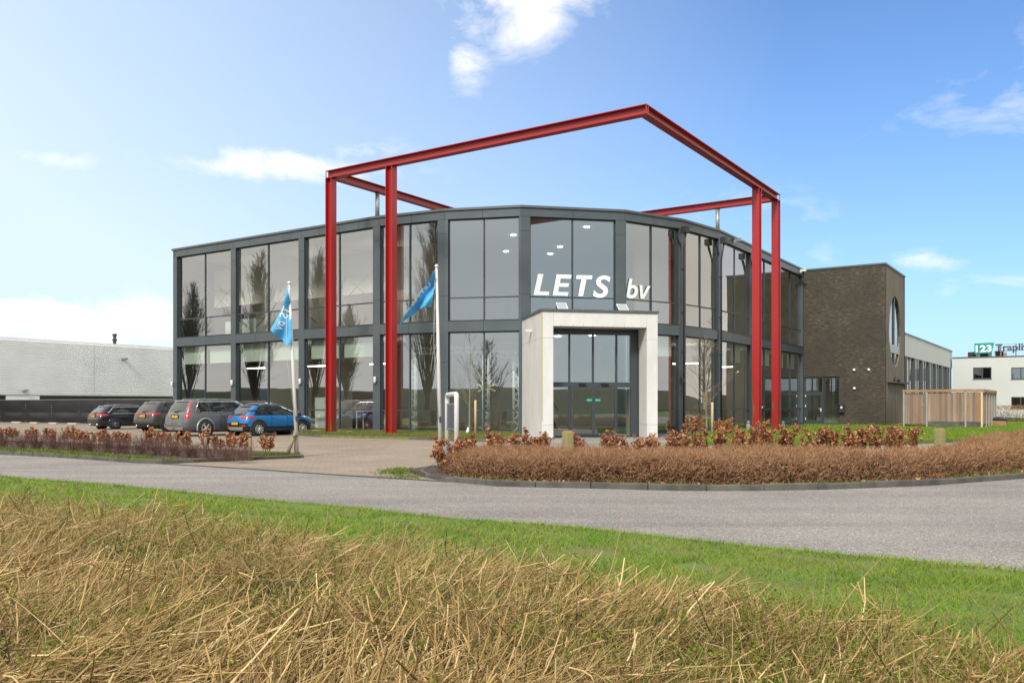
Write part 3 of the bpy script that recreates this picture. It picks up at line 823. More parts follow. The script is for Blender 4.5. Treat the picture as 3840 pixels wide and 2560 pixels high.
def pane_q(s0, s1, z0, z1, parent, d=gd+0.05, m_=None):
    a, b = pp(s0, d), pp(s1, d)
    MB().quad((a[0], a[1], z0), (b[0], b[1], z0), (b[0], b[1], z1), (a[0], a[1], z1)).build('pane', m_ or M_GLASSR, parent)
for s0, s1 in ((S0-0.02, xs[1]-0.04), (xs[1]+0.04, xs[2]-0.04), (xs[2]+0.04, xs[3]-0.04), (xs[3]+0.04, xe)):
    pane_q(s0, s1, 2.50, 4.62, screen)
pane_q(S0-0.02, xs[1]-0.045, 0.13, 2.28, screen); pane_q(xs[3]+0.045, xe, 0.13, 2.28, screen)
M_STK = mat('green_sticker', (0.03, 0.42, 0.22), 0.5)
for s0, s1 in ((xs[1]+0.05, xs[2]-0.003), (xs[2]+0.003, xs[3]-0.05)):
    dm = MB(); w = 0.065
    dm.wall(pp(s0, 0), pp(s0+w, 0), 0.135, 2.27, 0.05, gd-0.06); dm.wall(pp(s1-w, 0), pp(s1, 0), 0.135, 2.27, 0.05, gd-0.06)
    dm.wall(pp(s0+w, 0), pp(s1-w, 0), 0.135, 0.24, 0.05, gd-0.06); dm.wall(pp(s0+w, 0), pp(s1-w, 0), 2.21, 2.27, 0.05, gd-0.06)
    door = dm.build('sliding_door', M_ALU, portal)
    pane_q(s0+w, s1-w, 0.24, 2.21, door, gd-0.035)
    mid = s1-w-0.13 if s0 < xs[2]-0.5 else s0+w+0.13
    MB().wall(pp(mid-0.12, 0), pp(mid+0.12, 0), 1.66, 1.75, 0.006, gd-0.05).build('exit_sticker', M_STK, door)
    c = pp((s0+s1)/2, gd-0.07)
    MB().box((c[0], c[1], 2.40), (0.32, 0.09, 0.07), rz=math.radians(11.3)).build('door_sensor', M_BACK, portal)
for s in (0.9, 1.9, 3.4):
    c = pp(JW+s, 2.2)
    MB().lathe([(0.15, 4.955), (0.15, 4.93)], (c[0], c[1], 0), 14, smooth=False).build('ceiling_lamp', M_LAMP, portal)
c = pp(-0.12, 2.05)
MB().box((c[0], c[1], 4.83), (0.34, 0.12, 0.12), rz=math.radians(11.3)).box((c[0]+0.17, c[1]+0.03, 4.72), (0.05, 0.05, 0.22), rz=math.radians(11.3)).build('flank_camera', M_CAMW, portal)

# tilted solar lamps on the coping
M_SOL = mat('solar_cell', (0.30, 0.33, 0.35), 0.25, spec=0.8)
for s, lab in ((0.93, 'left of the two tilted white-framed solar lamps on the portal roof'), (3.70, 'right of the two tilted white-framed solar lamps on the portal roof')):
    c = pp(s, 0.55)
    t = thing('solar_lamp', lab, 'solar lamp', (c[0], c[1], ZP+0.10), math.radians(11.3), 'solar lamps on the entrance portal')
    R = Matrix.Rotation(math.radians(38), 3, 'X')
    MB().box((0.10, 0, 0.20), (0.46, 0.50, 0.03), rot=R).build('panel', M_LAMPB, t, world=False)
    MB().box((0.10, -0.012, 0.217), (0.40, 0.44, 0.008), rot=R).build('solar_cells', M_SOL, t, world=False)
    mbk = MB()
    for sx in (-0.08, 0.28): mbk.bar((sx, 0.16, 0.0), (sx, 0.16, 0.31), 0.03).bar((sx, -0.18, 0.01), (sx, 0.17, 0.02), 0.03)
    mbk.box((-0.10, 0.08, 0.14), (0.03, 0.22, 0.20))
    mbk.build('stand', M_PIPE, t, world=False)

# ------------------------------------------------------------------ things behind the glass
M_TRUSS = mat('truss_aluminium', (0.86, 0.88, 0.85), 0.5)
tr = thing('truss_frame', 'white lattice truss frame standing indoors behind the lower front windows', 'truss', (W1[0]+0.3, W1[1]+1.6, 0.12))
def truss_bar(a, b, w=0.28):
    a, b = Vector(a), Vector(b); d = (b-a).normalized(); L = (b-a).length
    s = d.cross(Vector((0.25, 0.97, 0))).normalized() if abs(d.z) < 0.5 else Vector((0.97, -0.25, 0))
    t_ = d.cross(s).normalized(); mb = MB(); cs = [s*w/2+t_*w/2, s*w/2-t_*w/2, -s*w/2+t_*w/2, -s*w/2-t_*w/2]
    for c in cs: mb.tube([a+c, b+c], 0.034, 5)
    n = int(L/w)
    for k in range(n):
        p, q = a+d*(L*k/n), a+d*(L*(k+1)/n)
        for c, e in ((cs[0], cs[2]), (cs[1], cs[3])):
            mb.tube([p+(c if k % 2 else e), q+(e if k % 2 else c)], 0.020, 4, caps=False)
    return mb
ta, tb, tcx = (-5.03, 44.2), (-1.29, 43.1), (0.08, 42.2)
truss_bar((ta[0], ta[1], 0.15), (ta[0], ta[1], 3.9)).build('truss_leg', M_TRUSS, tr)
truss_bar((tb[0], tb[1], 0.15), (tb[0], tb[1], 4.1)).build('truss_leg', M_TRUSS, tr)
truss_bar((tcx[0]+0.15, tcx[1]+0.9, 0.15), (tcx[0]+0.15, tcx[1]+0.9, 3.9)).build('truss_leg', M_TRUSS, tr)
truss_bar((ta[0], ta[1], 4.22), (tb[0], tb[1], 4.22)).build('truss_beam', M_TRUSS, tr)
truss_bar((tb[0], tb[1], 4.05), (tcx[0]+0.15, tcx[1]+0.9, 3.95)).build('truss_beam', M_TRUSS, tr)
# star-shaped wooden ornament
M_PINE = mat('pale_timber', (0.62, 0.46, 0.28), 0.7)
M_STARW = mat('star_timber', (0.80, 0.66, 0.52), 0.6)
st = thing('wooden_star', 'star of pale wooden sticks hanging indoors behind a lower window', 'ornament', (-1.25, 42.0, 2.35))
for k, a_ in enumerate((20, 62, 118, 160, 212, 330)):
    MB().bar((-1.23, 41.95, 2.35), (-1.23+0.50*math.cos(math.radians(a_)), 41.95+0.1*(k % 2), 2.35+0.40*math.sin(math.radians(a_))), 0.06).build('stick', M_STARW, st)
# stair with orange treads behind the door screen
M_TREAD = mat('stair_tread', (0.42, 0.22, 0.05), 0.5)
stair = thing('staircase', 'open staircase with orange wooden treads just inside the entrance', 'staircase', (pp(0.9, 4.6)[0], pp(0.9, 4.6)[1], 0.12))
for k in range(13):
    c = pp(1.25-k*0.045, 4.4+k*0.25)
    MB().box((c[0], c[1], 0.3+k*0.2), (1.0, 0.27, 0.045), rz=math.radians(11.3)).build('tread', M_TREAD, stair)
a_, b_ = pp(0.72, 4.3), pp(0.18, 7.6)
MB().bar((a_[0], a_[1], 0.2), (b_[0], b_[1], 2.8), 0.05, 0.22).build('stringer', M_PIPE, stair)
a_, b_ = pp(1.8, 4.3), pp(1.25, 7.6)
MB().bar((a_[0], a_[1], 0.2), (b_[0], b_[1], 2.8), 0.05, 0.22).bar((a_[0], a_[1], 1.2), (b_[0], b_[1], 3.8), 0.04).build('stringer', M_PIPE, stair)
# a pair of desks and cupboards on the left ground floor, cupboards upstairs
M_WHITEF = mat('white_furniture', (0.66, 0.70, 0.64), 0.5)
M_RED = mat('red_cabinet', (0.06, 0.008, 0.008), 0.5)
M_NAVY = mat('navy_banner', (0.015, 0.03, 0.09), 0.6)
def cabinet(u, v, z, w, d, h, m_, label, cat='cupboard', grp=None):
    p = uv(u, v); t = thing(cat.replace(' ', '_'), label, cat, (p[0], p[1], z), ANG, grp)
    MB().box((0, 0, h/2), (w, d, h)).build('carcass', m_, t, world=False)
    for k in range(2): MB().box(((k-0.5)*w/2, -d/2-0.008, h/2), (w/2-0.02, 0.016, h-0.06)).build('door_leaf', m_, t, world=False)
    MB().box((0, 0, h+0.011), (w+0.03, d+0.03, 0.02)).build('top', M_WHITEF, t, world=False)
cabinet(u0-4.6, v0+1.0, 0.12, 1.5, 0.5, 1.75, M_WHITEF, 'white cupboard behind the lower window left of the left red column')
cabinet(u0-3.4, v0+3.0, 0.12, 2.2, 0.5, 2.2, M_RED, 'dark red cabinet inside the lower window behind the left red column')
cabinet(uL+3.9, v0+1.4, ZS0+0.31, 0.9, 0.5, 1.1, M_WHITEF, 'low white cupboard behind the far left upper window')
cabinet(uL+5.1, v0+1.8, ZS0+0.31, 1.2, 0.5, 1.25, M_WHITEF, 'wide white cupboard behind the far left upper window')
bn = thing('banner', 'narrow dark navy banner standing inside the second lower window', 'banner', (*uv(uL+6.4, v0+1.6), 0.12), ANG)
MB().box((0, 0, 1.35), (0.75, 0.02, 2.6)).build('cloth', M_NAVY, bn, world=False)
MB().box((0, 0, 0.03), (0.9, 0.3, 0.06)).build('base', M_PIPE, bn, world=False)
tb_ = thing('table', 'white table with small boxes inside the lower window right of the left red column', 'table', (*uv(u0-1.6, v0+1.1), 0.12), ANG)
MB().box((0, 0, 1.05), (1.6, 0.6, 0.04)).build('table_top', M_WHITEF, tb_, world=False)
for sx in (-0.75, 0.75):
    for sy in (-0.25, 0.25): MB().box((sx, sy, 0.515), (0.05, 0.05, 1.03)).build('leg', M_WHITEF, tb_, world=False)
# ------------------------------------------------------------------ red steel frame
def red_mat():
    m_ = mat('red_steel', (0.36, 0.012, 0.016), 0.35, spec=0.6)
    nt = m_.node_tree; N, L = nt.nodes, nt.links; b = N['Principled BSDF']
    tc = N.new('ShaderNodeTexCoord'); sp = N.new('ShaderNodeSeparateXYZ'); L.new(tc.outputs['Object'], sp.inputs[0])
    mp = N.new('ShaderNodeMapping'); mp.inputs['Scale'].default_value = (3.0, 3.0, 0.7); L.new(tc.outputs['Object'], mp.inputs[0])
    nz = N.new('ShaderNodeTexNoise'); nz.inputs['Scale'].default_value = 1.5; nz.inputs['Detail'].default_value = 8; nz.inputs['Roughness'].default_value = 0.7
    L.new(mp.outputs[0], nz.inputs['Vector'])
    # algae and rust climb from the foot
    h = N.new('ShaderNodeMapRange'); L.new(sp.outputs[2], h.inputs[0]); h.inputs[1].default_value = 0.0; h.inputs[2].default_value = 5.5
    h.inputs[3].default_value = 0.20; h.inputs[4].default_value = -0.12
    ad = N.new('ShaderNodeMath'); ad.operation = 'ADD'; L.new(nz.outputs['Fac'], ad.inputs[0]); L.new(h.outputs[0], ad.inputs[1])
    cr = N.new('ShaderNodeValToRGB'); e = cr.color_ramp.elements
    e[0].position = 0.0; e[0].color = (0.35, 0.013, 0.014, 1)
    e[1].position = 0.84; e[1].color = (0.17, 0.13, 0.03, 1)
    e.new(0.5).color = (0.325, 0.011, 0.012, 1); e.new(0.66).color = (0.26, 0.014, 0.011, 1); e.new(0.75).color = (0.18, 0.05, 0.018, 1)
    L.new(ad.outputs[0], cr.inputs[0]); L.new(cr.outputs[0], b.inputs['Base Color'])
    return m_
M_REDS = red_mat()
M_GALV = mat('galvanised_steel', (0.30, 0.32, 0.31), 0.45, metal=0.5, var=0.15, vscale=5)
frame = thing('red_steel_frame', 'tall red steel portal frame of beams and columns standing around the showroom corner', 'steel frame', (-8.87, 41.14, 0))
HB = 11.08 + EYE                         # top of the beams
fL = (-8.867, 41.14); uLf, vLf = to_uv(fL)
S = 16.62
fA = uv(uLf+S, vLf); fR = uv(uLf+S, vLf+S); fB = uv(uLf, vLf+S)
def hsection(a, b, w, h, tf, tw, updir, parent, name, m_):
    """H profile from a to b; updir = direction of the web height"""
    a, b = Vector(a), Vector(b); d = (b-a).normalized(); up = Vector(updir); up = (up - d*up.dot(d)).normalized(); s = d.cross(up)
    prof = [(-w/2, -h/2), (w/2, -h/2), (w/2, -h/2+tf), (tw/2, -h/2+tf), (tw/2, h/2-tf), (w/2, h/2-tf), (w/2, h/2), (-w/2, h/2), (-w/2, h/2-tf), (-tw/2, h/2-tf), (-tw/2, -h/2+tf), (-w/2, -h/2+tf)]
    n = len(prof)
    vs = [a+s*p[0]+up*p[1] for p in prof] + [b+s*p[0]+up*p[1] for p in prof]
    fs = [(0,1,2,3,10,11), (3,4,9,10), (4,5,6,7,8,9)]
    fs = fs + [tuple(i+n for i in f) for f in fs] + [(i, (i+1)%n, n+(i+1)%n, n+i) for i in range(n)]
    return MB().add(vs, fs).build(name, m_, parent)
BH, BW = 0.36, 0.36
cz = HB-BH/2
def p3(p, z): return (p[0], p[1], z)
def sh(p, du, dv): return (p[0]+U[0]*du+V[0]*dv, p[1]+U[1]*du+V[1]*dv)
o_ = BW/2
hsection(p3(sh(fL, -0.0, o_), cz), p3(sh(fA, 0, o_), cz), BW, BH, 0.03, 0.02, (0, 0, 1), frame, 'beam', M_REDS)
hsection(p3(sh(fA, -o_, BW+0.004), cz), p3(sh(fR, -o_, 0), cz), BW, BH, 0.03, 0.02, (0, 0, 1), frame, 'beam', M_REDS)
hsection(p3(sh(fL, o_, BW+0.004), cz-0.0), p3(sh(fB, o_, 0), cz-0.0), BW, BH, 0.03, 0.02, (0, 0, 1), frame, 'beam', M_REDS)
hsection(p3(sh(fR, -BW-0.004, -o_), cz), p3(sh(fB, BW+0.004, -o_), cz), BW, BH, 0.03, 0.02, (0, 0, 1), frame, 'beam', M_REDS)
# stiffener plates in the corner
for p in (sh(fA, -0.02, 0.02), sh(fL, 0.02, 0.02), sh(fR, -0.02, -0.02)):
    MB().box((p[0], p[1], cz), (0.03, 0.03, BH-0.07), rz=ANG).build('stiffener', M_REDS, frame)
def px_on_beam(pa, da, x, off):
    """parameter on the line pa+t*da (shifted) that lines up with survey column x"""
    r = (x-CX)/FPX; return (r*pa[1]-pa[0])/(da[0]-r*da[1])
cols = []
pa = sh(fL, 0, o_)
cols.append((sh(fL, o_, o_), 0.05)); t = px_on_beam(pa, U, 1467, 0); cols.append((sh(fL, t, o_), 0.05))
pa = sh(fA, -o_, 0)
cols.append((sh(fR, -o_, -o_), 0.05)); t = px_on_beam(pa, V, 2838, 0); cols.append((sh(fA, -o_, t), 0.05))
for c, z0 in cols:
    # flanges face along the wing, so the webs show on the front
    hsection(p3(c, z0), p3(c, HB-BH-0.004), BW, BW+0.02, 0.03, 0.02, (U[0], U[1], 0) if c in (cols[0][0], cols[1][0]) else (V[0], V[1], 0), frame, 'column', M_REDS)
    MB().box((c[0], c[1], z0+0.045), (0.5, 0.5, 0.03), rz=ANG).build('base_plate', M_REDS, frame)
# galvanised posts that carry the rear beams off the roof
for x, ln, d in ((1415, sh(fL, o_, 0), V), (2691, sh(fR, 0, -o_), (-U[0], -U[1]))):
    t = px_on_beam(ln, d, x, 0); q = (ln[0]+d[0]*t, ln[1]+d[1]*t)
    MB().lathe([(0.11, ZC-0.02), (0.11, HB-BH-0.004)], (q[0], q[1], 0), 16).build('roof_post', M_GALV, frame)

# ------------------------------------------------------------------ brick block
def brick_mat():
    m_ = mat('dark_brick', (0.06, 0.05, 0.042), 0.85)
    nt = m_.node_tree; N, L = nt.nodes, nt.links; b = N['Principled BSDF']
    tc = N.new('ShaderNodeTexCoord')
    # walls run along two directions: use (along, height)
    mp = N.new('ShaderNodeMapping'); mp.inputs['Rotation'].default_value = (0, 0, -ANG); L.new(tc.outputs['Object'], mp.inputs[0])
    sp = N.new('ShaderNodeSeparateXYZ'); L.new(mp.outputs[0], sp.inputs[0])
    ad = N.new('ShaderNodeMath'); ad.operation = 'ADD'; L.new(sp.outputs[0], ad.inputs[0]); L.new(sp.outputs[1], ad.inputs[1])
    cb = N.new('ShaderNodeCombineXYZ'); L.new(ad.outputs[0], cb.inputs[0]); L.new(sp.outputs[2], cb.inputs[1])
    br = N.new('ShaderNodeTexBrick'); br.inputs['Scale'].default_value = 1; br.inputs['Brick Width'].default_value = 0.225; br.inputs['Row Height'].default_value = 0.065
    br.inputs['Mortar Size'].default_value = 0.008; br.inputs['Bias'].default_value = -0.1
    br.inputs['Color1'].default_value = (0.070, 0.056, 0.038, 1); br.inputs['Color2'].default_value = (0.040, 0.033, 0.024, 1); br.inputs['Mortar'].default_value = (0.028, 0.024, 0.020, 1)
    L.new(cb.outputs[0], br.inputs['Vector'])
    n1 = N.new('ShaderNodeTexNoise'); n1.inputs['Scale'].default_value = 0.22; n1.inputs['Detail'].default_value = 6; n1.inputs['Roughness'].default_value = 0.7; L.new(tc.outputs['Object'], n1.inputs['Vector'])
    mpx = N.new('ShaderNodeMapping'); mpx.inputs['Scale'].default_value = (4.0, 4.0, 14.0); L.new(mp.outputs[0], mpx.inputs[0])
    n2 = N.new('ShaderNodeTexNoise'); n2.inputs['Scale'].default_value = 0.9; n2.inputs['Detail'].default_value = 3; L.new(mpx.outputs[0], n2.inputs['Vector'])
    mu = N.new('ShaderNodeMath'); mu.operation = 'MULTIPLY'; L.new(n1.outputs['Fac'], mu.inputs[0]); L.new(n2.outputs['Fac'], mu.inputs[1])
    cr = N.new('ShaderNodeValToRGB'); cr.color_ramp.elements[0].position = 0.25; cr.color_ramp.elements[1].position = 0.42
    cr.color_ramp.elements[0].color = (0, 0, 0, 1); cr.color_ramp.elements[1].color = (1, 1, 1, 1); L.new(mu.outputs[0], cr.inputs[0])
    mx = N.new('ShaderNodeMix'); mx.data_type = 'RGBA'; L.new(cr.outputs[0], mx.inputs[0]); L.new(br.outputs['Color'], mx.inputs[6]); mx.inputs[7].default_value = (0.155, 0.132, 0.08, 1)
    L.new(mx.outputs[2], b.inputs['Base Color'])
    bp = N.new('ShaderNodeBump'); bp.inputs['Strength'].default_value = 0.6; bp.inputs['Distance'].default_value = 0.012; bp.invert = True
    L.new(br.outputs['Fac'], bp.inputs['Height']); L.new(bp.outputs[0], b.inputs['Normal'])
    return m_
M_BRICK = brick_mat()
M_BRICKW = mat('weathered_render', (0.115, 0.092, 0.066), 0.95, col2=(0.20, 0.17, 0.125), vscale=0.9, stretch=(2.5, 2.5, 0.5), bump=0.4, bscale=30)
bb = (25.11, 58.05)
uB, vB = to_uv(bb); uW, vW = to_uv(WR)
bb = uv(uB, vW); be = uv(uB, vW+7.3)
brick = thing('brick_block', 'dark brown brick stair block with a tall oval window on its right flank', 'building', (bb[0], bb[1], 0))
def wallq(mb, a, b, z0, z1, t=0.3): mb.wall(a, b, z0, z1, t)
doorL, doorR = uW+0.02, uW+2.42+0.02
mbk = MB()
mbk.wall(uv(doorR, vW), bb, 0.0, ZR-0.12, 0.3)
mbk.wall(uv(uW+0.0, vW), uv(doorR, vW), 3.42, ZR-0.12, 0.3)
mbk.build('front_wall', M_BRICK, brick)
# flank with a real pointed-oval opening
flL = 7.3
oc, ow, oz0, oz1, oz = 3.5, 2.2, 4.1, 9.07, 6.4
def oval(n=28, gx=0.0):
    pts = []
    for k in range(n):
        th = 2*math.pi*k/n; sx, sz = math.sin(th), math.cos(th)
        hz = (oz1-oz) if sz > 0 else (oz-oz0)
        x = math.copysign(abs(sx)**1.0, sx)*(ow+gx)*(1-0.12*(sz < 0)*abs(sz)); z = oz + sz*(hz+gx)
        pts.append((oc+x, z))
    return pts
ov = oval()
def fp(s, z, d=0.0):       # point on the flank: s metres back from the corner, d metres in
    return (bb[0]+V[0]*s-U[0]*d, bb[1]+V[1]*s-U[1]*d, z)
bm_v, bm_f = [], []
n = len(ov)
rect = []
for k in range(n):         # matching points on the wall outline
    th = 2*math.pi*k/n; sx, sz = math.sin(th), math.cos(th)
    dx = 1e9 if abs(sx) < 1e-6 else ((flL-oc)/sx if sx > 0 else (0-oc)/sx); dz = 1e9 if abs(sz) < 1e-6 else ((ZR-0.12-oz)/sz if sz > 0 else (0-oz)/sz)
    t = min(dx, dz); rect.append((oc+sx*t, oz+sz*t))
def near(p): return min(range(n), key=lambda k: (rect[k][0]-p[0])**2+(rect[k][1]-p[1])**2)
for cnr in ((0, 0), (flL, 0), (flL, ZR-0.12), (0, ZR-0.12)):
    rect[near(cnr)] = cnr
for k in range(n): bm_v.append(fp(*rect[k]))
for k in range(n): bm_v.append(fp(*ov[k]))
for k in range(n): bm_v.append(fp(ov[k][0], ov[k][1], 0.32))
for k in range(n):
    j = (k+1) % n
    bm_f.append((k, j, n+j, n+k)); bm_f.append((n+k, n+j, 2*n+j, 2*n+k))
MB().add(bm_v, bm_f).build('flank_wall', M_BRICKW, brick)
# window: frame ring, cross, glass
fr = MB()
ovi = oval(gx=-0.07)
vs = [fp(*p, 0.10) for p in ov] + [fp(*p, 0.10) for p in ovi] + [fp(*p, 0.17) for p in ov] + [fp(*p, 0.17) for p in ovi]
fs = []
for k in range(n):
    j = (k+1) % n; fs += [(k, j, n+j, n+k), (n+k, n+j, 3*n+j, 3*n+k), (2*n+k, 2*n+j, 3*n+j, 3*n+k)]
fr.add(vs, fs)
def fbox(s0, s1, z0, z1, d0, d1): fr.prism([fp(s0, 0, d0)[:2], fp(s1, 0, d0)[:2], fp(s1, 0, d1)[:2], fp(s0, 0, d1)[:2]], z0, z1)
fbox(oc-0.12, oc+0.12, oz0+0.05, 5.08, 0.05, 0.18); fbox(oc-0.12, oc+0.12, 5.66, oz1-0.05, 0.05, 0.18)
M_GREYP = mat('grey_cross_panel', (0.30, 0.33, 0.34), 0.4)
owin = fr.build('oval_window', M_ALU, brick)
c0 = MB(); c0.prism([fp(oc-ow*0.80, 0, 0.045)[:2], fp(oc+ow*0.80, 0, 0.045)[:2], fp(oc+ow*0.80, 0, 0.19)[:2], fp(oc-ow*0.80, 0, 0.19)[:2]], 5.083, 5.657)
c0.build('cross_panel', M_GREYP, owin)
for sgn in (-1, 1):
    pts = [p for p in ovi if (p[0]-oc)*sgn >= -1e-6]
    if sgn > 0: pts = sorted(pts, key=lambda p: -p[1])
    else: pts = sorted(pts, key=lambda p: p[1])
    MB().add([fp(p[0], p[1], 0.13) for p in pts], [tuple(range(len(pts)))]).build('pane', M_GLASS, owin)
# remaining shell, coping, ledge
MB().wall(be, uv(uW, vW+7.3), 0, ZR-0.12, 0.3).build('rear_wall', M_BRICK, brick)
MB().prism([uv(uW+0.05, vW+0.32), uv(uB-0.33, vW+0.32), uv(uB-0.33, vW+7.0), uv(uW+0.05, vW+7.0)], ZR-0.5, ZR-0.25).build('roof', M_ROOF, brick)
cp = MB(); cp.prism([uv(uW, vW-0.05), uv(uB+0.05, vW-0.05), uv(uB+0.05, vW+0.3), uv(uW, vW+0.3)], ZR-0.118, ZR-0.0)
cp.prism([uv(uB-0.28, vW+0.302), uv(uB+0.05, vW+0.302), uv(uB+0.05, vW+7.35), uv(uB-0.28, vW+7.35)], ZR-0.118, ZR-0.0)
cp.build('coping', M_TRIM, brick)
MB().prism([fp(0.6, 0, 0.0)[:2], fp(7.35, 0, 0.0)[:2], fp(7.35, 0, -0.32)[:2], fp(0.6, 0, -0.22)[:2]], 2.98, 3.12).build('ledge', M_KERB, brick)
MB().lathe([(0.25, 3.12), (0.32, 3.2), (0.1, 3.42)], fp(3.2, 0, -0.12)[:2]+(0,), 10).build('spout', M_PIPE, brick)
# glazed door in the inner corner
dm = MB(); dA, dB = uv(doorL, vW), uv(doorR, vW); Ld = doorR-doorL
def ds(s): return uv(doorL+s, vW)
for s0, s1 in ((0.0, 0.10), (1.22, 1.32), (Ld-0.10, Ld)): dm.wall(ds(s0), ds(s1), 0.14, 3.41, 0.09, 0.08)
for z0, z1 in ((0.14, 0.24), (2.26, 2.38), (3.31, 3.41)):
    dm.wall(ds(0.10), ds(1.22), z0, z1, 0.09, 0.08); dm.wall(ds(1.32), ds(Ld-0.10), z0, z1, 0.09, 0.08) if z0 != 2.26 else None
side = dm.build('side_entrance', M_ALU, brick)
lf = MB()
for s0, s1, z0, z1 in ((0.11, 0.21, 0.25, 2.25), (1.11, 1.21, 0.25, 2.25), (0.21, 1.11, 0.25, 0.38), (0.21, 1.11, 2.14, 2.25)): lf.wall(ds(s0), ds(s1), z0, z1, 0.06, 0.06)
leaf = lf.build('door', M_ALU, brick)
def pq(s0, s1, z0, z1, par):
    a, b = uv(doorL+s0, vW+0.12), uv(doorL+s1, vW+0.12); MB().quad((*a, z0), (*b, z0), (*b, z1), (*a, z1)).build('pane', M_GLASSR, par)
pq(0.21, 1.11, 0.38, 2.14, leaf); pq(0.10, 1.22, 2.38, 3.31, side); pq(1.32, Ld-0.10, 0.24, 3.31, side)
h = uv(doorL+1.16, vW-0.0); MB().box((h[0], h[1], 1.12), (0.05, 0.09, 0.24), rz=ANG).box((h[0]-0.06, h[1]+0.02, 1.2), (0.16, 0.03, 0.03), rz=ANG).build('handle', M_LAMPB, leaf)
for z in (0.5, 1.4, 2.1):
    h = uv(doorL+0.1, vW+0.03); MB().box((h[0], h[1], z), (0.05, 0.06, 0.14), rz=ANG).build('hinge', M_LAMPB, leaf)
# a stair and plain wall stand inside so the doors look into a room
MB().wall(uv(uW, vW+3.5), uv(uB-0.4, vW+3.5), 0.1, 9, 0.1).build('interior_wall', M_PLAST, brick)
for k in range(12):
    c = uv(doorL+1.5+0.06*k, vW+1.2+0.2*k); MB().box((c[0], c[1], 3.0-k*0.22), (0.7, 0.24, 0.05), rz=ANG).build('stair_tread', M_PIPE, brick)
# wall lamps and letter box
for x, y in ((3202, 1387), (3257, 1386), (3203, 1456)):
    t = ((x-CX)/FPX); # where the line of sight meets the front
    s = (t*WR[1]-WR[0])/(U[0]-t*U[1]); p = (WR[0]+U[0]*s, WR[1]+U[1]*s)
    MB().lathe([(0.02, 0.0), (0.10, -0.03), (0.085, -0.09), (0.02, -0.12)], (p[0]-V[0]*0.02, p[1]-V[1]*0.02, ZAT(y, p[1])), 12, axis='Y').build('wall_lamp', M_LAMPB, brick)
t = (3158-CX)/FPX; s = (t*WR[1]-WR[0])/(U[0]-t*U[1]); p = (WR[0]+U[0]*s, WR[1]+U[1]*s)
lb = thing('letter_box', 'small black letter box on the brick wall beside the side entrance', 'letter box', (p[0]-V[0]*0.11, p[1]-V[1]*0.11, ZAT(1546, p[1])), ANG)
MB().box((0, 0, 0.24), (0.34, 0.2, 0.48)).build('box', M_PIPE, lb, world=False)
MB().box((0, -0.106, 0.36), (0.12, 0.012, 0.16)).build('label', M_LAMPB, lb, world=False)
MB().box((0, -0.03, 0.495), (0.38, 0.28, 0.03)).build('lid', M_PIPE, lb, world=False)

# ------------------------------------------------------------------ corrugated hall far left
M_CORR = mat('corrugated_sheet', (0.88, 0.88, 0.88), 0.4, var=0.05, vscale=0.3)
M_PLINTH = mat('dark_plinth', (0.022, 0.022, 0.025), 0.7)
D0 = 75.0
h0 = AT(-700, 0); hA = ((0-CX)/FPX*D0, D0)
hA = (hA[0]-V[0]*12, hA[1]-V[1]*12); hB = (hA[0]+V[0]*46, hA[1]+V[1]*46)
hall = thing('corrugated_hall', 'long white corrugated metal hall behind the car park on the left', 'building', (hA[0], hA[1], 0))
ztop = ZAT(1262, D0); zbot = ZAT(1481.5, D0)
def hp(s, z, out=0.0): return (hA[0]+V[0]*s+U[0]*out, hA[1]+V[1]*s+U[1]*out, z)
nr = 25; pitch = (ztop-0.25-zbot)/nr
prof = []
for k in range(nr):
    z = zbot+k*pitch
    prof += [(0.0, z), (0.0, z+pitch*0.40), (0.10, z+pitch*0.55), (0.10, z+pitch*0.93)]
prof.append((0.0, ztop-0.25))
for i0, i1 in ((0, 10.5), (10.52, 20.5), (20.52, 31), (31.02, 46)):
    vs, fs = [], []
    for o2, z in prof: vs += [hp(i0, z, o2), hp(i1, z, o2)]
    for k in range(len(prof)-1): fs.append((2*k, 2*k+1, 2*k+3, 2*k+2))
    MB().add(vs, fs).build('cladding_sheet', M_CORR, hall)
MB().prism([hp(0, 0, 0.06)[:2], hp(46, 0, 0.06)[:2], hp(46, 0, -0.3)[:2], hp(0, 0, -0.3)[:2]], ztop-0.25, ztop).build('roof_edge', M_CORR, hall)
MB().prism([hp(0, 0, -0.02)[:2], hp(46, 0, -0.02)[:2], hp(46, 0, -24)[:2], hp(0, 0, -24)[:2]], 0, zbot).build('plinth', M_PLINTH, hall)
MB().prism([hp(0, 0, -0.02)[:2], hp(46, 0, -0.02)[:2], hp(46, 0, -24)[:2], hp(0, 0, -24)[:2]], zbot+0.01, ztop-0.26).build('hall_body', M_CORR, hall)
def hall_s(x): r = (x-CX)/FPX; return (r*hA[1]-hA[0])/(V[0]-r*V[1])
s = hall_s(88); MB().prism([hp(s-1.5, 0, 0.03)[:2], hp(s+1.4, 0, 0.03)[:2], hp(s+1.4, 0, -0.1)[:2], hp(s-1.5, 0, -0.1)[:2]], ZAT(1501, 77), zbot-0.02).build('white_panel', M_CORR, hall)
s = hall_s(452); q = hp(s, 0, -1.0); MB().lathe([(0.16, ztop-0.3), (0.16, ztop+0.35), (0.24, ztop+0.38), (0.24, ztop+0.52), (0.15, ztop+0.55), (0.15, ztop+0.8), (0.22, ztop+0.85), (0.2, ztop+1.05)], (q[0], q[1], 0), 12).build('flue', M_PIPE, hall)
for x, y in ((88, 1463), (460, 1345)):
    s = hall_s(x); q = hp(s, 0, 0.35); z = ZAT(y, q[1])
    MB().box((q[0], q[1], z), (0.5, 0.35, 0.14), rz=ANG).bar((q[0], q[1], z), hp(s, z-0.15, 0.0), 0.07).build('floodlight', M_GALV, hall)

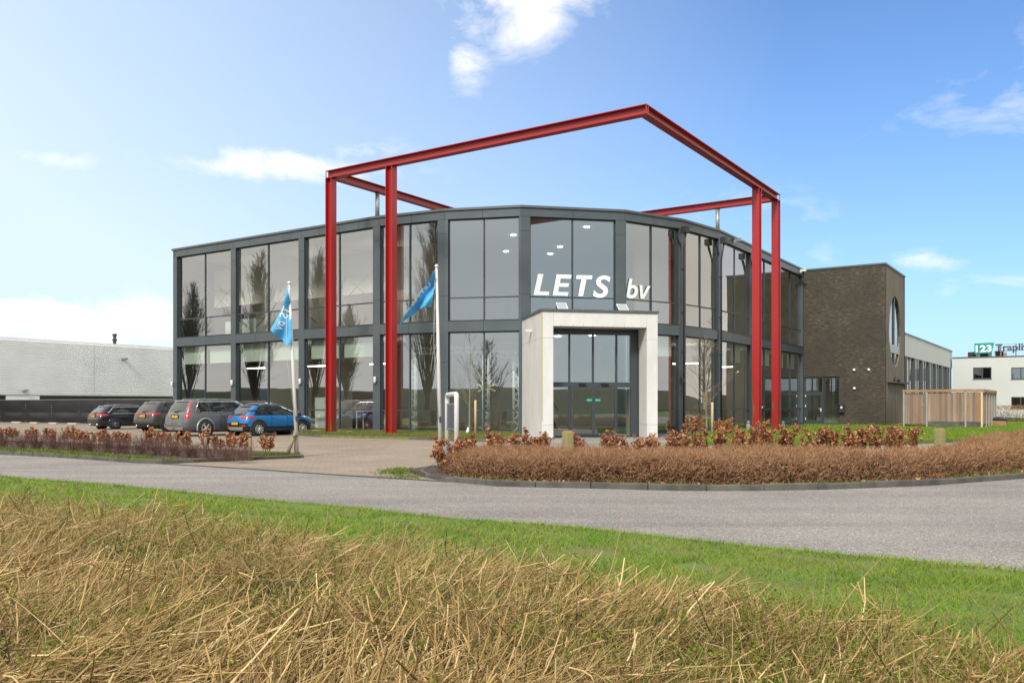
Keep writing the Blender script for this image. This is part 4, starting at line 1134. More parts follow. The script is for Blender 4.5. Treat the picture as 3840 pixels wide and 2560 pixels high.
# black screen fence before the hall
M_TARP = mat('black_screen_cloth', (0.012, 0.012, 0.013), 0.55, bump=0.6, bscale=1.3)
fn = thing('screen_fence', 'low black cloth screen fence along the back of the car park', 'fence', (-43, 72.5, 0))
a, b = P(-250, 1578), P(326, 1588.5); e2 = (b[0]+(b[0]-a[0])*0.75, b[1]+(b[1]-a[1])*0.75)
npan = 11
for k in range(npan):
    p, q = lerp2(a, e2, k/npan), lerp2(a, e2, (k+1)/npan)
    dx, dy = q[0]-p[0], q[1]-p[1]; l = math.hypot(dx, dy); nx, ny = dy/l, -dx/l
    for r_, (z0, z1) in enumerate(((0.06, 0.86), (0.86, 1.86))):
        vs, fs = [], []; nxn, nzn = 10, 6
        for j in range(nzn+1):
            for i in range(nxn+1):
                f = i/nxn; z = z0+(z1-z0)*j/nzn
                bulge = 0.16*math.sin(math.pi*f)*math.sin(math.pi*j/nzn)*(1.3 if r_ == 0 else 0.4) + random.uniform(-0.01, 0.01)
                if r_ == 0 and j == nzn: z += 0.03*math.sin(f*9+k*2)
                vs.append((p[0]+dx*f+nx*bulge, p[1]+dy*f+ny*bulge, z))
        for j in range(nzn):
            for i in range(nxn): fs.append((j*(nxn+1)+i, j*(nxn+1)+i+1, (j+1)*(nxn+1)+i+1, (j+1)*(nxn+1)+i))
        MB().add(vs, fs, True).build('cloth_panel', M_TARP, fn)
    MB().box((p[0]-nx*0.04, p[1]-ny*0.04, 0.95), (0.06, 0.06, 1.9)).build('post', M_GALV, fn)
MB().bar((a[0], a[1], 1.885), (e2[0], e2[1], 1.885), 0.04).build('top_rail', M_GALV, fn)
# concrete wheel stops
M_STOP = mat('wheel_stop_concrete', (0.42, 0.39, 0.33), 0.9, var=0.1, vscale=3)
def stop(x0, x1, y, lab, z=0.0, ang=None):
    p, q = P(x0, y, z), P(x1, y, z); l = min(2.2, dist2(p, q)); c = lerp2(p, q, 0.5)
    t = thing('wheel_stop', lab, 'wheel stop', (c[0], c[1], z), ANG, 'concrete wheel stops')
    MB().prism([(-l/2, -0.09), (l/2, -0.09), (l/2, 0.09), (-l/2, 0.09)], 0, 0.13).build('block', M_STOP, t, world=False, bevel=0.03)
for x0, x1, y, lab in ((30, 92, 1586.5, 'concrete wheel stop below the black screen, nearest the left picture edge'), (103, 152, 1588.5, 'second concrete wheel stop from the left below the black screen'), (173, 225, 1590, 'third concrete wheel stop from the left below the black screen'), (243, 300, 1591.5, 'concrete wheel stop below the black screen just left of the dark estate car')):
    stop(x0, x1, y, lab)
stop(1258, 1328, 1624, 'pale concrete wheel stop on the grass right of the left red column', 0.10)
stop(1168, 1205, 1621, 'pale concrete wheel stop at the nose of the blue car', 0.10)

# ------------------------------------------------------------------ grey buildings far right
M_GREYW = mat('light_grey_panel', (0.50, 0.50, 0.48), 0.6, var=0.03, vscale=0.4)
M_DKW = mat('dark_window_frame', (0.05, 0.055, 0.06), 0.5)
M_DGL = glass_mat('dark_glass', 0.30, (0.85, 0.9, 0.9), (0.12, 0.14, 0.15))
gD = 70.0
gA = ((3397-CX)/FPX*gD, gD); gA = (gA[0]-V[0]*8, gA[1]-V[1]*8)
gl_ = 8+28.4
gz1, gz0 = ZAT(1253, gD), ZAT(1335, gD)
wing = thing('grey_panel_hall', 'light grey panelled hall with a tall window band behind the brick block', 'building', (gA[0], gA[1], 0))
def gp(s, d=0.0): return (gA[0]+V[0]*s-U[0]*d, gA[1]+V[1]*s-U[1]*d)
nb = 9
for k in range(nb):
    s0, s1 = gl_*k/nb, gl_*(k+1)/nb
    MB().prism([gp(s0+0.005), gp(s1-0.005), gp(s1-0.005, 0.2), gp(s0+0.005, 0.2)], gz0, gz1).build('fascia_panel', M_GREYW, wing)
    MB().prism([gp(s0-0.24, -0.06), gp(s0+0.24, -0.06), gp(s0+0.24, 0.3), gp(s0-0.24, 0.3)], 0, gz0-0.004).build('pier', M_DKW, wing)
    fr = MB()
    for q0, q1, z0, z1 in ((s0+0.25, s0+0.33, 0.5, gz0-0.01), (s1-0.33, s1-0.25, 0.5, gz0-0.01), ((s0+s1)/2-0.05, (s0+s1)/2+0.05, 0.5, gz0-0.01)):
        fr.prism([gp(q0, 0.05), gp(q1, 0.05), gp(q1, 0.15), gp(q0, 0.15)], z0, z1)
    for z0 in (0.5, 1.6): fr.prism([gp(s0+0.33, 0.06), gp(s1-0.33, 0.06), gp(s1-0.33, 0.14), gp(s0+0.33, 0.14)], z0, z0+0.08)
    w_ = fr.build('window', M_DKW, wing)
    for q0, q1 in ((s0+0.33, (s0+s1)/2-0.05), ((s0+s1)/2+0.05, s1-0.33)):
        a_, b_ = gp(q0, 0.1), gp(q1, 0.1); MB().quad((*a_, 0.58), (*b_, 0.58), (*b_, gz0-0.01), (*a_, gz0-0.01)).build('pane', M_GLASS, w_)
MB().prism([gp(0, -0.05), gp(gl_, -0.05), gp(gl_, 0.25), gp(0, 0.25)], gz1, gz1+0.12).build('roof_trim', M_TRIM, wing)
MB().prism([gp(0, 3), gp(gl_, 3), gp(gl_, 16), gp(0, 16)], 0, gz1-0.1).build('inner_volume', M_GREYW, wing)
MB().prism([gp(0, 0.02), gp(gl_, 0.02), gp(gl_, 0.4), gp(0, 0.4)], 0, 0.5).build('plinth', M_DKW, wing)

off = thing('office_block', 'two-storey pale grey office block with dark windows at the right edge', 'building', (48.5, 92.5, 0))
oD = 92.5
oA = ((3573-CX)/FPX*oD, oD); oz = ZAT(1343, oD)
def op(s, d=0.0): return (oA[0]+U[0]*s+V[0]*d, oA[1]+U[1]*s+V[1]*d)
def off_s(x): r = (x-CX)/FPX; return (r*oA[1]-oA[0])/(U[0]-r*U[1])
wins = []
for x0, x1 in ((3649, 3718), (3792, 3864), (3936, 4010)):
    for (y0, y1) in ((1378, 1421), (1488, 1531)):
        if x0 < 3700 and y0 > 1400: continue
        s0, s1 = off_s(x0), off_s(x1); d_ = op(s0)[1]; wins.append((s0, s1, ZAT(y1, d_), ZAT(y0, d_)))
LO = off_s(3840)+9
# wall in bands round the openings
xs_ = sorted({0.0, LO} | {w[0] for w in wins} | {w[1] for w in wins})
mbw = MB()
for s0, s1 in zip(xs_, xs_[1:]):
    hs = sorted([(w[2], w[3]) for w in wins if w[0] <= s0+1e-6 and w[1] >= s1-1e-6])
    z = 0.0
    for za, zb in hs + [(oz, oz)]:
        if za > z: mbw.prism([op(s0), op(s1), op(s1, 0.3), op(s0, 0.3)], z, za)
        z = zb
mbw.build('front_wall', M_GREYW, off)
MB().prism([op(0, 0.31), op(0.25, 0.31), op(0.25, 14), op(0, 14)], 0, oz).build('flank_wall', M_GREYW, off)
MB().prism([op(-0.06, -0.06), op(LO, -0.06), op(LO, 0.3), op(-0.06, 0.3)], oz, oz+0.1).build('coping', M_TRIM, off)
MB().prism([op(0.2, 0.31), op(LO, 0.31), op(LO, 14), op(0.2, 14)], oz-0.3, oz-0.1).build('roof', M_ROOF, off)
MB().wall(op(0.3, 5), op(LO, 5), 0, oz-0.4, 0.2).build('interior_wall', M_PLAST, off)
for s0, s1, z0, z1 in wins:
    fr = MB(); t_ = 0.08
    def fb(a0, a1, b0, b1): fr.prism([op(a0, 0.06), op(a1, 0.06), op(a1, 0.16), op(a0, 0.16)], b0, b1)
    fb(s0, s0+t_, z0, z1); fb(s1-t_, s1, z0, z1); fb(s0+t_, s1-t_, z0, z0+t_); fb(s0+t_, s1-t_, z1-t_, z1); fb((s0+s1)/2-0.05, (s0+s1)/2+0.05, z0+t_, z1-t_)
    w_ = fr.build('window', M_DKW, off)
    for a0, a1 in ((s0+t_, (s0+s1)/2-0.05), ((s0+s1)/2+0.05, s1-t_)):
        p, q = op(a0, 0.11), op(a1, 0.11); MB().quad((*p, z0+t_), (*q, z0+t_), (*q, z1-t_), (*p, z1-t_)).build('pane', M_DGL, w_)
    MB().prism([op(s0-0.05, -0.05), op(s1+0.05, -0.05), op(s1+0.05, 0.05), op(s0-0.05, 0.05)], z0-0.06, z0-0.004).build('sill', M_TRIM, w_)
# stepped roof rib behind
rb = thing('ribbed_roof', 'low pitched ribbed metal roof rising behind the grey panel hall', 'roof', (gp(gl_, 2)[0], gp(gl_, 2)[1], 0))
rA, rB = gp(gl_-11, 4.0), gp(gl_+14, 4.0)
for k in range(12):
    p, q = lerp2(rA, rB, k/12), lerp2(rA, rB, (k+0.86)/12)
    p2, q2 = (p[0]-U[0]*5, p[1]-U[1]*5), (q[0]-U[0]*5, q[1]-U[1]*5)
    MB().add([(*p, gz1+0.1), (*q, gz1+0.1), (*q2, gz1+1.7), (*p2, gz1+1.7), (*p, gz1), (*q, gz1), (*q2, gz1+1.6), (*p2, gz1+1.6)], [(0,1,2,3), (4,7,6,5), (0,4,5,1), (1,5,6,2), (2,6,7,3), (3,7,4,0)]).build('roof_sheet', M_TRIM, rb)
MB().prism([lerp2(rA, rB, 0), lerp2(rA, rB, 1), (rB[0]-U[0]*5, rB[1]-U[1]*5), (rA[0]-U[0]*5, rA[1]-U[1]*5)], 0, gz1-0.05).build('body', M_GREYW, rb)
# roof sign
sD = 94.5
M_GREEN = mat('sign_green', (0.0, 0.26, 0.19), 0.5); M_WHITE = mat('sign_white', (0.85, 0.85, 0.85), 0.5); M_SLATE = mat('sign_dark_grey', (0.055, 0.055, 0.075), 0.5)
sg = thing('rooftop_sign', 'rooftop sign with green panel reading 123 and dark grey letters Traplift', 'sign', (*op(off_s(3654), 1.6), oz))
def sp_(s, d=1.6): return op(s, d)
def sgs(x): r = (x-CX)/FPX; o2 = op(0, 1.6); return (r*o2[1]-o2[0])/(U[0]-r*U[1])
sa, sb = sgs(3654), sgs(3728); zb_, zt_ = ZAT(1326, sp_(sa)[1]), ZAT(1286.5, sp_(sa)[1])
pa_, pb_ = sp_(sa), sp_(sb)
def sq(s, z, d=0.0): p = op(s, 1.6+d); return (p[0], p[1], z)
w_ = sb-sa
quad4 = [(sa, zb_), (sb-0.12*w_, zb_), (sb, zt_), (sa, zt_-0.04)]
vs = [sq(s, z, -0.05) for s, z in quad4] + [sq(s, z, 0.05) for s, z in quad4]
MB().add(vs, [(0,1,2,3), (7,6,5,4), (0,4,5,1), (1,5,6,2), (2,6,7,3), (3,7,4,0)]).build('panel', M_GREEN, sg)
def sign_text(s_, x0, x1, yb, yt, m_, bold):
    vs, fs = text_verts(s_, 1.0, 0.0, bold); s0, s1 = sgs(x0), sgs(x1); xa, xb = min(v[0] for v in vs), max(v[0] for v in vs); ym = max(v[1] for v in vs)
    z0, z1 = ZAT(yb, sp_(s0)[1]), ZAT(yt, sp_(s0)[1])
    MB().add([sq(s0+(v[0]-xa)/(xb-xa)*(s1-s0), z0+v[1]/ym*(z1-z0), -0.075) for v in vs], fs).build('lettering', m_, sg)
sign_text('123', 3659, 3719, 1319, 1295, M_WHITE, 0.035)
sign_text('Traplift', 3732, 3866, 1316, 1290, M_SLATE, 0.03)
rk = MB()
for z in (zb_+0.25*(zt_-zb_), zb_+0.55*(zt_-zb_), zb_+0.8*(zt_-zb_)): rk.bar(sq(sb+0.1, z, 0.02), sq(sb+5.5, z, 0.02), 0.05)
rk.build('rail', M_GALV, sg)
for s in (sa+0.4, sa+1.6, sb+0.6, sb+2.0, sb+3.6): MB().bar(sq(s, oz+0.1, 0.1), sq(s, zt_-0.2, 0.1), 0.08).build('post', M_GALV, sg)
# air-conditioning units along the roof edge
M_AC = mat('roof_unit', (0.55, 0.55, 0.53), 0.5); M_ACG = mat('unit_grille', (0.02, 0.02, 0.02), 0.6)
for x, lab in ((3645, 'grey air-conditioning unit on the roof just left of the green sign'), (3692, 'grey air-conditioning unit on the roof under the green sign'), (3750, 'grey air-conditioning unit on the roof under the dark sign letters')):
    q = op(sgs(x), 2.6); t = thing('roof_unit', lab, 'air conditioner', (q[0], q[1], oz-0.1), ANG, 'air-conditioning units on the office roof')
    MB().box((0, 0, 0.48), (1.15, 0.5, 0.8)).build('casing', M_AC, t, world=False, bevel=0.02)
    MB().box((-0.1, -0.262, 0.5), (0.75, 0.02, 0.66)).build('grille', M_ACG, t, world=False)
    MB().box((-0.4, 0, 0.04), (0.06, 0.5, 0.08)).box((0.4, 0, 0.04), (0.06, 0.5, 0.08)).build('foot', M_GALV, t, world=False)

# ------------------------------------------------------------------ timber enclosure
M_BOARD = mat('weathered_board', (0.22, 0.155, 0.11), 0.85, col2=(0.30, 0.22, 0.16), vscale=1.2, stretch=(1.5, 1.5, 0.35), bump=0.3, bscale=20)
M_BOARDS = [M_BOARD] + [mat('weathered_board_'+n_, c_, 0.85, col2=tuple(v*1.35 for v in c_), vscale=1.2, stretch=(1.5, 1.5, 0.35), bump=0.3, bscale=20) for n_, c_ in (('pale', (0.27, 0.20, 0.145)), ('dark', (0.165, 0.115, 0.08)), ('red', (0.22, 0.145, 0.10)))]
M_BOARDO = mat('orange_board', (0.33, 0.17, 0.065), 0.8, var=0.15, vscale=2)
M_CPOST = mat('concrete_post', (0.29, 0.29, 0.275), 0.85, var=0.08)
M_CAP = mat('capping_rail', (0.33, 0.185, 0.09), 0.8, var=0.15, vscale=2)
eC = (27.98, 51.4); eL = (eC[0]-U[0]*4.35, eC[1]-U[1]*4.35)
enc = thing('timber_enclosure', 'square timber board enclosure with pale posts beside the brick block', 'enclosure', (eC[0], eC[1], 0.13))
EL, ER, zg, zt = 4.35, 8.6, 0.13, 2.42
def e1(s, d=0.0): return (eL[0]+U[0]*s+V[0]*d, eL[1]+U[1]*s+V[1]*d)
def e2_(s, d=0.0): return (eC[0]+V[0]*s-U[0]*d, eC[1]+V[1]*s-U[1]*d)
def boards(fn_, s0, s1, z0, z1, pat=None):
    n = max(1, round((s1-s0)/0.15)); w = (s1-s0)/n
    for k in range(n):
        a_, b_ = s0+k*w+0.008, s0+(k+1)*w-0.008; d = 0.015 if k % 2 else 0.04
        MB().prism([fn_(a_, d), fn_(b_, d), fn_(b_, d+0.022), fn_(a_, d+0.022)], z0+random.uniform(-0.02, 0.02), z1+random.uniform(-0.02, 0.02)).build('board', M_BOARDO if pat and k in pat else random.choice(M_BOARDS), enc)
fposts = [0.0, 1.30, 3.42, EL-0.07]
for s in fposts: MB().prism([e1(s-0.05, -0.03), e1(s+0.05, -0.03), e1(s+0.05, 0.07), e1(s-0.05, 0.07)], zg-0.1, zt-0.16).build('post', M_CPOST if s < 4 else M_PINE, enc)
boards(e1, 0.06, 1.24, zg+0.16, zt-0.33); boards(e1, 1.36, 3.36, zg+0.36, zt-0.20); boards(e1, 3.48, EL-0.13, zg+0.36, zt-0.20, pat=(0, 4))
MB().prism([e1(1.36, 0.0), e1(EL-0.13, 0.0), e1(EL-0.13, 0.06), e1(1.36, 0.06)], zg+0.03, zg+0.34).build('kick_board', M_KERB, enc)
rposts = [1.9, 3.7, 5.5, 7.3, 8.55]; prev = 0.05
for s in rposts:
    MB().prism([e2_(s-0.05, -0.03), e2_(s+0.05, -0.03), e2_(s+0.05, 0.07), e2_(s-0.05, 0.07)], zg-0.1, zt-0.16).build('post', M_CPOST, enc)
    boards(e2_, prev+0.06, s-0.06, zg+0.2, zt-0.2); prev = s
MB().prism([e1(-0.08, -0.05), e1(EL+0.04, -0.05), e1(EL-0.06, 0.09), e1(-0.08, 0.09)], zt-0.155, zt).build('capping_rail', M_CAP, enc)
MB().prism([e2_(-0.04, -0.05), e2_(ER+0.05, -0.05), e2_(ER+0.05, 0.09), e2_(0.1, 0.09)], zt-0.156, zt-0.001).build('capping_rail', M_CAP, enc)
rl = (eL[0]+V[0]*ER, eL[1]+V[1]*ER)
MB().wall(rl, eL, zg+0.1, zt-0.2, 0.04, 0.02).build('rear_boards', M_BOARD, enc)
MB().wall((rl[0]+U[0]*EL, rl[1]+U[1]*EL), rl, zg+0.1, zt-0.2, 0.04, 0.02).build('rear_boards', M_BOARD, enc)
MB().box((*e1(1.08, -0.02), 1.45), (0.1, 0.03, 0.03), rz=ANG).build('latch', M_PINE, enc)
# board planter beside it
M_SHEET = mat('grey_sheet', (0.45, 0.45, 0.45), 0.6)
q = ((3742-CX)/FPX*57.0, 57.0)
pl = thing('wooden_planter', 'low orange-brown wooden planter under a dark sheet right of the timber enclosure', 'planter', (q[0], q[1], 0.13), ANG)
for z in (0.0, 0.13, 0.26):
    for sx, sy, wx, wy in ((0, -0.6, 1.0, 0.04), (0, 0.6, 1.0, 0.04), (-0.5, 0, 0.04, 1.16), (0.5, 0, 0.04, 1.16)):
        MB().box((sx, sy, z+0.06), (wx, wy, 0.12)).build('board', M_CAP, pl, world=False)
vs = [(-0.6, -0.68, 0.42), (0.6, -0.68, 0.38), (0.6, 0.68, 0.42), (-0.6, 0.68, 0.4), (0, 0, 0.56)]
MB().add(vs, [(0,1,4), (1,2,4), (2,3,4), (3,0,4)]).add([(v[0], v[1], v[2]-0.03) for v in vs], [(0,4,1), (1,4,2), (2,4,3), (3,4,0)]).build('sheet', M_TARP, pl, world=False)
# ------------------------------------------------------------------ parked cars
def paint(name, col, rough=0.3): return mat(name, col, rough, coat=0.7, spec=0.5, metal=0.15)
M_TYRE = mat('tyre_rubber', (0.012, 0.012, 0.013), 0.85)
M_RIM = mat('alloy_rim', (0.62, 0.62, 0.62), 0.4, metal=0.35)
M_RIMD = mat('dark_alloy_rim', (0.20, 0.20, 0.21), 0.35, metal=0.4)
M_BLKP = mat('black_plastic', (0.016, 0.016, 0.017), 0.55)
M_CHROME = mat('chrome', (0.72, 0.72, 0.72), 0.18, metal=0.9)
M_SILV = mat('silver_trim', (0.42, 0.42, 0.42), 0.4, metal=0.5)
M_TAIL = mat('tail_light_red', (0.45, 0.012, 0.012), 0.3, coat=0.25)
M_TAILW = mat('tail_light_clear', (0.34, 0.07, 0.065), 0.35, coat=0.2)
M_PLATE = mat('yellow_plate', (0.80, 0.44, 0.01), 0.5)
M_PLBLUE = mat('plate_blue', (0.02, 0.06, 0.35), 0.5)
M_PLTXT = mat('plate_text', (0.02, 0.02, 0.02), 0.6)
M_CGLASS = mat('car_glass', (0.018, 0.022, 0.022), 0.04, spec=0.9, coat=0.6)
M_CINT = mat('car_interior', (0.03, 0.03, 0.033), 0.9)
NR, NC, NS = 8, 5, 22                      # points on rear, corner, side
def loop(z, xr, xf, w, rr, rf, zf=None, bow=0.04, tap=0.06):
    """one planform ring: rear centre -> right side -> front -> left side; z may fall towards the front through zf(x)"""
    pts = []
    def put(x, y):
        t = abs((x-(xr+xf)/2)/((xf-xr)/2)); 
        pts.append((x, y*(1-tap*t**4), z if zf is None else zf(x)))
    hw = w-rr; hf = w-rf
    for i in range(NR): s = (i/NR); put(xr + bow*((s*hw)/w)**2, -s*hw)
    for i in range(NC): a = math.pi/2*i/NC; put(xr+bow*(hw/w)**2+rr-rr*math.cos(a), -(hw+rr*math.sin(a)))
    x0, x1 = xr+bow*(hw/w)**2+rr, xf-bow*(hf/w)**2-rf
    for i in range(NS): put(x0+(x1-x0)*i/NS, -w)
    for i in range(NC): a = math.pi/2*i/NC; put(x1+rf*math.sin(a), -(hf+rf*math.cos(a)))
    for i in range(NR+1): s = 1-i/NR; put(xf-bow*((s*hf)/w)**2, -s*hf)
    right = pts
    left = [(p[0], -p[1], p[2]) for p in right[1:-1]][::-1]
    return right + left
NL = 2*(NR+NC+NS+NC+NR+1) - 2
def loft(mb, loops, cap=True, capb=False):
    n = len(loops[0]); vs = [p for l in loops for p in l]; fs = []
    for i in range(len(loops)-1):
        for k in range(n): fs.append((i*n+k, i*n+(k+1)%n, (i+1)*n+(k+1)%n, (i+1)*n+k))
    mb.add(vs, fs, True)
    if cap:
        l = loops[-1]; half = n//2
        # strips across the car, so the lid follows the ring
        vs = list(l); fs = []
        for k in range(half): fs.append((k, k+1, (n-k-1) % n, (n-k) % n) if k > 0 else (0, 1, n-1))
        fs = [f for f in fs if len(set(f)) == len(f)]
        mb.add(vs, fs, True)
    return mb
I_R, I_C, I_S, I_F = 0, NR, NR+NC, NR+NC+NS
def ring_at(l, f):
    i = int(math.floor(f)); t = f-i; a, b = l[i % len(l)], l[(i+1) % len(l)]
    return Vector(a).lerp(Vector(b), t)
def patch(loops, zs, f0, f1, h0, h1, out, nf=6, nh=3, trim0=None, mirror=False):
    """skin laid over the lofted rings between ring positions f0..f1 and heights h0..h1 (0..len-1)"""
    vs, fs = [], []
    for j in range(nh+1):
        h = h0+(h1-h0)*j/nh; i = min(int(h), len(loops)-2); t = h-i
        for k in range(nf+1):
            f = f0+(f1-f0)*k/nf
            if trim0: f = trim0(f, j/nh, k/nf)
            p = ring_at(loops[i], f).lerp(ring_at(loops[i+1], f), t)
            q = ring_at(loops[i], f+0.15).lerp(ring_at(loops[i+1], f+0.15), t); d1 = q-p
            d2 = ring_at(loops[i+1], f)-ring_at(loops[i], f); nn = d1.cross(d2)
            if nn.length > 1e-9:
                nn.normalize(); c = Vector((p.x*0.4, 0, p.z)) if abs(p.y) > 0.3 else Vector((0, 0, p.z))
                if nn.dot(p-c) < 0: nn = -nn
                p = p+nn*out
            if mirror: p.y = -p.y
            vs.append(tuple(p))
    for j in range(nh):
        for k in range(nf): fs.append((j*(nf+1)+k, j*(nf+1)+k+1, (j+1)*(nf+1)+k+1, (j+1)*(nf+1)+k))
    return MB().add(vs, fs, True)
def wheel(parent, x, y, r, w, side, spokes, rimm):
    t = MB().lathe([(r*0.62, -w/2), (r*0.93, -w/2), (r, -w/2+0.03), (r, w/2-0.03), (r*0.93, w/2), (r*0.66, w/2)], (x, y, r), 28, axis='Y').build('wheel', M_TYRE, parent, world=False)
    yo = y + side*(w/2-0.004); m_ = MB()
    m_.lathe([(r*0.70, -0.02), (r*0.72, 0.012), (r*0.63, 0.012), (r*0.62, -0.02)], (x, yo, r), 28, axis='Y', caps=False)
    m_.lathe([(r*0.17, -0.03), (r*0.15, 0.015)], (x, yo, r), 12, axis='Y')
    for k in range(spokes):
        a = 2*math.pi*k/spokes+0.3; R = Matrix.Rotation(a, 3, 'Y')
        c = R @ Vector((r*0.39, 0, 0)); m_.box((x+c.x, yo, r+c.z), (r*0.52, 0.03, r*(0.62/spokes+0.045)), rot=R)
    m_.build('rim', rimm, t, world=False)
    MB().lathe([(r*0.63, 0), (r*0.63, 0.01)], (x, yo-side*0.05, r), 20, axis='Y', smooth=False).build('brake_disc', M_BLKP, t, world=False)
def make_car(s):
    L, W, H, wb, r, ro = s['L'], s['W'], s['H'], s['wb'], s['r'], s['ro']   # ro: rear overhang
    w = W/2; xr, xf = -ro, L-ro; belt = s['belt']
    car = thing('parked_car', s['label'], 'car', (s['pos'][0], s['pos'][1], s.get('z', 0.0)), math.radians(s['head']), 'cars parked before the left wing')
    pm, cl = s['paint'], s.get('clad', M_BLKP)
    hood0 = xf-0.95-s.get('hoodl', 0.3)
    def drop(top, nose):
        def f(x):
            t = min(1, max(0, (x-hood0)/(xf-hood0))); return top-(top-nose)*(t**1.6)
        return f
    bz = s.get('bz', 0.24)
    lo = [loop(bz, xr+0.16, xf-0.22, w*0.90, 0.22, 0.35),
          loop(bz+0.06, xr+0.06, xf-0.12, w*0.955, 0.24, 0.38),
          loop(0.46, xr+0.01, xf-0.02, w*0.985, 0.17, 0.40),
          loop(0.66, xr+0.0, xf, w*1.0, 0.17, 0.42, drop(0.66, 0.62)),
          loop(belt*0.84, xr+0.05, xf-0.03, w*0.995, 0.17, 0.48, drop(belt*0.84, 0.74)),
          loop(belt-0.05, xr+0.09, xf-0.10, w*0.965, 0.17, 0.52, drop(belt-0.05, 0.85)),
          loop(belt, xr+0.12, xf-0.20, w*0.93, 0.22, 0.55, drop(belt, 0.90))]
    body = loft(MB(), lo).build('body', pm, car, world=False)
    ws = s['wind']; rk = s['rake']; fr = s['fr']
    gh = [loop(belt-0.03, xr+0.10, ws, w*0.925, 0.14, 0.30, None, 0.05),
          loop(belt+(H-belt)*0.45, xr+0.10+rk*0.42, ws-fr*0.50, w*0.855, 0.15, 0.28, None, 0.05),
          loop(H-0.10, xr+0.12+rk*0.86, ws-fr*0.92, w*0.765, 0.15, 0.26, None, 0.05),
          loop(H-0.035, xr+0.14+rk*0.95, ws-fr*1.04, w*0.725, 0.17, 0.26, None, 0.05),
          loop(H, xr+0.34+rk, ws-fr*1.30, w*0.60, 0.20, 0.25, None, 0.05)]
    roofm = s.get('roof', pm)
    loft(MB(), gh).build('cabin', roofm if s.get('floating') else pm, car, world=False)
    if s.get('floating'):
        # body-coloured rear pillar
        for mi in (False, True): patch(gh, None, I_C-0.4, I_S+s['cpil'], 0.0, 2.7, 0.004, 6, 4, mirror=mi).build('rear_pillar', pm, car, world=False)
    # windows
    patch(gh, None, -I_C*0.90, I_C*0.90, 0.28, 1.96, 0.006, 10, 4).build('rear_window', M_CGLASS, car, world=False)
    lastf = I_F
    cuts = s['cuts']                       # side glass as fractions of the cabin side
    for mi in (False, True):
        for k in range(len(cuts)-1):
            a, b = I_S+NS*cuts[k]+0.12, I_S+NS*cuts[k+1]-0.12
            def tr(f, j, kk, a=a, b=b, k=k):
                if k == 0: f = f + (1-kk)*(0.9*j)*s.get('tail_kick', 0.6)
                return f
            patch(gh, None, a, b, 0.22, 1.93, 0.006, 6, 4, trim0=tr, mirror=mi).build('side_window', M_CGLASS, car, world=False)
        if s.get('chrome'):
            m_ = MB(); A, B = I_S+NS*cuts[0]-0.1, I_S+NS*cuts[-1]+0.1
            e0 = [ring_at(gh[1], A+1.2*j).lerp(ring_at(gh[2], A+1.2*j), 0.95) for j in (0,)]
            path = []
            for k in range(9):
                f = A+(B-A)*k/8; p = ring_at(gh[0], f).lerp(ring_at(gh[1], f), 0.17); path.append(p)
            top = []
            for k in range(9):
                f = A+0.6+(B-A-0.6)*k/8; p = ring_at(gh[1], f).lerp(ring_at(gh[2], f), 0.97); top.append(p)
            full = path[::-1] + top
            full = [Vector((p.x, (-p.y if mi else p.y) + (0.012 if mi else -0.012), p.z)) for p in full]
            MB().tube(full, 0.022, 5).build('window_trim', s['chrome'], car, world=False)
    patch(gh, None, I_F+NC*0.6, I_F+NC+2*NR+1+NC*0.4 - 1, 0.25, 1.95, 0.006, 10, 4).build('windscreen', M_CGLASS, car, world=False)
    # lower cladding, rear bumper insert
    nf = NR+NC+NS+NC
    patch(lo, None, -nf, nf, 0.0, s.get('cladh', 1.5), 0.006, 60, 3).build('sill_cladding', cl, car, world=False)
    patch(lo, None, -I_S*0.92, I_S*0.92, 0.4, s.get('bumph', 2.3), 0.010, 16, 4).build('rear_bumper', s.get('bumpm', cl), car, world=False)
    if s.get('skid'):
        patch(lo, None, -I_C*0.95, I_C*0.95, 0.7, 1.9, 0.035, 10, 3).build('skid_plate', M_SILV, car, world=False)
    # lights
    for mi in (False, True):
        if s['lights'] == 'tall':
            patch(gh, None, I_C+1.9, I_C+3.6, 0.1, 2.0, 0.012, 5, 6, mirror=mi).build('tail_light', M_TAIL, car, world=False)
            patch(lo, None, I_C+0.2, I_S-0.3, 3.7, 5.95, 0.012, 6, 4, mirror=mi).build('tail_light', M_TAIL, car, world=False)
        else:
            patch(lo, None, I_C*s['lx'], I_S+s['lo'], s['lz'][0], s['lz'][1], 0.012, 7, 3, mirror=mi).build('tail_light', M_TAIL, car, world=False)
            patch(lo, None, I_C*(s['lx']+0.2), I_S+s['lo']*0.4, (s['lz'][0]+s['lz'][1])/2-0.16, (s['lz'][0]+s['lz'][1])/2+0.16, 0.016, 5, 1, mirror=mi).build('lamp_band', M_TAILW, car, world=False)
        if s.get('refl'):
            patch(lo, None, I_C*0.75, I_C*1.2, 2.0, 2.35, 0.016, 3, 1, mirror=mi).build('reflector', M_TAIL, car, world=False)
        patch(lo, None, I_F+NC*0.2, I_F+NC+1.5, 4.05, 4.9, 0.012, 4, 2, mirror=mi).build('headlight', M_TAILW if False else M_CHROME, car, world=False)
    if s.get('strip'):
        patch(lo, None, -I_C*0.85, -I_C*0.35, 2.55, 2.75, 0.014, 3, 1).build('bumper_strip', M_CHROME, car, world=False)
        patch(lo, None, I_C*0.35, I_C*0.85, 2.55, 2.75, 0.014, 3, 1).build('bumper_strip', M_CHROME, car, world=False)
    if s.get('third'):
        patch(gh, None, -1.2, 1.2, 2.05, 2.35, 0.012, 3, 1).build('brake_light', M_TAIL, car, world=False)
    patch(gh, None, -I_C*0.98, I_C*0.98, 2.0, 2.9, 0.05, 8, 2).build('roof_spoiler', s.get('spoil', roofm), car, world=False)
    # number plate
    pz = s['plate']; hh = (pz-lo[0][0][2])
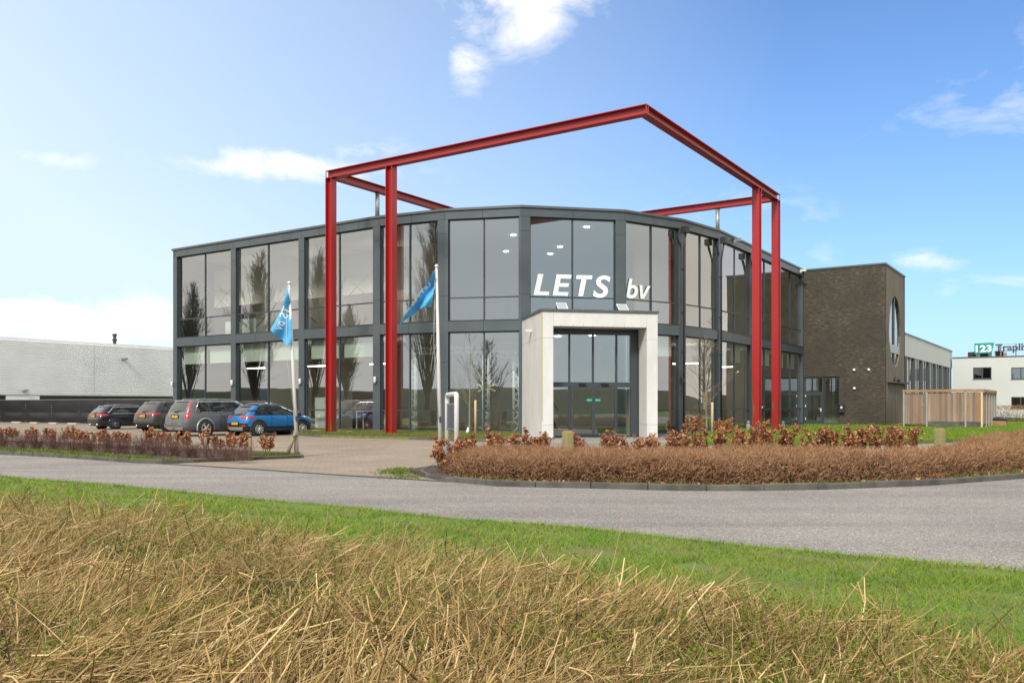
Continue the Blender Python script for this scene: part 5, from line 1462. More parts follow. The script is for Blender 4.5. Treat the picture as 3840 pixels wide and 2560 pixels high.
    def plate_h(z):
        for i in range(len(lo)-1):
            if lo[i][0][2] <= z <= lo[i+1][0][2]: return i+(z-lo[i][0][2])/(lo[i+1][0][2]-lo[i][0][2])
        return 3
    c = ring_at(lo[int(plate_h(pz))], 0).lerp(ring_at(lo[int(plate_h(pz))+1], 0), plate_h(pz) % 1)
    px = c.x-0.035
    MB().box((px+0.012, 0, pz), (0.02, 0.60, 0.19)).build('plate_recess', M_BLKP, car, world=False)
    pl = MB().box((px, 0, pz), (0.016, 0.52, 0.115)).build('licence_plate', M_PLATE, car, world=False)
    MB().box((px-0.006, 0.235, pz), (0.012, 0.05, 0.113)).build('plate_band', M_PLBLUE, pl, world=False)
    def rear_text(t, y0, wd, z0, h, m_, par, xo, name='lettering', bold=0.02):
        vs, fs = text_verts(t, 1.0, 0, bold); xa, xb = min(v[0] for v in vs), max(v[0] for v in vs); ym = max(v[1] for v in vs)
        MB().add([(xo, y0-(v[0]-xa)/(xb-xa)*wd, z0+v[1]/ym*h) for v in vs], fs).build(name, m_, par, world=False)
    rear_text(s['reg'], 0.195, 0.42, pz-0.037, 0.075, M_PLTXT, pl, px-0.0085)
    if s.get('script'):
        t, y0, wd, z0, h = s['script']; c = ring_at(lo[int(plate_h(z0))], 0).lerp(ring_at(lo[int(plate_h(z0))+1], 0), plate_h(z0) % 1)
        rear_text(t, y0, wd, z0, h, M_CHROME, body, c.x-0.03, 'emblem')
    if s.get('badge'):
        z0 = s['badge']; c = ring_at(lo[int(plate_h(z0))], 0).lerp(ring_at(lo[int(plate_h(z0))+1], 0), plate_h(z0) % 1)
        MB().lathe([(0.045, -0.01), (0.045, 0.01)], (c.x-0.008, 0, z0), 14, axis='X').build('emblem', M_CHROME, body, world=False)
    # wiper, rails, mirrors, handles, exhausts
    p = ring_at(gh[0], 0).lerp(ring_at(gh[1], 0), 0.30)
    MB().bar((p.x-0.03, 0.02, p.z), (p.x+0.01, -0.32, p.z+0.05), 0.018).box((p.x-0.02, 0, p.z-0.01), (0.05, 0.26, 0.05)).build('rear_wiper', M_BLKP, car, world=False)
    for sy in (-1, 1):
        if s.get('rails'):
            a0, a1 = xr+0.45+rk, ws-fr*1.25; zz = H-0.005
            MB().tube([(a0, sy*w*0.64, zz-0.03), (a0+0.12, sy*w*0.65, zz+0.045), ((a0+a1)/2, sy*w*0.66, zz+0.055), (a1-0.15, sy*w*0.64, zz+0.03), (a1, sy*w*0.63, zz-0.04)], 0.018, 6).build('roof_rail', s['rails'], car, world=False)
        MB().box((ws-0.42, sy*(w+0.06), belt+0.03), (0.12, 0.22, 0.15)).bar((ws-0.42, sy*(w*0.92), belt-0.02), (ws-0.42, sy*(w+0.02), belt), 0.05).build('wing_mirror', s.get('mirm', pm), car, world=False, bevel=0.02)
        for hx in s.get('handles', (wb*0.33, wb*0.70)):
            MB().box((hx, sy*(w*0.975+0.012), belt-0.13), (0.20, 0.03, 0.035)).build('door_handle', s.get('hm', pm), car, world=False, bevel=0.01)
        for dx in s.get('seams', (wb*0.28, wb*0.64)):
            MB().box((dx, sy*(w*0.992), (belt+0.36)/2), (0.012, 0.02, belt-0.40)).build('door_seam', M_BLKP, car, world=False)
        if s.get('exh'): MB().lathe([(0.045, -0.04), (0.05, 0.05)], (xr+0.06, sy*w*0.55, bz+0.08), 10, axis='X').build('exhaust', M_CHROME, car, world=False)
        # wheel wells and arches
        for wx in (0.0, wb):
            yy = sy*w*0.986
            MB().lathe([(r+0.075, -0.02), (r+0.075, 0.02)], (wx, yy-sy*0.012, r+0.01), 30, axis='Y', smooth=False).build('wheel_well', M_CINT, car, world=False)
            vs, fs = [], []
            na = 18
            for k in range(na+1):
                a = math.radians(-14+208*k/na)
                for rr_, oo in ((r+0.065, 0.012), (r+s.get('archw', 0.12), 0.014), (r+s.get('archw', 0.12)+0.015, -0.01)):
                    vs.append((wx+rr_*math.cos(a), yy+sy*oo, r+0.01+rr_*math.sin(a)))
            for k in range(na):
                for q in range(2): fs.append((k*3+q, k*3+q+1, (k+1)*3+q+1, (k+1)*3+q))
            MB().add(vs, fs, True).build('wheel_arch', s.get('archm', cl), car, world=False)
            wheel(car, wx, sy*(w-0.093), r, 0.235, sy, s['spokes'], s['rim'])
    if s.get('towbar'): MB().tube([(xr+0.1, 0, 0.33), (xr-0.04, 0, 0.32), (xr-0.09, 0, 0.40)], 0.022, 6).build('tow_bar', M_BLKP, car, world=False)
    MB().box((wb/2, 0, 0.26), (wb+0.9, W*0.80, 0.16)).build('underbody', M_CINT, car, world=False)
    for sy in (-0.35, 0.35):
        for sx in (0.25*wb, 0.66*wb):
            MB().box((sx, sy, belt+0.02), (0.12, 0.46, 0.52)).box((sx, sy, belt+0.36), (0.09, 0.26, 0.16)).build('seat', M_CINT, car, world=False, bevel=0.03)
    return car
P_BLUE = paint('blue_paint', (0.010, 0.16, 0.42)); P_GREY = paint('grey_paint', (0.115, 0.125, 0.13))
P_DK = paint('bronze_grey_paint', (0.060, 0.057, 0.053)); P_NAVY = paint('dark_navy_paint', (0.010, 0.012, 0.020))
P_BLACKR = paint('black_roof_paint', (0.012, 0.016, 0.035))
HEAD = 54.0
def wheel_pos(x, y, W, head, D=None):
    """car origin (rear axle centre) from the survey column of the outer right rear wheel"""
    p = P(x, y) if D is None else AT(x, D); h = math.radians(head); w = W/2-0.02
    return (p[0]-math.sin(h)*w, p[1]+math.cos(h)*w)
make_car(dict(label='bright blue crossover car parked nearest the red columns', L=4.14, W=1.76, H=1.49, wb=2.58, r=0.325, ro=0.74, belt=0.98, wind=2.72, rake=0.50, fr=1.05,
    pos=wheel_pos(971, 1634, 1.76, 52), head=52, paint=P_BLUE, roof=P_BLACKR, floating=True, cpil=1.6, cuts=(0.13, 0.47, 0.93), rails=M_SILV, lights='wide', lx=0.52, lo=1.5, lz=(4.25, 5.5), refl=True,
    cladh=2.0, bumph=2.75, skid=True, plate=0.60, reg='H-527-PX', script=('KIA', 0.07, 0.14, 0.83, 0.055), spokes=10, rim=M_RIM, archw=0.15, third=True, spoil=P_BLACKR, mirm=P_BLACKR, bz=0.24))
make_car(dict(label='large grey metallic sport utility car with tall red rear lights and silver wheels', L=4.95, W=1.94, H=1.73, wb=2.98, r=0.375, ro=1.08, belt=1.10, wind=3.28, rake=0.34, fr=1.15,
    pos=wheel_pos(772, 1634, 1.94, 54), head=54, paint=P_GREY, clad=P_GREY, cuts=(0.07, 0.30, 0.58, 0.92), chrome=M_CHROME, rails=M_SILV, lights='tall', cladh=0.6, bumph=1.2, strip=True, skid=True, plate=0.93,
    reg='K-590-TX', script=('V O L V O', 0.24, 0.48, 1.045, 0.05), spokes=5, rim=M_RIM, archw=0.11, archm=M_SILV, towbar=True, bz=0.27, hm=P_GREY))
make_car(dict(label='dark bronze-grey sport utility car between the estate and the large grey car', L=4.61, W=1.88, H=1.66, wb=2.71, r=0.35, ro=0.98, belt=1.05, wind=3.0, rake=0.45, fr=1.10,
    pos=wheel_pos(629, 1620, 1.88, 57, 47.6), head=57, paint=P_DK, cuts=(0.10, 0.28, 0.58, 0.92), chrome=M_BLKP, rails=M_SILV, lights='wide', lx=0.55, lo=1.2, lz=(4.5, 5.6), cladh=1.6, bumph=2.2, plate=0.88,
    reg='G-318-KB', spokes=5, rim=M_RIM, archw=0.10, bz=0.26, exh=True))
make_car(dict(label='dark navy estate car with chrome window line, leftmost of the parked cars', L=4.63, W=1.81, H=1.44, wb=2.81, r=0.325, ro=0.98, belt=0.93, wind=3.02, rake=0.52, fr=1.05,
    pos=wheel_pos(432, 1607.6, 1.81, 50, 52.5), head=50, paint=P_NAVY, clad=P_NAVY, cuts=(0.08, 0.30, 0.58, 0.93), chrome=M_CHROME, rails=M_SILV, lights='wide', lx=0.50, lo=1.6, lz=(4.4, 5.6), cladh=0.4, bumph=0.9,
    plate=0.80, reg='6-TBL-98', badge=0.885, spokes=10, rim=M_RIMD, archw=0.075, bz=0.20, exh=True, mirm=P_NAVY))

# ------------------------------------------------------------------ flags and poles
M_POLE = mat('white_pole', (0.58, 0.56, 0.53), 0.45, var=0.06, vscale=4)
M_FLAG = mat('blue_flag', (0.075, 0.35, 0.62), 0.8)
M_FLAGT = mat('flag_white', (0.75, 0.78, 0.80), 0.8)
def flagpole(base_px, D, top_px, lab):
    b = AT(base_px[0], D); t = AT(top_px[0], D); zt = ZAT(top_px[1], D)
    root = thing('flagpole', lab, 'flagpole', (b[0], b[1], 0.0), 0, 'white flagpoles by the drive')
    MB().tube([(b[0], b[1], -0.05), ((b[0]*0.5+t[0]*0.5), b[1], zt*0.5), (t[0], t[1], zt)], [0.055, 0.048, 0.034], 12).build('pole', M_POLE, root)
    MB().lathe([(0.034, zt), (0.055, zt+0.01), (0.055, zt+0.05), (0.02, zt+0.09)], (t[0], t[1], 0), 10).build('pole_cap', M_POLE, root)
    r = MB().tube([(t[0]-0.04, t[1]-0.05, zt-0.05), (t[0]-0.07, t[1]-0.06, zt*0.6), (b[0]-0.05, b[1]-0.07, 1.1)], 0.006, 4)
    r.build('halyard', M_POLE, root)
    MB().box((b[0]-0.0, b[1]-0.06, 1.1), (0.05, 0.06, 0.16)).build('cleat', M_PIPE, root)
    return root
flagpole((1115, 1712), 25.0, (1084, 1066), 'leaning white flagpole beside the wooden brace stakes left of the drive')
flagpole((1652, 1722), 23.7, (1637, 1003), 'leaning white flagpole beside the grey sign frame right of the drive')
def flag(D, rows, ripple, lab, texts, loc_px):
    """rows: (y, x_left, x_right) outline in survey pixels, top to bottom; hung as a creased sheet at distance D"""
    mpp = D/FPX
    def w3(x, y):
        X, Z = (x-CX)*mpp, EYE+(HY-y)*mpp
        return (X, D+ripple(x, y)-0.07, Z)
    root = thing('flag', lab, 'flag', (w3(*loc_px)[0], D-0.07, w3(*loc_px)[2]), 0, 'blue company flags')
    n, mcol = 34, 12; vs, fs = [], []
    for i in range(n+1):
        f = i/n*(len(rows)-1); k = min(int(f), len(rows)-2); t = f-k
        y = rows[k][0]*(1-t)+rows[k+1][0]*t; xl = rows[k][1]*(1-t)+rows[k+1][1]*t; xr = rows[k][2]*(1-t)+rows[k+1][2]*t
        for j in range(mcol+1): vs.append(w3(xl+(xr-xl)*j/mcol, y))
    for i in range(n):
        for j in range(mcol): a = i*(mcol+1)+j; fs.append((a, a+1, a+mcol+2, a+mcol+1))
    cloth = MB().add(vs, fs, True).build('cloth', M_FLAG, root)
    for t, o, e, up, h, wd in texts:
        vs, fs = text_verts(t, 1.0, 0, 0.02); xa, xb = min(v[0] for v in vs), max(v[0] for v in vs)
        out = []
        for v in vs:
            s_, q = (v[0]-xa)/(xb-xa)*wd, v[1]*h/0.7
            x, y = o[0]+e[0]*s_+up[0]*q, o[1]+e[1]*s_+up[1]*q
            p = w3(x, y); out.append((p[0], p[1]-0.012, p[2]))
        MB().add(out, fs).build('lettering', M_FLAGT, cloth)
rip1 = lambda x, y: 0.10*math.sin((x+y*0.38)*0.095) + 0.05*math.sin((x*0.6+y)*0.06)
flag(25.0, [(1074, 1084, 1087), (1110, 1077, 1090), (1150, 1064, 1092), (1200, 1040, 1095), (1236, 1018, 1097), (1262, 1042, 1098), (1284, 1068, 1096), (1296, 1084, 1089)], rip1,
     'blue flag with mirrored white letters hanging from the left pole', [('TS bv', (1092, 1158), (-0.385, 0.923), (-0.923, -0.385), 26, 92)], (1086, 1074))
rip2 = lambda x, y: 0.12*math.sin((x+y*0.65)*0.12) + 0.05*math.sin((x-y)*0.05)
flag(23.7, [(1019, 1629, 1633), (1050, 1613, 1632), (1090, 1588, 1629), (1125, 1565, 1624), (1152, 1543, 1618), (1158, 1538, 1572), (1180, 1524, 1548), (1200, 1511, 1522), (1215, 1502, 1506)], rip2,
     'blue flag furled to a long slanting point on the right pole', [('LETS bv', (1616, 1066), (-0.62, 0.785), (-0.785, -0.62), 9, 110)], (1631, 1019))

# ------------------------------------------------------------------ stakes, sign frame, bollards
M_STAKE = mat('weathered_stake', (0.24, 0.19, 0.12), 0.9, var=0.2, vscale=6)
def stake(x, ytop, ybot, D, lab, r=0.045, lean=(0, 0), grp='wooden stakes in the left bed'):
    p = AT(x, D); z1 = ZAT(ytop, D)
    root = thing('wooden_stake', lab, 'stake', (p[0], p[1], 0.05), 0, grp)
    MB().tube([(p[0], p[1], 0.0), (p[0]+lean[0], p[1]+lean[1], z1-0.01), (p[0]+lean[0], p[1]+lean[1], z1)], [r, r, r*0.8], 9, smooth=True).build('shaft', M_STAKE, root)
    MB().lathe([(r*1.0, z1-0.07), (r*1.12, z1-0.06), (r*1.12, z1-0.03), (r*1.0, z1-0.02)], (p[0]+lean[0], p[1]+lean[1], 0), 9).build('tie', M_PIPE, root)
stake(342, 1618, 1670, 26.6, 'wooden stake among the beech leaves below the dark estate car')
stake(771, 1628, 1690, 23.6, 'wooden stake in the bed below the large grey car')
stake(938, 1631, 1700, 23.4, 'wooden stake in the bed below the blue car')
stake(2834, 1598, 1660, 22.0, 'short wooden stake in the beech hedge before the right red columns', grp='wooden stakes in the right bed')
for (x0, y0, x1, y1, lab) in ((1073, 1704, 1108, 1622, 'slanting wooden brace stake at the foot of the left flagpole'), (1112, 1708, 1107, 1613, 'upright wooden brace stake against the left flagpole')):
    D = 24.9 if x0 < 1100 else 25.1
    a, b = AT(x0, D), AT(x1, D); root = thing('wooden_brace', lab, 'stake', (a[0], a[1], 0.05), 0, 'brace stakes at the left flagpole')
    MB().tube([(a[0], a[1], 0.0), (b[0], b[1], ZAT(y1, D))], [0.055, 0.05], 9).build('shaft', M_STAKE, root)
    MB().box((b[0], b[1], ZAT(y1, D)-0.1), (0.12, 0.12, 0.03)).build('tie', M_PIPE, root)
M_SIGNF = mat('sign_tube', (0.60, 0.585, 0.56), 0.4, var=0.05, vscale=3)
M_PLQ = mat('sign_plaque', (0.075, 0.085, 0.115), 0.35, var=0.5, vscale=14)
nA, fB_ = AT(1712, 18.9), AT(1677, 20.5)
sf = thing('sign_frame', 'pale rounded tube sign frame with a small dark plaque at the drive', 'sign', (nA[0], nA[1], 0.05))
zt_ = ZAT(1465, 18.9)-0.07
def sl(t, z): return (nA[0]+(fB_[0]-nA[0])*t, nA[1]+(fB_[1]-nA[1])*t, z)
c_ = 0.22
MB().tube([sl(0, 0.0), sl(0, zt_-0.15), sl(0.005, zt_-0.06), sl(0.02, zt_-0.015), sl(0.05, zt_), sl(0.5, zt_), sl(0.95, zt_), sl(0.98, zt_-0.015), sl(0.995, zt_-0.06), sl(1, zt_-0.15), sl(1, 0.0)], 0.055, 12).build('tube_frame', M_SIGNF, sf)
dirx, diry = (fB_[0]-nA[0]), (fB_[1]-nA[1]); ll = math.hypot(dirx, diry)
zq0, zq1 = 0.98, 1.50
mid_ = sl(0.5, (zq0+zq1)/2)
plq = MB().box(mid_, (ll-0.16, 0.035, zq1-zq0), rz=math.atan2(diry, dirx)).build('plaque', M_PLQ, sf)
for z in (zq0-0.02, zq1+0.02): MB().box((mid_[0], mid_[1], z), (ll-0.12, 0.05, 0.03), rz=math.atan2(diry, dirx)).build('clamp_bar', M_GALV, plq)
M_BOLL = mat('lichen_concrete', (0.22, 0.20, 0.13), 0.95, col2=(0.30, 0.25, 0.08), vscale=6, bump=0.5, bscale=40)
for x, yt, D, w_, lab in ((2129, 1617, 18.3, 0.19, 'lichen-covered concrete bollard in the brown hedge before the entrance'), (3524, 1608, 20.5, 0.19, 'yellow-topped concrete bollard in the brown hedge below the timber enclosure')):
    p = AT(x, D); z1 = ZAT(yt, D); t = thing('bollard', lab, 'bollard', (p[0], p[1], 0.05), 0.5, 'old concrete bollards in the hedge')
    MB().prism([(-w_/2, -w_/2), (w_/2, -w_/2), (w_/2, w_/2), (-w_/2, w_/2)], 0, z1-0.05).build('shaft', M_BOLL, t, world=False, bevel=0.03)
    MB().prism([(-w_*0.42, -w_*0.42), (w_*0.42, -w_*0.42), (w_*0.42, w_*0.42), (-w_*0.42, w_*0.42)], z1-0.055, z1-0.03).build('cap', M_BOLL, t, world=False, bevel=0.012)
# grey garden figures on the lawn by the right columns
M_STONE = mat('grey_stone', (0.26, 0.25, 0.23), 0.9, var=0.2, vscale=8)
for x, yb, yt, D, lab in ((2713, 1616, 1577, 43.2, 'grey stone figure at the foot of the right downpipe pier'), (2806, 1608, 1571, 46.0, 'dark stone figure just left of the first right red column'), (2936, 1598, 1566, 47.5, 'pale stone figure just right of the second right red column')):
    p = AT(x, D); h = (yb-yt)*D/FPX; t = thing('garden_figure', lab, 'garden figure', (p[0], p[1], 0.12), 0.3, 'stone garden figures')
    MB().lathe([(0.11, 0), (0.13, 0.06), (0.10, h*0.25), (0.125, h*0.45), (0.09, h*0.68), (0.05, h*0.74)], n=14).build('body', M_STONE, t, world=False)
    MB().lathe([(0.03, h*0.72), (0.075, h*0.80), (0.08, h*0.90), (0.03, h)], n=12).box((0.02, -0.10, h*0.86), (0.03, 0.1, 0.03)).build('head', M_STONE, t, world=False)
    MB().box((0, 0, 0.02), (0.32, 0.32, 0.04)).build('plinth', M_STONE, t, world=False)
p = AT(1755, 40.4)
pg = thing('marker_cone', 'small white marker cone on the grass beside the staked young tree', 'marker cone', (p[0], p[1], 0.10))
MB().lathe([(0.15, 0), (0.13, 0.03), (0.03, 0.34), (0.0, 0.35)], n=12).build('cone', M_LAMPB, pg, world=False)
MB().box((0, 0, 0.012), (0.34, 0.34, 0.024)).build('foot', M_LAMPB, pg, world=False)
# ------------------------------------------------------------------ vegetation
def sticks(p0, d, length, r0, bend=None, seg=2, sides=3, taper=0.75):
    """numpy twigs: arrays p0 (n,3), d (n,3 unit), length (n), r0 (n); tapered bent prisms"""
    n = len(p0); d = d/np.linalg.norm(d, axis=1, keepdims=True)
    ref = np.tile(np.array([[0.31, 0.52, 0.11]]), (n, 1))
    a = np.cross(d, ref); a /= np.linalg.norm(a, axis=1, keepdims=True)+1e-9; b = np.cross(d, a)
    if bend is None: bend = np.zeros((n, 3))
    rings = []
    for k in range(seg+1):
        t = k/seg; c = p0 + d*(length*t)[:, None] + bend*(t*t)
        r = r0*(1-taper*t)
        for s in range(sides):
            th = 2*math.pi*s/sides
            rings.append(c + (a*math.cos(th)+b*math.sin(th))*r[:, None])
    V_ = np.stack(rings, 1).reshape(-1, 3); m_ = (seg+1)*sides
    f = []
    for k in range(seg):
        for s in range(sides): f.append((k*sides+s, k*sides+(s+1) % sides, (k+1)*sides+(s+1) % sides, (k+1)*sides+s))
    f = np.array(f).ravel()
    F_ = (np.arange(n)[:, None]*m_ + f[None, :]).ravel()
    return V_, F_
def leaves(c, size, nrm=None, asp=1.6):
    """folded leaf quads at c (n,3)"""
    n = len(c); u_ = RNG.normal(size=(n, 3)); u_ /= np.linalg.norm(u_, axis=1, keepdims=True)
    w_ = np.cross(u_, RNG.normal(size=(n, 3))); w_ /= np.linalg.norm(w_, axis=1, keepdims=True)
    s = size[:, None]
    V_ = np.stack([c-u_*s*asp*0.5, c+w_*s*0.5, c+u_*s*asp*0.5, c-w_*s*0.5], 1).reshape(-1, 3)
    F_ = np.arange(4*n)
    return V_, F_
def blades(p, h, w, lean):
    """grass: quads tapering to a narrow tip"""
    n = len(p); th = RNG.uniform(0, 2*math.pi, n); s = np.stack([np.cos(th), np.sin(th), np.zeros(n)], 1)*(w/2)[:, None]
    tip = p + np.stack([lean[:, 0]*h, lean[:, 1]*h, h], 1)
    V_ = np.stack([p-s, p+s, tip+s*0.15, tip-s*0.15], 1).reshape(-1, 3)
    return V_, np.arange(4*n)
def inside(poly, pts):
    x, y = pts[:, 0], pts[:, 1]; r = np.zeros(len(pts), bool); n = len(poly)
    for i in range(n):
        x1, y1 = poly[i][:2]; x2, y2 = poly[(i+1) % n][:2]
        if y1 == y2: continue
        c = ((y1 > y) != (y2 > y)) & (x < (x2-x1)*(y-y1)/(y2-y1)+x1); r ^= c
    return r
def scatter(poly, n, dens=None):
    xs = [p[0] for p in poly]; ys = [p[1] for p in poly]; out = []
    tot = 0
    while tot < n:
        q = np.stack([RNG.uniform(min(xs), max(xs), n), RNG.uniform(min(ys), max(ys), n)], 1)
        q = q[inside(poly, q)]
        if dens is not None: q = q[RNG.uniform(size=len(q)) < dens(q)]
        out.append(q); tot += len(q)
    return np.concatenate(out)[:n]
def wob(q, s, seed=0.0):
    """cheap smooth field in -1..1"""
    x, y = q[:, 0]*s+seed, q[:, 1]*s-seed*1.7
    return (np.sin(x*1.3+1.7*np.sin(y*0.9))+np.sin(y*1.7+1.3*np.sin(x*1.1+2))+np.sin((x+y)*0.8+0.5))/3
def P3(q, z): return np.concatenate([q, np.full((len(q), 1), z) if np.isscalar(z) else z[:, None]], 1)
def merge(parts):
    vs, fs, o = [], [], 0
    for v, f in parts: vs.append(v); fs.append(f+o); o += len(v)
    return np.concatenate(vs), np.concatenate(fs)
M_GRASS = island_mat('grass_blade', [(0.065, 0.14, 0.012), (0.13, 0.235, 0.018), (0.19, 0.29, 0.028), (0.28, 0.33, 0.06), (0.22, 0.25, 0.06)], trans=0.3, patch_=0.55, pscale=1.6)
M_GRASSD = island_mat('dry_grass_blade', [(0.10, 0.15, 0.02), (0.20, 0.21, 0.05), (0.30, 0.25, 0.10), (0.12, 0.18, 0.025), (0.22, 0.22, 0.06)], trans=0.3)
M_WEED = island_mat('weed_leaf', [(0.10, 0.17, 0.02), (0.17, 0.24, 0.035), (0.09, 0.13, 0.02), (0.22, 0.22, 0.06)], trans=0.3)
M_STRAW = island_mat('hedge_stalk', [(0.15, 0.09, 0.032), (0.42, 0.275, 0.105), (0.26, 0.165, 0.056), (0.58, 0.41, 0.185), (0.19, 0.135, 0.045), (0.48, 0.31, 0.135), (0.70, 0.53, 0.28), (0.32, 0.24, 0.08), (0.11, 0.065, 0.025)], rough=0.7)
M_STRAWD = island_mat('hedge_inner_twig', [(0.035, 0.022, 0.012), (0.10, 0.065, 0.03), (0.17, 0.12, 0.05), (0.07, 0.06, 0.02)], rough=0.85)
M_SPROUT = island_mat('hedge_sprout', [(0.07, 0.10, 0.014), (0.16, 0.19, 0.025), (0.28, 0.29, 0.055), (0.11, 0.14, 0.02), (0.21, 0.24, 0.035)], trans=0.3)
M_BROWNT = island_mat('brown_twig', [(0.17, 0.075, 0.038), (0.32, 0.165, 0.085), (0.44, 0.25, 0.135), (0.26, 0.12, 0.06), (0.52, 0.32, 0.19), (0.22, 0.14, 0.055)], rough=0.8)
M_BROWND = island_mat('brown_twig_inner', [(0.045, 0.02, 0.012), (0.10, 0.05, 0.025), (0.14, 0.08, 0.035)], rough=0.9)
M_PURT = island_mat('dark_shrub_twig', [(0.075, 0.036, 0.030), (0.16, 0.085, 0.07), (0.24, 0.145, 0.12), (0.12, 0.06, 0.05)], rough=0.8)
M_BEECH = island_mat('beech_leaf', [(0.11, 0.028, 0.010), (0.25, 0.080, 0.026), (0.40, 0.165, 0.060), (0.54, 0.28, 0.135), (0.18, 0.046, 0.015)], rough=0.45, spec=0.5, trans=0.15)
M_BARK = mat('bark', (0.040, 0.030, 0.022), 0.95, col2=(0.075, 0.058, 0.042), vscale=10, bump=0.5, bscale=30)
M_BARKG = mat('young_bark', (0.20, 0.185, 0.10), 0.9, col2=(0.28, 0.235, 0.17), vscale=12)

# --- verge grass between the road and the trimmed hedge
HEDGE_BACK = [P(x_, y_, 0.60) for x_, y_ in ((-300, 1808), (0, 1842), (490, 1892), (900, 1938), (1300, 1990), (1700, 2026), (2100, 2066), (2500, 2140), (3000, 2212), (3400, 2262), (3840, 2355), (4200, 2420))]
verge_poly = [(-14, 20.0)] + [road_near[i] for i in range(1, 10)] + [(6.4, 6.4), (4.5, 1.2), (2.2, 1.6)] + [(p[0]-0.5, p[1]-0.75) for p in HEDGE_BACK[::-1]]
def near_dens(q): return np.clip((7.0/np.hypot(q[:, 0], q[:, 1]))**1.6, 0.05, 1)
q = scatter(verge_poly, 120000, near_dens)
bare = 0.6*wob(q, 0.9, 3.0)+1.0*wob(q, 3.9, 1.0); near_edge = np.zeros(len(q))
keep = bare > -0.95+0.45*np.clip((q[:, 0]-0.3)/4, 0, 1); q = q[keep]
for (x_, y_, rx_, ry_) in PATCH:
    c_ = P(x_, y_); du = (q[:, 0]-c_[0])*U[0]+(q[:, 1]-c_[1])*U[1]; dv = (q[:, 0]-c_[0])*V[0]+(q[:, 1]-c_[1])*V[1]
    q = q[((du/rx_)**2+(dv/ry_)**2 > RNG.uniform(0.3, 1.3, len(q)))]
dist = np.hypot(q[:, 0], q[:, 1])
h = RNG.uniform(0.025, 0.060, len(q))*(1+0.5*wob(q, 1.7, 5)); w = 0.0042*np.clip(dist/4.5, 1, 3.2)*RNG.uniform(0.8, 1.3, len(q))
v, f = blades(P3(q, 0.028), h, w, RNG.normal(0, 0.9, (len(q), 2)))
tag(raw_mesh('grass', v, f, 4, M_GRASS), 'bright green grass of the verge between road and trimmed hedge', 'grass', kind='stuff')
# ragged overhang of the verge on the asphalt, moss clumps
er = np.array(resample(road_near[1:10], 0.02)); er = er[RNG.uniform(size=len(er)) < 0.9]
q = np.repeat(er, 4, 0)+RNG.normal(0, 0.05, (len(er)*4, 2))+0.10*np.array([[-0.555, -0.83]])*1.0
h = RNG.uniform(0.03, 0.07, len(q)); v, f = blades(P3(q, 0.02), h, np.full(len(q), 0.007), RNG.normal(0, 0.6, (len(q), 2))+np.array([[0.2, 0.3]]))
tag(raw_mesh('edge_grass', v, f, 4, M_GRASS), 'ragged grass fringe creeping over the near road edge', 'grass', kind='stuff')

# --- trimmed dry hedge in the foreground
hedge_poly = HEDGE_BACK + [(3.6, 1.3), (2.4, 0.9), (-2.4, 0.9), (-6, 3.4)]
def hs(q):      # canopy height
    return 0.62+0.07*wob(q, 1.3, 2.0)+0.09*wob(q, 3.4, 7.0)+0.04*wob(q, 8.0, 3.0)
back_d = None
def hedge_edge_dist(q):
    d = np.full(len(q), 9.0)
    for a, b in zip(HEDGE_BACK, HEDGE_BACK[1:]):
        ax, ay = a; bx, by = b; l2 = (bx-ax)**2+(by-ay)**2
        t = np.clip(((q[:, 0]-ax)*(bx-ax)+(q[:, 1]-ay)*(by-ay))/l2, 0, 1)
        d = np.minimum(d, np.hypot(q[:, 0]-ax-t*(bx-ax), q[:, 1]-ay-t*(by-ay)))
    return d
def dn(q): return np.clip((3.2/np.hypot(q[:, 0], q[:, 1]))**1.2, 0.12, 1)
def hfall(q): return np.clip(hedge_edge_dist(q)/0.16, 0.45, 1)**0.5
def flow(q, n, sx=0.62, sz=0.55, spread=0.36):
    """stalks lie over in one direction, turning a little from clump to clump"""
    w1, w2 = wob(q, 2.6, 4.0), wob(q, 3.6, 8.0)
    d = np.stack([sx+0.75*w1+RNG.normal(0, spread, n), 0.10+0.6*w2+RNG.normal(0, spread, n), np.abs(sz+0.3*w2+RNG.normal(0, 0.28, n))], 1)
    return d/np.linalg.norm(d, axis=1, keepdims=True)
N1 = 56000
q = scatter(hedge_poly, N1, lambda q: dn(q)*np.clip(0.72+0.9*wob(q, 3.4, 7), 0.12, 1)); top = hs(q)*hfall(q)
l = RNG.uniform(0.06, 0.21, N1); dirv = flow(q, N1, 0.42, 0.62, 0.62)
z0 = np.clip(top - dirv[:, 2]*l*RNG.uniform(0.6, 1.05, N1) - np.abs(RNG.normal(0, 0.07, N1)), 0.03, None)
v1 = sticks(P3(q, z0), dirv, l, RNG.uniform(0.0011, 0.0025, N1), RNG.normal(0, 0.06, (N1, 3)), seg=3)
N2 = 4200
q2 = scatter(hedge_poly, N2, dn); t2 = hs(q2)*hfall(q2)
d2 = flow(q2, N2, 0.45, 0.15, 0.75)
v2 = sticks(P3(q2, t2-RNG.uniform(0.02, 0.10, N2)), d2, RNG.uniform(0.12, 0.38, N2), RNG.uniform(0.0010, 0.0026, N2), RNG.normal(0, 0.05, (N2, 3)), seg=3)
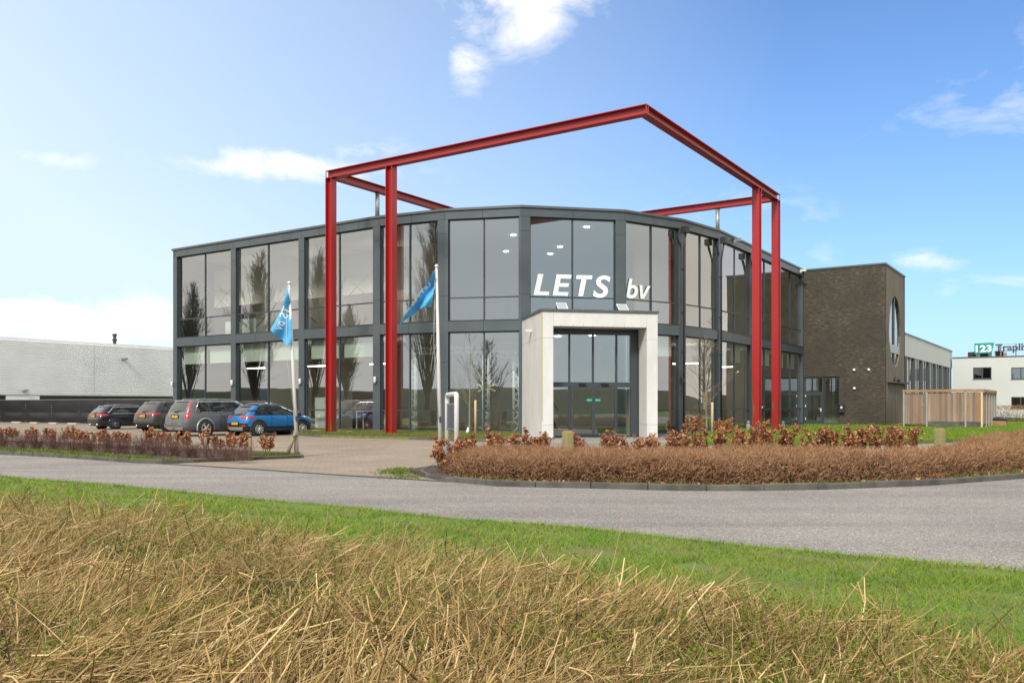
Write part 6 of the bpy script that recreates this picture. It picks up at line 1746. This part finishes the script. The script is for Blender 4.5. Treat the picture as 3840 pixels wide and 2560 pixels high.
# older wood: thick stubs cut off square
N3 = 6500
q3 = scatter(hedge_poly, N3, lambda q: dn(q)*np.clip(0.5+0.8*wob(q, 1.4, 1)+0.16*q[:, 0], 0.15, 1)); t3 = hs(q3)*hfall(q3)
d3 = flow(q3, N3, 0.5, 0.75, 0.5); l3 = RNG.uniform(0.07, 0.27, N3)
v3 = sticks(P3(q3, np.clip(t3-d3[:, 2]*l3*RNG.uniform(0.55, 0.98, N3), 0.03, None)), d3, l3, RNG.uniform(0.0020, 0.0052, N3), RNG.normal(0, 0.05, (N3, 3)), seg=3, sides=5, taper=0.30)
N3b = 180
q3b = scatter(hedge_poly, N3b, dn); t3b = hs(q3b)*hfall(q3b); d3b = flow(q3b, N3b, 0.55, 0.6, 0.4)
v3b = sticks(P3(q3b, t3b-0.16), d3b, RNG.uniform(0.25, 0.46, N3b), RNG.uniform(0.0018, 0.0040, N3b), RNG.normal(0, 0.07, (N3b, 3)), seg=4, taper=0.5)
v, f = merge([v1, v2, v3, v3b])
hedge = tag(raw_mesh('trimmed_hedge', v, f, 4, M_STRAW), 'low trimmed hedge of dry straw-coloured twigs filling the foreground', 'hedge', kind='stuff')
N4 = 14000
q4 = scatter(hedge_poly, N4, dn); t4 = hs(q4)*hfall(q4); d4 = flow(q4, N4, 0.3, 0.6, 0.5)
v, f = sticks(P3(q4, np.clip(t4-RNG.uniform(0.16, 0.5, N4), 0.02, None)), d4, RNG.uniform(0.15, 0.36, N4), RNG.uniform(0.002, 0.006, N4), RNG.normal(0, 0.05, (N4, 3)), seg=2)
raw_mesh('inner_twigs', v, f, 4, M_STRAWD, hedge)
# green sprouts in tufts along young shoots
N5 = 8200
q5 = scatter(hedge_poly, N5, lambda q: dn(q)*np.clip(0.42+0.8*wob(q, 1.5, 9)+0.06*q[:, 0], 0.10, 1)); t5 = hs(q5)*hfall(q5)
base = P3(q5, np.clip(t5-RNG.uniform(0.03, 0.19, N5), 0.03, None))
per = 13; dd = flow(q5, N5, 0.4, 0.7, 0.45)
cc = np.repeat(base, per, 0) + np.repeat(dd, per, 0)*RNG.uniform(0.02, 0.15, N5*per)[:, None] + RNG.normal(0, 0.010, (N5*per, 3))
v, f = leaves(cc, RNG.uniform(0.006, 0.012, len(cc)))
v6, f6 = sticks(base, dd, np.full(N5, 0.15), np.full(N5, 0.0018), seg=1)
v, f = merge([(v, f), (v6, f6)])
raw_mesh('sprouts', v, f, 4, M_SPROUT, hedge)
sheet('hedge_soil', [(p[0], p[1]) for p in hedge_poly], 0.034, M_SOIL)

# --- brown clipped hedge of the right bed
def between(a, b, n):
    return None
front = offset(resample(kr[:9] + [(14.2, 20.3), (19, 26.4), (25, 35)], 0.5), 0.38)
backl = [(-1.55, 19.7), (-0.6, 19.5), (1.5, 19.0), (4.5, 18.9), (8.2, 18.8), (9.4, 19.2), (12.3, 24.0), (15.0, 27.6), (18.3, 31.4), (23.5, 38.5)]
bh_poly = [(-1.55, 18.3)] + front + backl[::-1]
def bh_h(q): return 0.62+0.05*wob(q, 1.2, 4)+0.045*wob(q, 3.1, 1)+0.03*wob(q, 7.3, 1)
def edge_dist(q, poly):
    d = np.full(len(q), 99.0); n = len(poly)
    for i in range(n):
        ax, ay = poly[i][:2]; bx, by = poly[(i+1) % n][:2]; l2 = (bx-ax)**2+(by-ay)**2+1e-9
        t = np.clip(((q[:, 0]-ax)*(bx-ax)+(q[:, 1]-ay)*(by-ay))/l2, 0, 1)
        d = np.minimum(d, np.hypot(q[:, 0]-ax-t*(bx-ax), q[:, 1]-ay-t*(by-ay)))
    return d
def clipped_hedge(poly, n_out, n_in, hfun, m_out, m_in, label, dens=None, rr=(0.004, 0.008), name='clipped_hedge', greens=0):
    q = scatter(poly, n_out, dens); ed = edge_dist(q, poly); prof_ = np.sqrt(np.clip(1-(1-np.clip(ed/0.45, 0, 1))**2, 0, 1))
    top = hfun(q)*prof_
    # shell: mostly near the top surface, the rest down the flanks
    z = np.clip(top*np.where(RNG.uniform(size=n_out) < 0.65, RNG.uniform(0.82, 1.04, n_out), RNG.uniform(0.22, 1.0, n_out)), 0.03, None)
    d = np.stack([RNG.normal(0, 0.7, n_out), RNG.normal(0, 0.7, n_out), np.abs(RNG.normal(0.55, 0.4, n_out))], 1)
    a = sticks(P3(q, z-0.08), d, RNG.uniform(0.05, 0.17, n_out), RNG.uniform(*rr, n_out), RNG.normal(0, 0.03, (n_out, 3)), seg=2)
    h_ = tag(raw_mesh(name, a[0], a[1], 4, m_out), label, 'hedge', kind='stuff')
    q = scatter(poly, n_in, dens); top = hfun(q)*np.sqrt(np.clip(1-(1-np.clip(edge_dist(q, poly)/0.5, 0, 1))**2, 0, 1))
    d = np.stack([RNG.normal(0, 0.5, n_in), RNG.normal(0, 0.5, n_in), np.abs(RNG.normal(0.8, 0.3, n_in))], 1)
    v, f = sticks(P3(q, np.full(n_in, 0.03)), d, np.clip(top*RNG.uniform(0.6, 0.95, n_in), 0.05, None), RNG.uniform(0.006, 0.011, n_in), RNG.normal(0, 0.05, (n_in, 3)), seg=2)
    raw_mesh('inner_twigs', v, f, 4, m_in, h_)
    if greens:
        q = scatter(poly, greens, lambda s: np.clip((s[:, 0]-3)/9, 0.04, 1)*np.clip(0.4+wob(s, 0.8, 2), 0.03, 1)); top = hfun(q)*np.sqrt(np.clip(1-(1-np.clip(edge_dist(q, poly)/0.45, 0, 1))**2, 0, 1))
        v, f = leaves(P3(q, top*RNG.uniform(0.7, 1.02, greens)), RNG.uniform(0.014, 0.03, greens)); raw_mesh('green_leaves', v, f, 4, M_SPROUT, h_)
    return h_
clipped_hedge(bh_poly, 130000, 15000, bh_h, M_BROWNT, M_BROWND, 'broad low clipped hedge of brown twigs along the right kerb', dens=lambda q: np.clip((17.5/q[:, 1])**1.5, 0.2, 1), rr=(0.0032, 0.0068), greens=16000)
# litter of leaves and weeds along the kerb feet
def weeds(line, n, spread, off_, lab, zz=0.075, hmax=0.10):
    l = np.array(resample(line, 0.05)); q = l[RNG.integers(0, len(l), n)]+RNG.normal(0, spread, (n, 2))+np.array(off_)
    q = q[wob(q, 1.6, 3)+RNG.uniform(-0.5, 0.5, len(q)) > -0.1]
    v, f = blades(P3(q, zz), RNG.uniform(0.03, hmax, len(q)), RNG.uniform(0.012, 0.03, len(q)), RNG.normal(0, 0.6, (len(q), 2)))
    return tag(raw_mesh('weeds', v, f, 4, M_WEED), lab, 'weeds', kind='stuff')
weeds(offset(kr, 0.30), 4200, 0.09, (0, 0), 'yellow-green weeds along the kerb before the brown hedge')
weeds(offset([(-26, 33.1)] + kl[1:], 0.40), 13000, 0.20, (0, 0), 'yellow-green weeds along the kerb before the dark shrubs', hmax=0.13)
weeds([kl[-1], P(906, 1718.5), bedl_end], 2200, 0.10, (0.0, 0.25), 'weeds along the end of the left bed', hmax=0.12)
weeds([(-2.1, 20.4), (-2.3, 19.0), (-1.9, 17.8)], 1500, 0.22, (-0.3, 0), 'weeds creeping over the drive left of the sign frame', zz=0.0, hmax=0.08)
l = np.array(resample(offset(kr, 0.35), 0.05)); q = l[RNG.integers(0, len(l), 1400)]+RNG.normal(0, 0.10, (1400, 2))
v, f = leaves(P3(q, RNG.uniform(0.08, 0.11, 1400)), RNG.uniform(0.03, 0.055, 1400)); tag(raw_mesh('fallen_leaves', v, f, 4, M_BEECH), 'fallen brown leaves at the foot of the brown hedge', 'leaves', kind='stuff')
# grass strip along the front and lawn
strip_poly = [(W0[0]-6.4, W0[1]+2.6), strip_edge[0], strip_edge[1], strip_edge[2], (0.35, 40.3), (W2[0], W2[1]-0.1), (W1[0], W1[1]-0.1), (W0[0], W0[1]-0.1), along(W0, WL, 6.2)]
q = scatter(strip_poly, 30000); v, f = blades(P3(q, 0.095), RNG.uniform(0.06, 0.20, len(q)), RNG.uniform(0.012, 0.024, len(q)), RNG.normal(0, 0.5, (len(q), 2)))
tag(raw_mesh('rough_grass', v, f, 4, M_GRASSD), 'rough yellowish grass on the strip before the glass front', 'grass', kind='stuff')
lawn_poly = [(7.9, 37.8), (6.8, 33.2), (8.4, 30.2), (13, 31.5), (20, 36), (34, 51), (45, 68), (36, 70), (27.5, 56), (WR[0], WR[1]-0.2), (W5[0], W5[1])]
q = scatter(lawn_poly, 70000, lambda s: np.clip((35/s[:, 1])**2, 0.1, 1)); v, f = blades(P3(q, 0.125), RNG.uniform(0.04, 0.09, len(q)), RNG.uniform(0.016, 0.034, len(q)), RNG.normal(0, 0.5, (len(q), 2)))
tag(raw_mesh('lawn_grass', v, f, 4, M_GRASS), 'short bright green lawn before the brick block', 'grass', kind='stuff')

# --- beech bushes with brown winter leaves
def beech(pos, h, wx, wy, nl, label, group, ang=0.0, seed=0, stem=0.0):
    rg = np.random.default_rng(100+seed); t = thing('beech_bush', label, 'beech bush', (pos[0], pos[1], 0.06), ang, group)
    ns = max(5, int(wx*9)); parts = []; tips = []
    for k in range(ns):
        x, y = rg.uniform(-wx/2, wx/2)*0.85, rg.uniform(-wy/2, wy/2)*0.7; hh = h*rg.uniform(0.70, 1.05)
        d = np.array([[rg.normal(0, 0.14), rg.normal(0, 0.14), 1.0]])
        parts.append(sticks(np.array([[x, y, 0.0]]), d, np.array([hh]), np.array([0.011]), np.array([[rg.normal(0, 0.06), rg.normal(0, 0.06), 0]]), seg=3, sides=4))
        m_ = 8; tt = rg.uniform(0.3, 0.95, m_); b0 = np.array([x, y, 0.0])+d*(tt*hh)[:, None]
        bd = np.stack([rg.normal(0, 0.8, m_), rg.normal(0, 0.8, m_), np.abs(rg.normal(0.7, 0.3, m_))], 1); bd /= np.linalg.norm(bd, axis=1, keepdims=True)
        bl = rg.uniform(0.15, 0.32, m_)*min(1, h); parts.append(sticks(b0, bd, bl, np.full(m_, 0.005), seg=3, sides=4)); tips.append((b0, bd, bl)); tips.append((np.repeat(np.array([[x, y, 0.0]]), 6, 0), np.repeat(d, 6, 0), np.full(6, hh)))
    v, f = merge(parts)
    def local(name, v, f, m_):
        o = raw_mesh(name, v, f, 4, m_); o.parent = t; return o
    local('branches', v, f, M_BARK)
    b0 = np.concatenate([a for a, _, _ in tips]); bd = np.concatenate([a for _, a, _ in tips]); bl = np.concatenate([a for _, _, a in tips])
    i = rg.integers(0, len(b0), nl); tt = np.sqrt(rg.uniform(0.10, 1.0, nl))
    c = b0[i]+bd[i]*(bl[i]*tt)[:, None]+rg.normal(0, 0.028, (nl, 3))
    c = c[c[:, 2] > h*(0.30+stem)]
    n = len(c); u_ = rg.normal(size=(n, 3)); u_ /= np.linalg.norm(u_, axis=1, keepdims=True); w_ = np.cross(u_, rg.normal(size=(n, 3))); w_ /= np.linalg.norm(w_, axis=1, keepdims=True)
    s = rg.uniform(0.024, 0.052, (n, 1)); nn = np.cross(u_, w_)
    v = np.stack([c-u_*s*0.85, c+w_*s*0.55+nn*s*0.2, c+u_*s*0.85, c-w_*s*0.55+nn*s*0.2], 1).reshape(-1, 3)
    o = local('foliage', v, np.arange(4*n), M_BEECH); tag(o, kind='stuff')
    return t
def bush_line(x): # where the beech row of the left bed runs, from a survey column
    a, b = (-6.4, 24.9), (-17.0, 32.0); dx, dy = b[0]-a[0], b[1]-a[1]; r = (x-CX)/FPX; t = (r*a[1]-a[0])/(dx-r*dy); return (a[0]+dx*t, a[1]+dy*t)
LB = [(20, 100, 1602, 'beech bush with brown leaves at the left picture edge'), (118, 78, 1606, 'second beech bush from the left picture edge'), (192, 72, 1612, 'beech bush in front of the black screen fence middle'), (262, 82, 1604, 'beech bush left of the stake below the estate car'),
      (322, 56, 1612, 'beech bush hugging the left side of the stake below the estate car'), (382, 72, 1616, 'beech bush just right of the stake below the estate car'), (474, 66, 1614, 'thin beech bush below the nose of the dark estate car'), (548, 56, 1612, 'beech bush below the dark bronze-grey car'), (608, 54, 1616, 'beech bush just left of the large grey car'),
      (690, 70, 1620, 'beech bush below the rear of the large grey car'), (764, 34, 1612, 'slim beech bush growing around the middle stake'), (832, 54, 1640, 'low beech bush between the grey car wheel and the blue car'), (862, 26, 1630, 'tiny upright beech sprig below the blue car bumper'), (912, 54, 1626, 'beech bush left of the stake below the blue car'), (996, 78, 1636, 'round separate beech bush nearest the left flagpole')]
for k, (x, wpx, yt, lab) in enumerate(LB):
    p = bush_line(x); D = p[1]; h = ZAT(yt, D)-0.06; wm = wpx*D/FPX*1.05
    beech(p, h*1.0, wm*1.2, 0.6, int(520+950*wm), lab, 'beech bushes in the left bed', ANG, k)
RB = [(1672, 70, 1645, 19.4, 'beech bush behind the legs of the sign frame'), (1730, 60, 1650, 19.9, 'beech bush just right of the sign frame'), (1795, 92, 1634, 20.2, 'beech bush below the star ornament window'), (1880, 86, 1622, 20.4, 'beech bush below the left portal cheek'), (1968, 96, 1620, 20.6, 'tall beech bush before the white portal flank'), (2048, 78, 1626, 20.8, 'beech bush left of the lichen bollard'), (2168, 44, 1626, 21.0, 'beech sprigs just right of the lichen bollard'),
      (2290, 62, 1628, 21.1, 'sparse beech sprigs before the sliding doors'), (2378, 70, 1642, 21.2, 'low beech bush before the right portal cheek'), (2470, 92, 1630, 21.4, 'beech bush right of the portal'), (2570, 110, 1618, 21.8, 'beech bush below the dark door camera pier'), (2680, 120, 1612, 22.1, 'beech bush in front of the staked tree by the right downpipe'),
      (2790, 110, 1612, 22.4, 'beech bush left of the short stake'), (2880, 90, 1590, 22.6, 'tall beech bush between the two right red columns'), (2960, 76, 1604, 22.9, 'beech bush right of the second right red column'), (3078, 120, 1610, 23.4, 'beech bush before the side entrance'), (3170, 110, 1604, 23.9, 'beech bush below the letter box'), (3270, 130, 1608, 24.4, 'beech bush before the corner of the brick block'), (3380, 120, 1604, 24.9, 'rightmost beech bush below the oval window')]
for k, (x, wpx, yt, D, lab) in enumerate(RB):
    D = D-0.9; p = AT(x, D); h = ZAT(yt, D)-0.06; wm = wpx*D/FPX*1.05
    beech(p, h*1.02, wm*1.2, 0.7, int(500+1300*wm), lab, 'beech bushes in the right bed', 0.1, 40+k)
# second row by the forecourt, around the right staked tree
for k, (x, wpx, yt, D, lab) in enumerate([(2600, 90, 1562, 36.0, 'tall far beech bush left of the right staked tree'), (2700, 90, 1566, 36.4, 'tall far beech bush right of the right staked tree')]):
    p = AT(x, D); h = ZAT(yt, D)-0.06; wm = wpx*D/FPX; beech(p, h, wm, 0.8, 1700, lab, 'far beech bushes by the forecourt', 0.1, 80+k)

# --- dark twiggy shrubs in front of them
def shrub(pos, h, w_, n, label, seed):
    rg = np.random.default_rng(300+seed); t = thing('twiggy_shrub', label, 'shrub', (pos[0], pos[1], 0.06), 0, 'bare dark shrubs in the left bed')
    p0 = np.stack([rg.normal(0, w_*0.16, n), rg.normal(0, 0.10, n), np.zeros(n)], 1)
    d = np.stack([rg.normal(0, w_*0.62, n)+p0[:, 0]*1.2, rg.normal(0, 0.30, n), np.ones(n)], 1); d /= np.linalg.norm(d, axis=1, keepdims=True)
    l = h*rg.uniform(0.65, 1.12, n); a = sticks(p0, d, l, rg.uniform(0.004, 0.007, n), rg.normal(0, 0.05, (n, 3)), seg=3)
    m_ = n*7; i = rg.integers(0, n, m_); tt = rg.uniform(0.25, 1.0, m_); b0 = p0[i]+d[i]*(l[i]*tt)[:, None]
    bd = d[i]+rg.normal(0, 0.45, (m_, 3)); b = sticks(b0, bd, rg.uniform(0.06, 0.16, m_), rg.uniform(0.0025, 0.0045, m_), seg=2)
    v, f = merge([a, b]); o = raw_mesh('branches', v, f, 4, M_PURT); o.parent = t; tag(o, kind='stuff')
def shrub_line(x): 
    a, b = (-7.4, 22.75), (-17.0, 29.0); dx, dy = b[0]-a[0], b[1]-a[1]; r = (x-CX)/FPX; t = (r*a[1]-a[0])/(dx-r*dy); return (a[0]+dx*t, a[1]+dy*t)
where = ['at the left picture edge', 'second from the left picture edge', 'third from the left picture edge', 'with fan-shaped bare stems left of the estate car', 'below the tail of the estate car', 'before the stake below the estate car', 'below the estate car wheel', 'below the estate car nose', 'below the bronze-grey car', 'left of the large grey car', 'below the grey car tow bar', 'below the grey car wheel', 'before the middle stake', 'below the blue car bumper', 'before the stake below the blue car']
for k, wh in enumerate(where):
    x = 12+k*64.5+random.uniform(-8, 8); p = shrub_line(x); D = p[1]
    shrub((p[0], p[1]), random.uniform(0.44, 0.58)*(1 if k < 11 else 0.85), 0.72, 95 if k < 12 else 60, 'bare dark twiggy shrub '+wh, k)

# --- young staked trees and bare poplars
def branch_tree(name, pos, H, r0, nb, spread, label, group, seed, m_, levels=2, upright=0.6, twig_r=0.004, start=0.25, twigs=10, z0=0.1):
    rg = np.random.default_rng(500+seed); t = thing(name, label, 'tree', (pos[0], pos[1], z0), rg.uniform(0, 6), group)
    n = 10; tp = np.stack([np.cumsum(rg.normal(0, 0.012*H/5, n+1)), np.cumsum(rg.normal(0, 0.012*H/5, n+1)), np.linspace(0, H, n+1)], 1); tp[0, :2] = 0
    MB().tube([tuple(p) for p in tp], [r0*(1-0.88*k/n) for k in range(n+1)], 8).build('trunk', m_, t, world=False)
    def at(s): f = s*n; k = min(int(f), n-1); return tp[k]+(tp[k+1]-tp[k])*(f-k)
    parts = []; prev = []
    s = rg.uniform(start, 0.97, nb); b0 = np.array([at(x) for x in s]); th = rg.uniform(0, 2*math.pi, nb)
    d = np.stack([np.cos(th)*(1-upright), np.sin(th)*(1-upright), np.full(nb, upright)+rg.normal(0, 0.08, nb)], 1); d /= np.linalg.norm(d, axis=1, keepdims=True)
    l = spread*(1.15-s)*rg.uniform(0.7, 1.15, nb); bend = np.stack([np.zeros(nb), np.zeros(nb), l*0.22], 1)
    parts.append(sticks(b0, d, l, r0*0.30*(1.15-s), bend, seg=4, sides=4)); cur = (b0, d, l, bend)
    for lev in range(levels):
        b0, d, l, bend = cur; k = twigs if lev == levels-1 else 6; i = np.repeat(np.arange(len(b0)), k); tt = rg.uniform(0.2, 1.0, len(i))
        p = b0[i]+d[i]*(l[i]*tt)[:, None]+bend[i]*(tt*tt)[:, None]
        nd = d[i]+rg.normal(0, 0.38, (len(i), 3))+np.array([[0, 0, 0.25]]); nd /= np.linalg.norm(nd, axis=1, keepdims=True)
        nl = l[i]*(0.42 if lev == 0 else 0.34)*rg.uniform(0.5, 1.2, len(i)); nbnd = np.stack([np.zeros(len(i)), np.zeros(len(i)), nl*0.15], 1)
        parts.append(sticks(p, nd, nl, np.clip(r0*0.11*(1-tt*0.5)*(0.5 if lev else 1), twig_r, None), nbnd, seg=2, sides=3)); cur = (p, nd, nl, nbnd)
    v, f = merge(parts); o = raw_mesh('crown', v, f, 4, m_); o.parent = t; tag(o, kind='stuff')
    return t
p = AT(1761, 39.6); branch_tree('young_tree', p, 4.6, 0.042, 26, 1.5, 'slim bare young tree with a stake before the glass front left of the portal', 'young staked trees', 1, M_BARKG, 2, 0.55, 0.0045, 0.22, 4)
p = AT(2652, 38.2); branch_tree('young_tree', p, 4.5, 0.042, 28, 1.7, 'bare spreading young tree with a stake right of the portal', 'young staked trees', 2, M_BARKG, 2, 0.45, 0.0045, 0.18, 4)
for x, D, yt, lab in ((1783, 39.4, 1500, 'wooden tree stake beside the young tree left of the portal'), (2671, 38.0, 1508, 'wooden tree stake beside the young tree right of the portal')):
    pq_ = AT(x, D); z1 = ZAT(yt, D); t = thing('tree_stake', lab, 'stake', (pq_[0], pq_[1], 0.08), 0, 'stakes of the young trees')
    MB().tube([(0, 0, -0.05), (0, 0, z1-0.12), (0, 0, z1-0.08)], [0.055, 0.055, 0.045], 9).build('shaft', M_PINE, t, world=False)
    MB().box((-0.1, 0, z1-0.25), (0.24, 0.015, 0.05)).build('strap', M_PIPE, t, world=False)
def mirrored(x, a, b, s):
    """plan point whose image in the facade line a-b shows at survey column x, s metres beyond the glass"""
    r = (x-CX)/FPX; dx, dy = b[0]-a[0], b[1]-a[1]; t = (r*a[1]-a[0])/(dx-r*dy); W = (a[0]+dx*t, a[1]+dy*t)
    l = math.hypot(*W); v_ = (W[0]/l, W[1]/l); L = math.hypot(dx, dy); nx, ny = -dy/L, dx/L; k = v_[0]*nx+v_[1]*ny
    return (W[0]+(v_[0]-2*k*nx)*s, W[1]+(v_[1]-2*k*ny)*s)
POP = [(690, WL, W0, 44, 14.0), (945, WL, W0, 40, 16.0), (1190, WL, W0, 42, 16.5), (1290, WL, W0, 50, 11.5), (1600, W0, W1, 36, 19.0), (1850, W1, W2, 60, 9.0), (2670, W4, W5, 40, 10.0)]
names_ = ['farthest left of the bare poplars the windows mirror', 'bare poplar mirrored in the second bay', 'bare poplar mirrored beside the left red column', 'short bare poplar mirrored right of the left red column', 'tallest bare poplar, mirrored right of the second red column', 'bare tree mirrored left of the portal', 'bare tree mirrored right of the portal']
for k, (x, a, b, s, H) in enumerate(POP):
    p = mirrored(x, a, b, s)
    branch_tree('poplar' if k < 5 else 'bare_tree', p, H, 0.24, 130 if k < 5 else 50, H*0.38, names_[k], 'bare trees across the road', 20+k, M_BARK, 2, 0.80 if k < 5 else 0.5, 0.012, 0.08, 9, z0=0.0)
# far clipped hedge before the office block, hazy tree line on the dike's far side
fh = [(36, 72), (58, 57), (59.5, 59), (37, 74.2)]
clipped_hedge(fh, 9000, 2500, lambda q: 1.45+0.08*wob(q, 0.9, 2), M_BROWNT, M_BROWND, 'tall brown hedge before the grey office block at the right edge', rr=(0.012, 0.022), name='far_hedge')
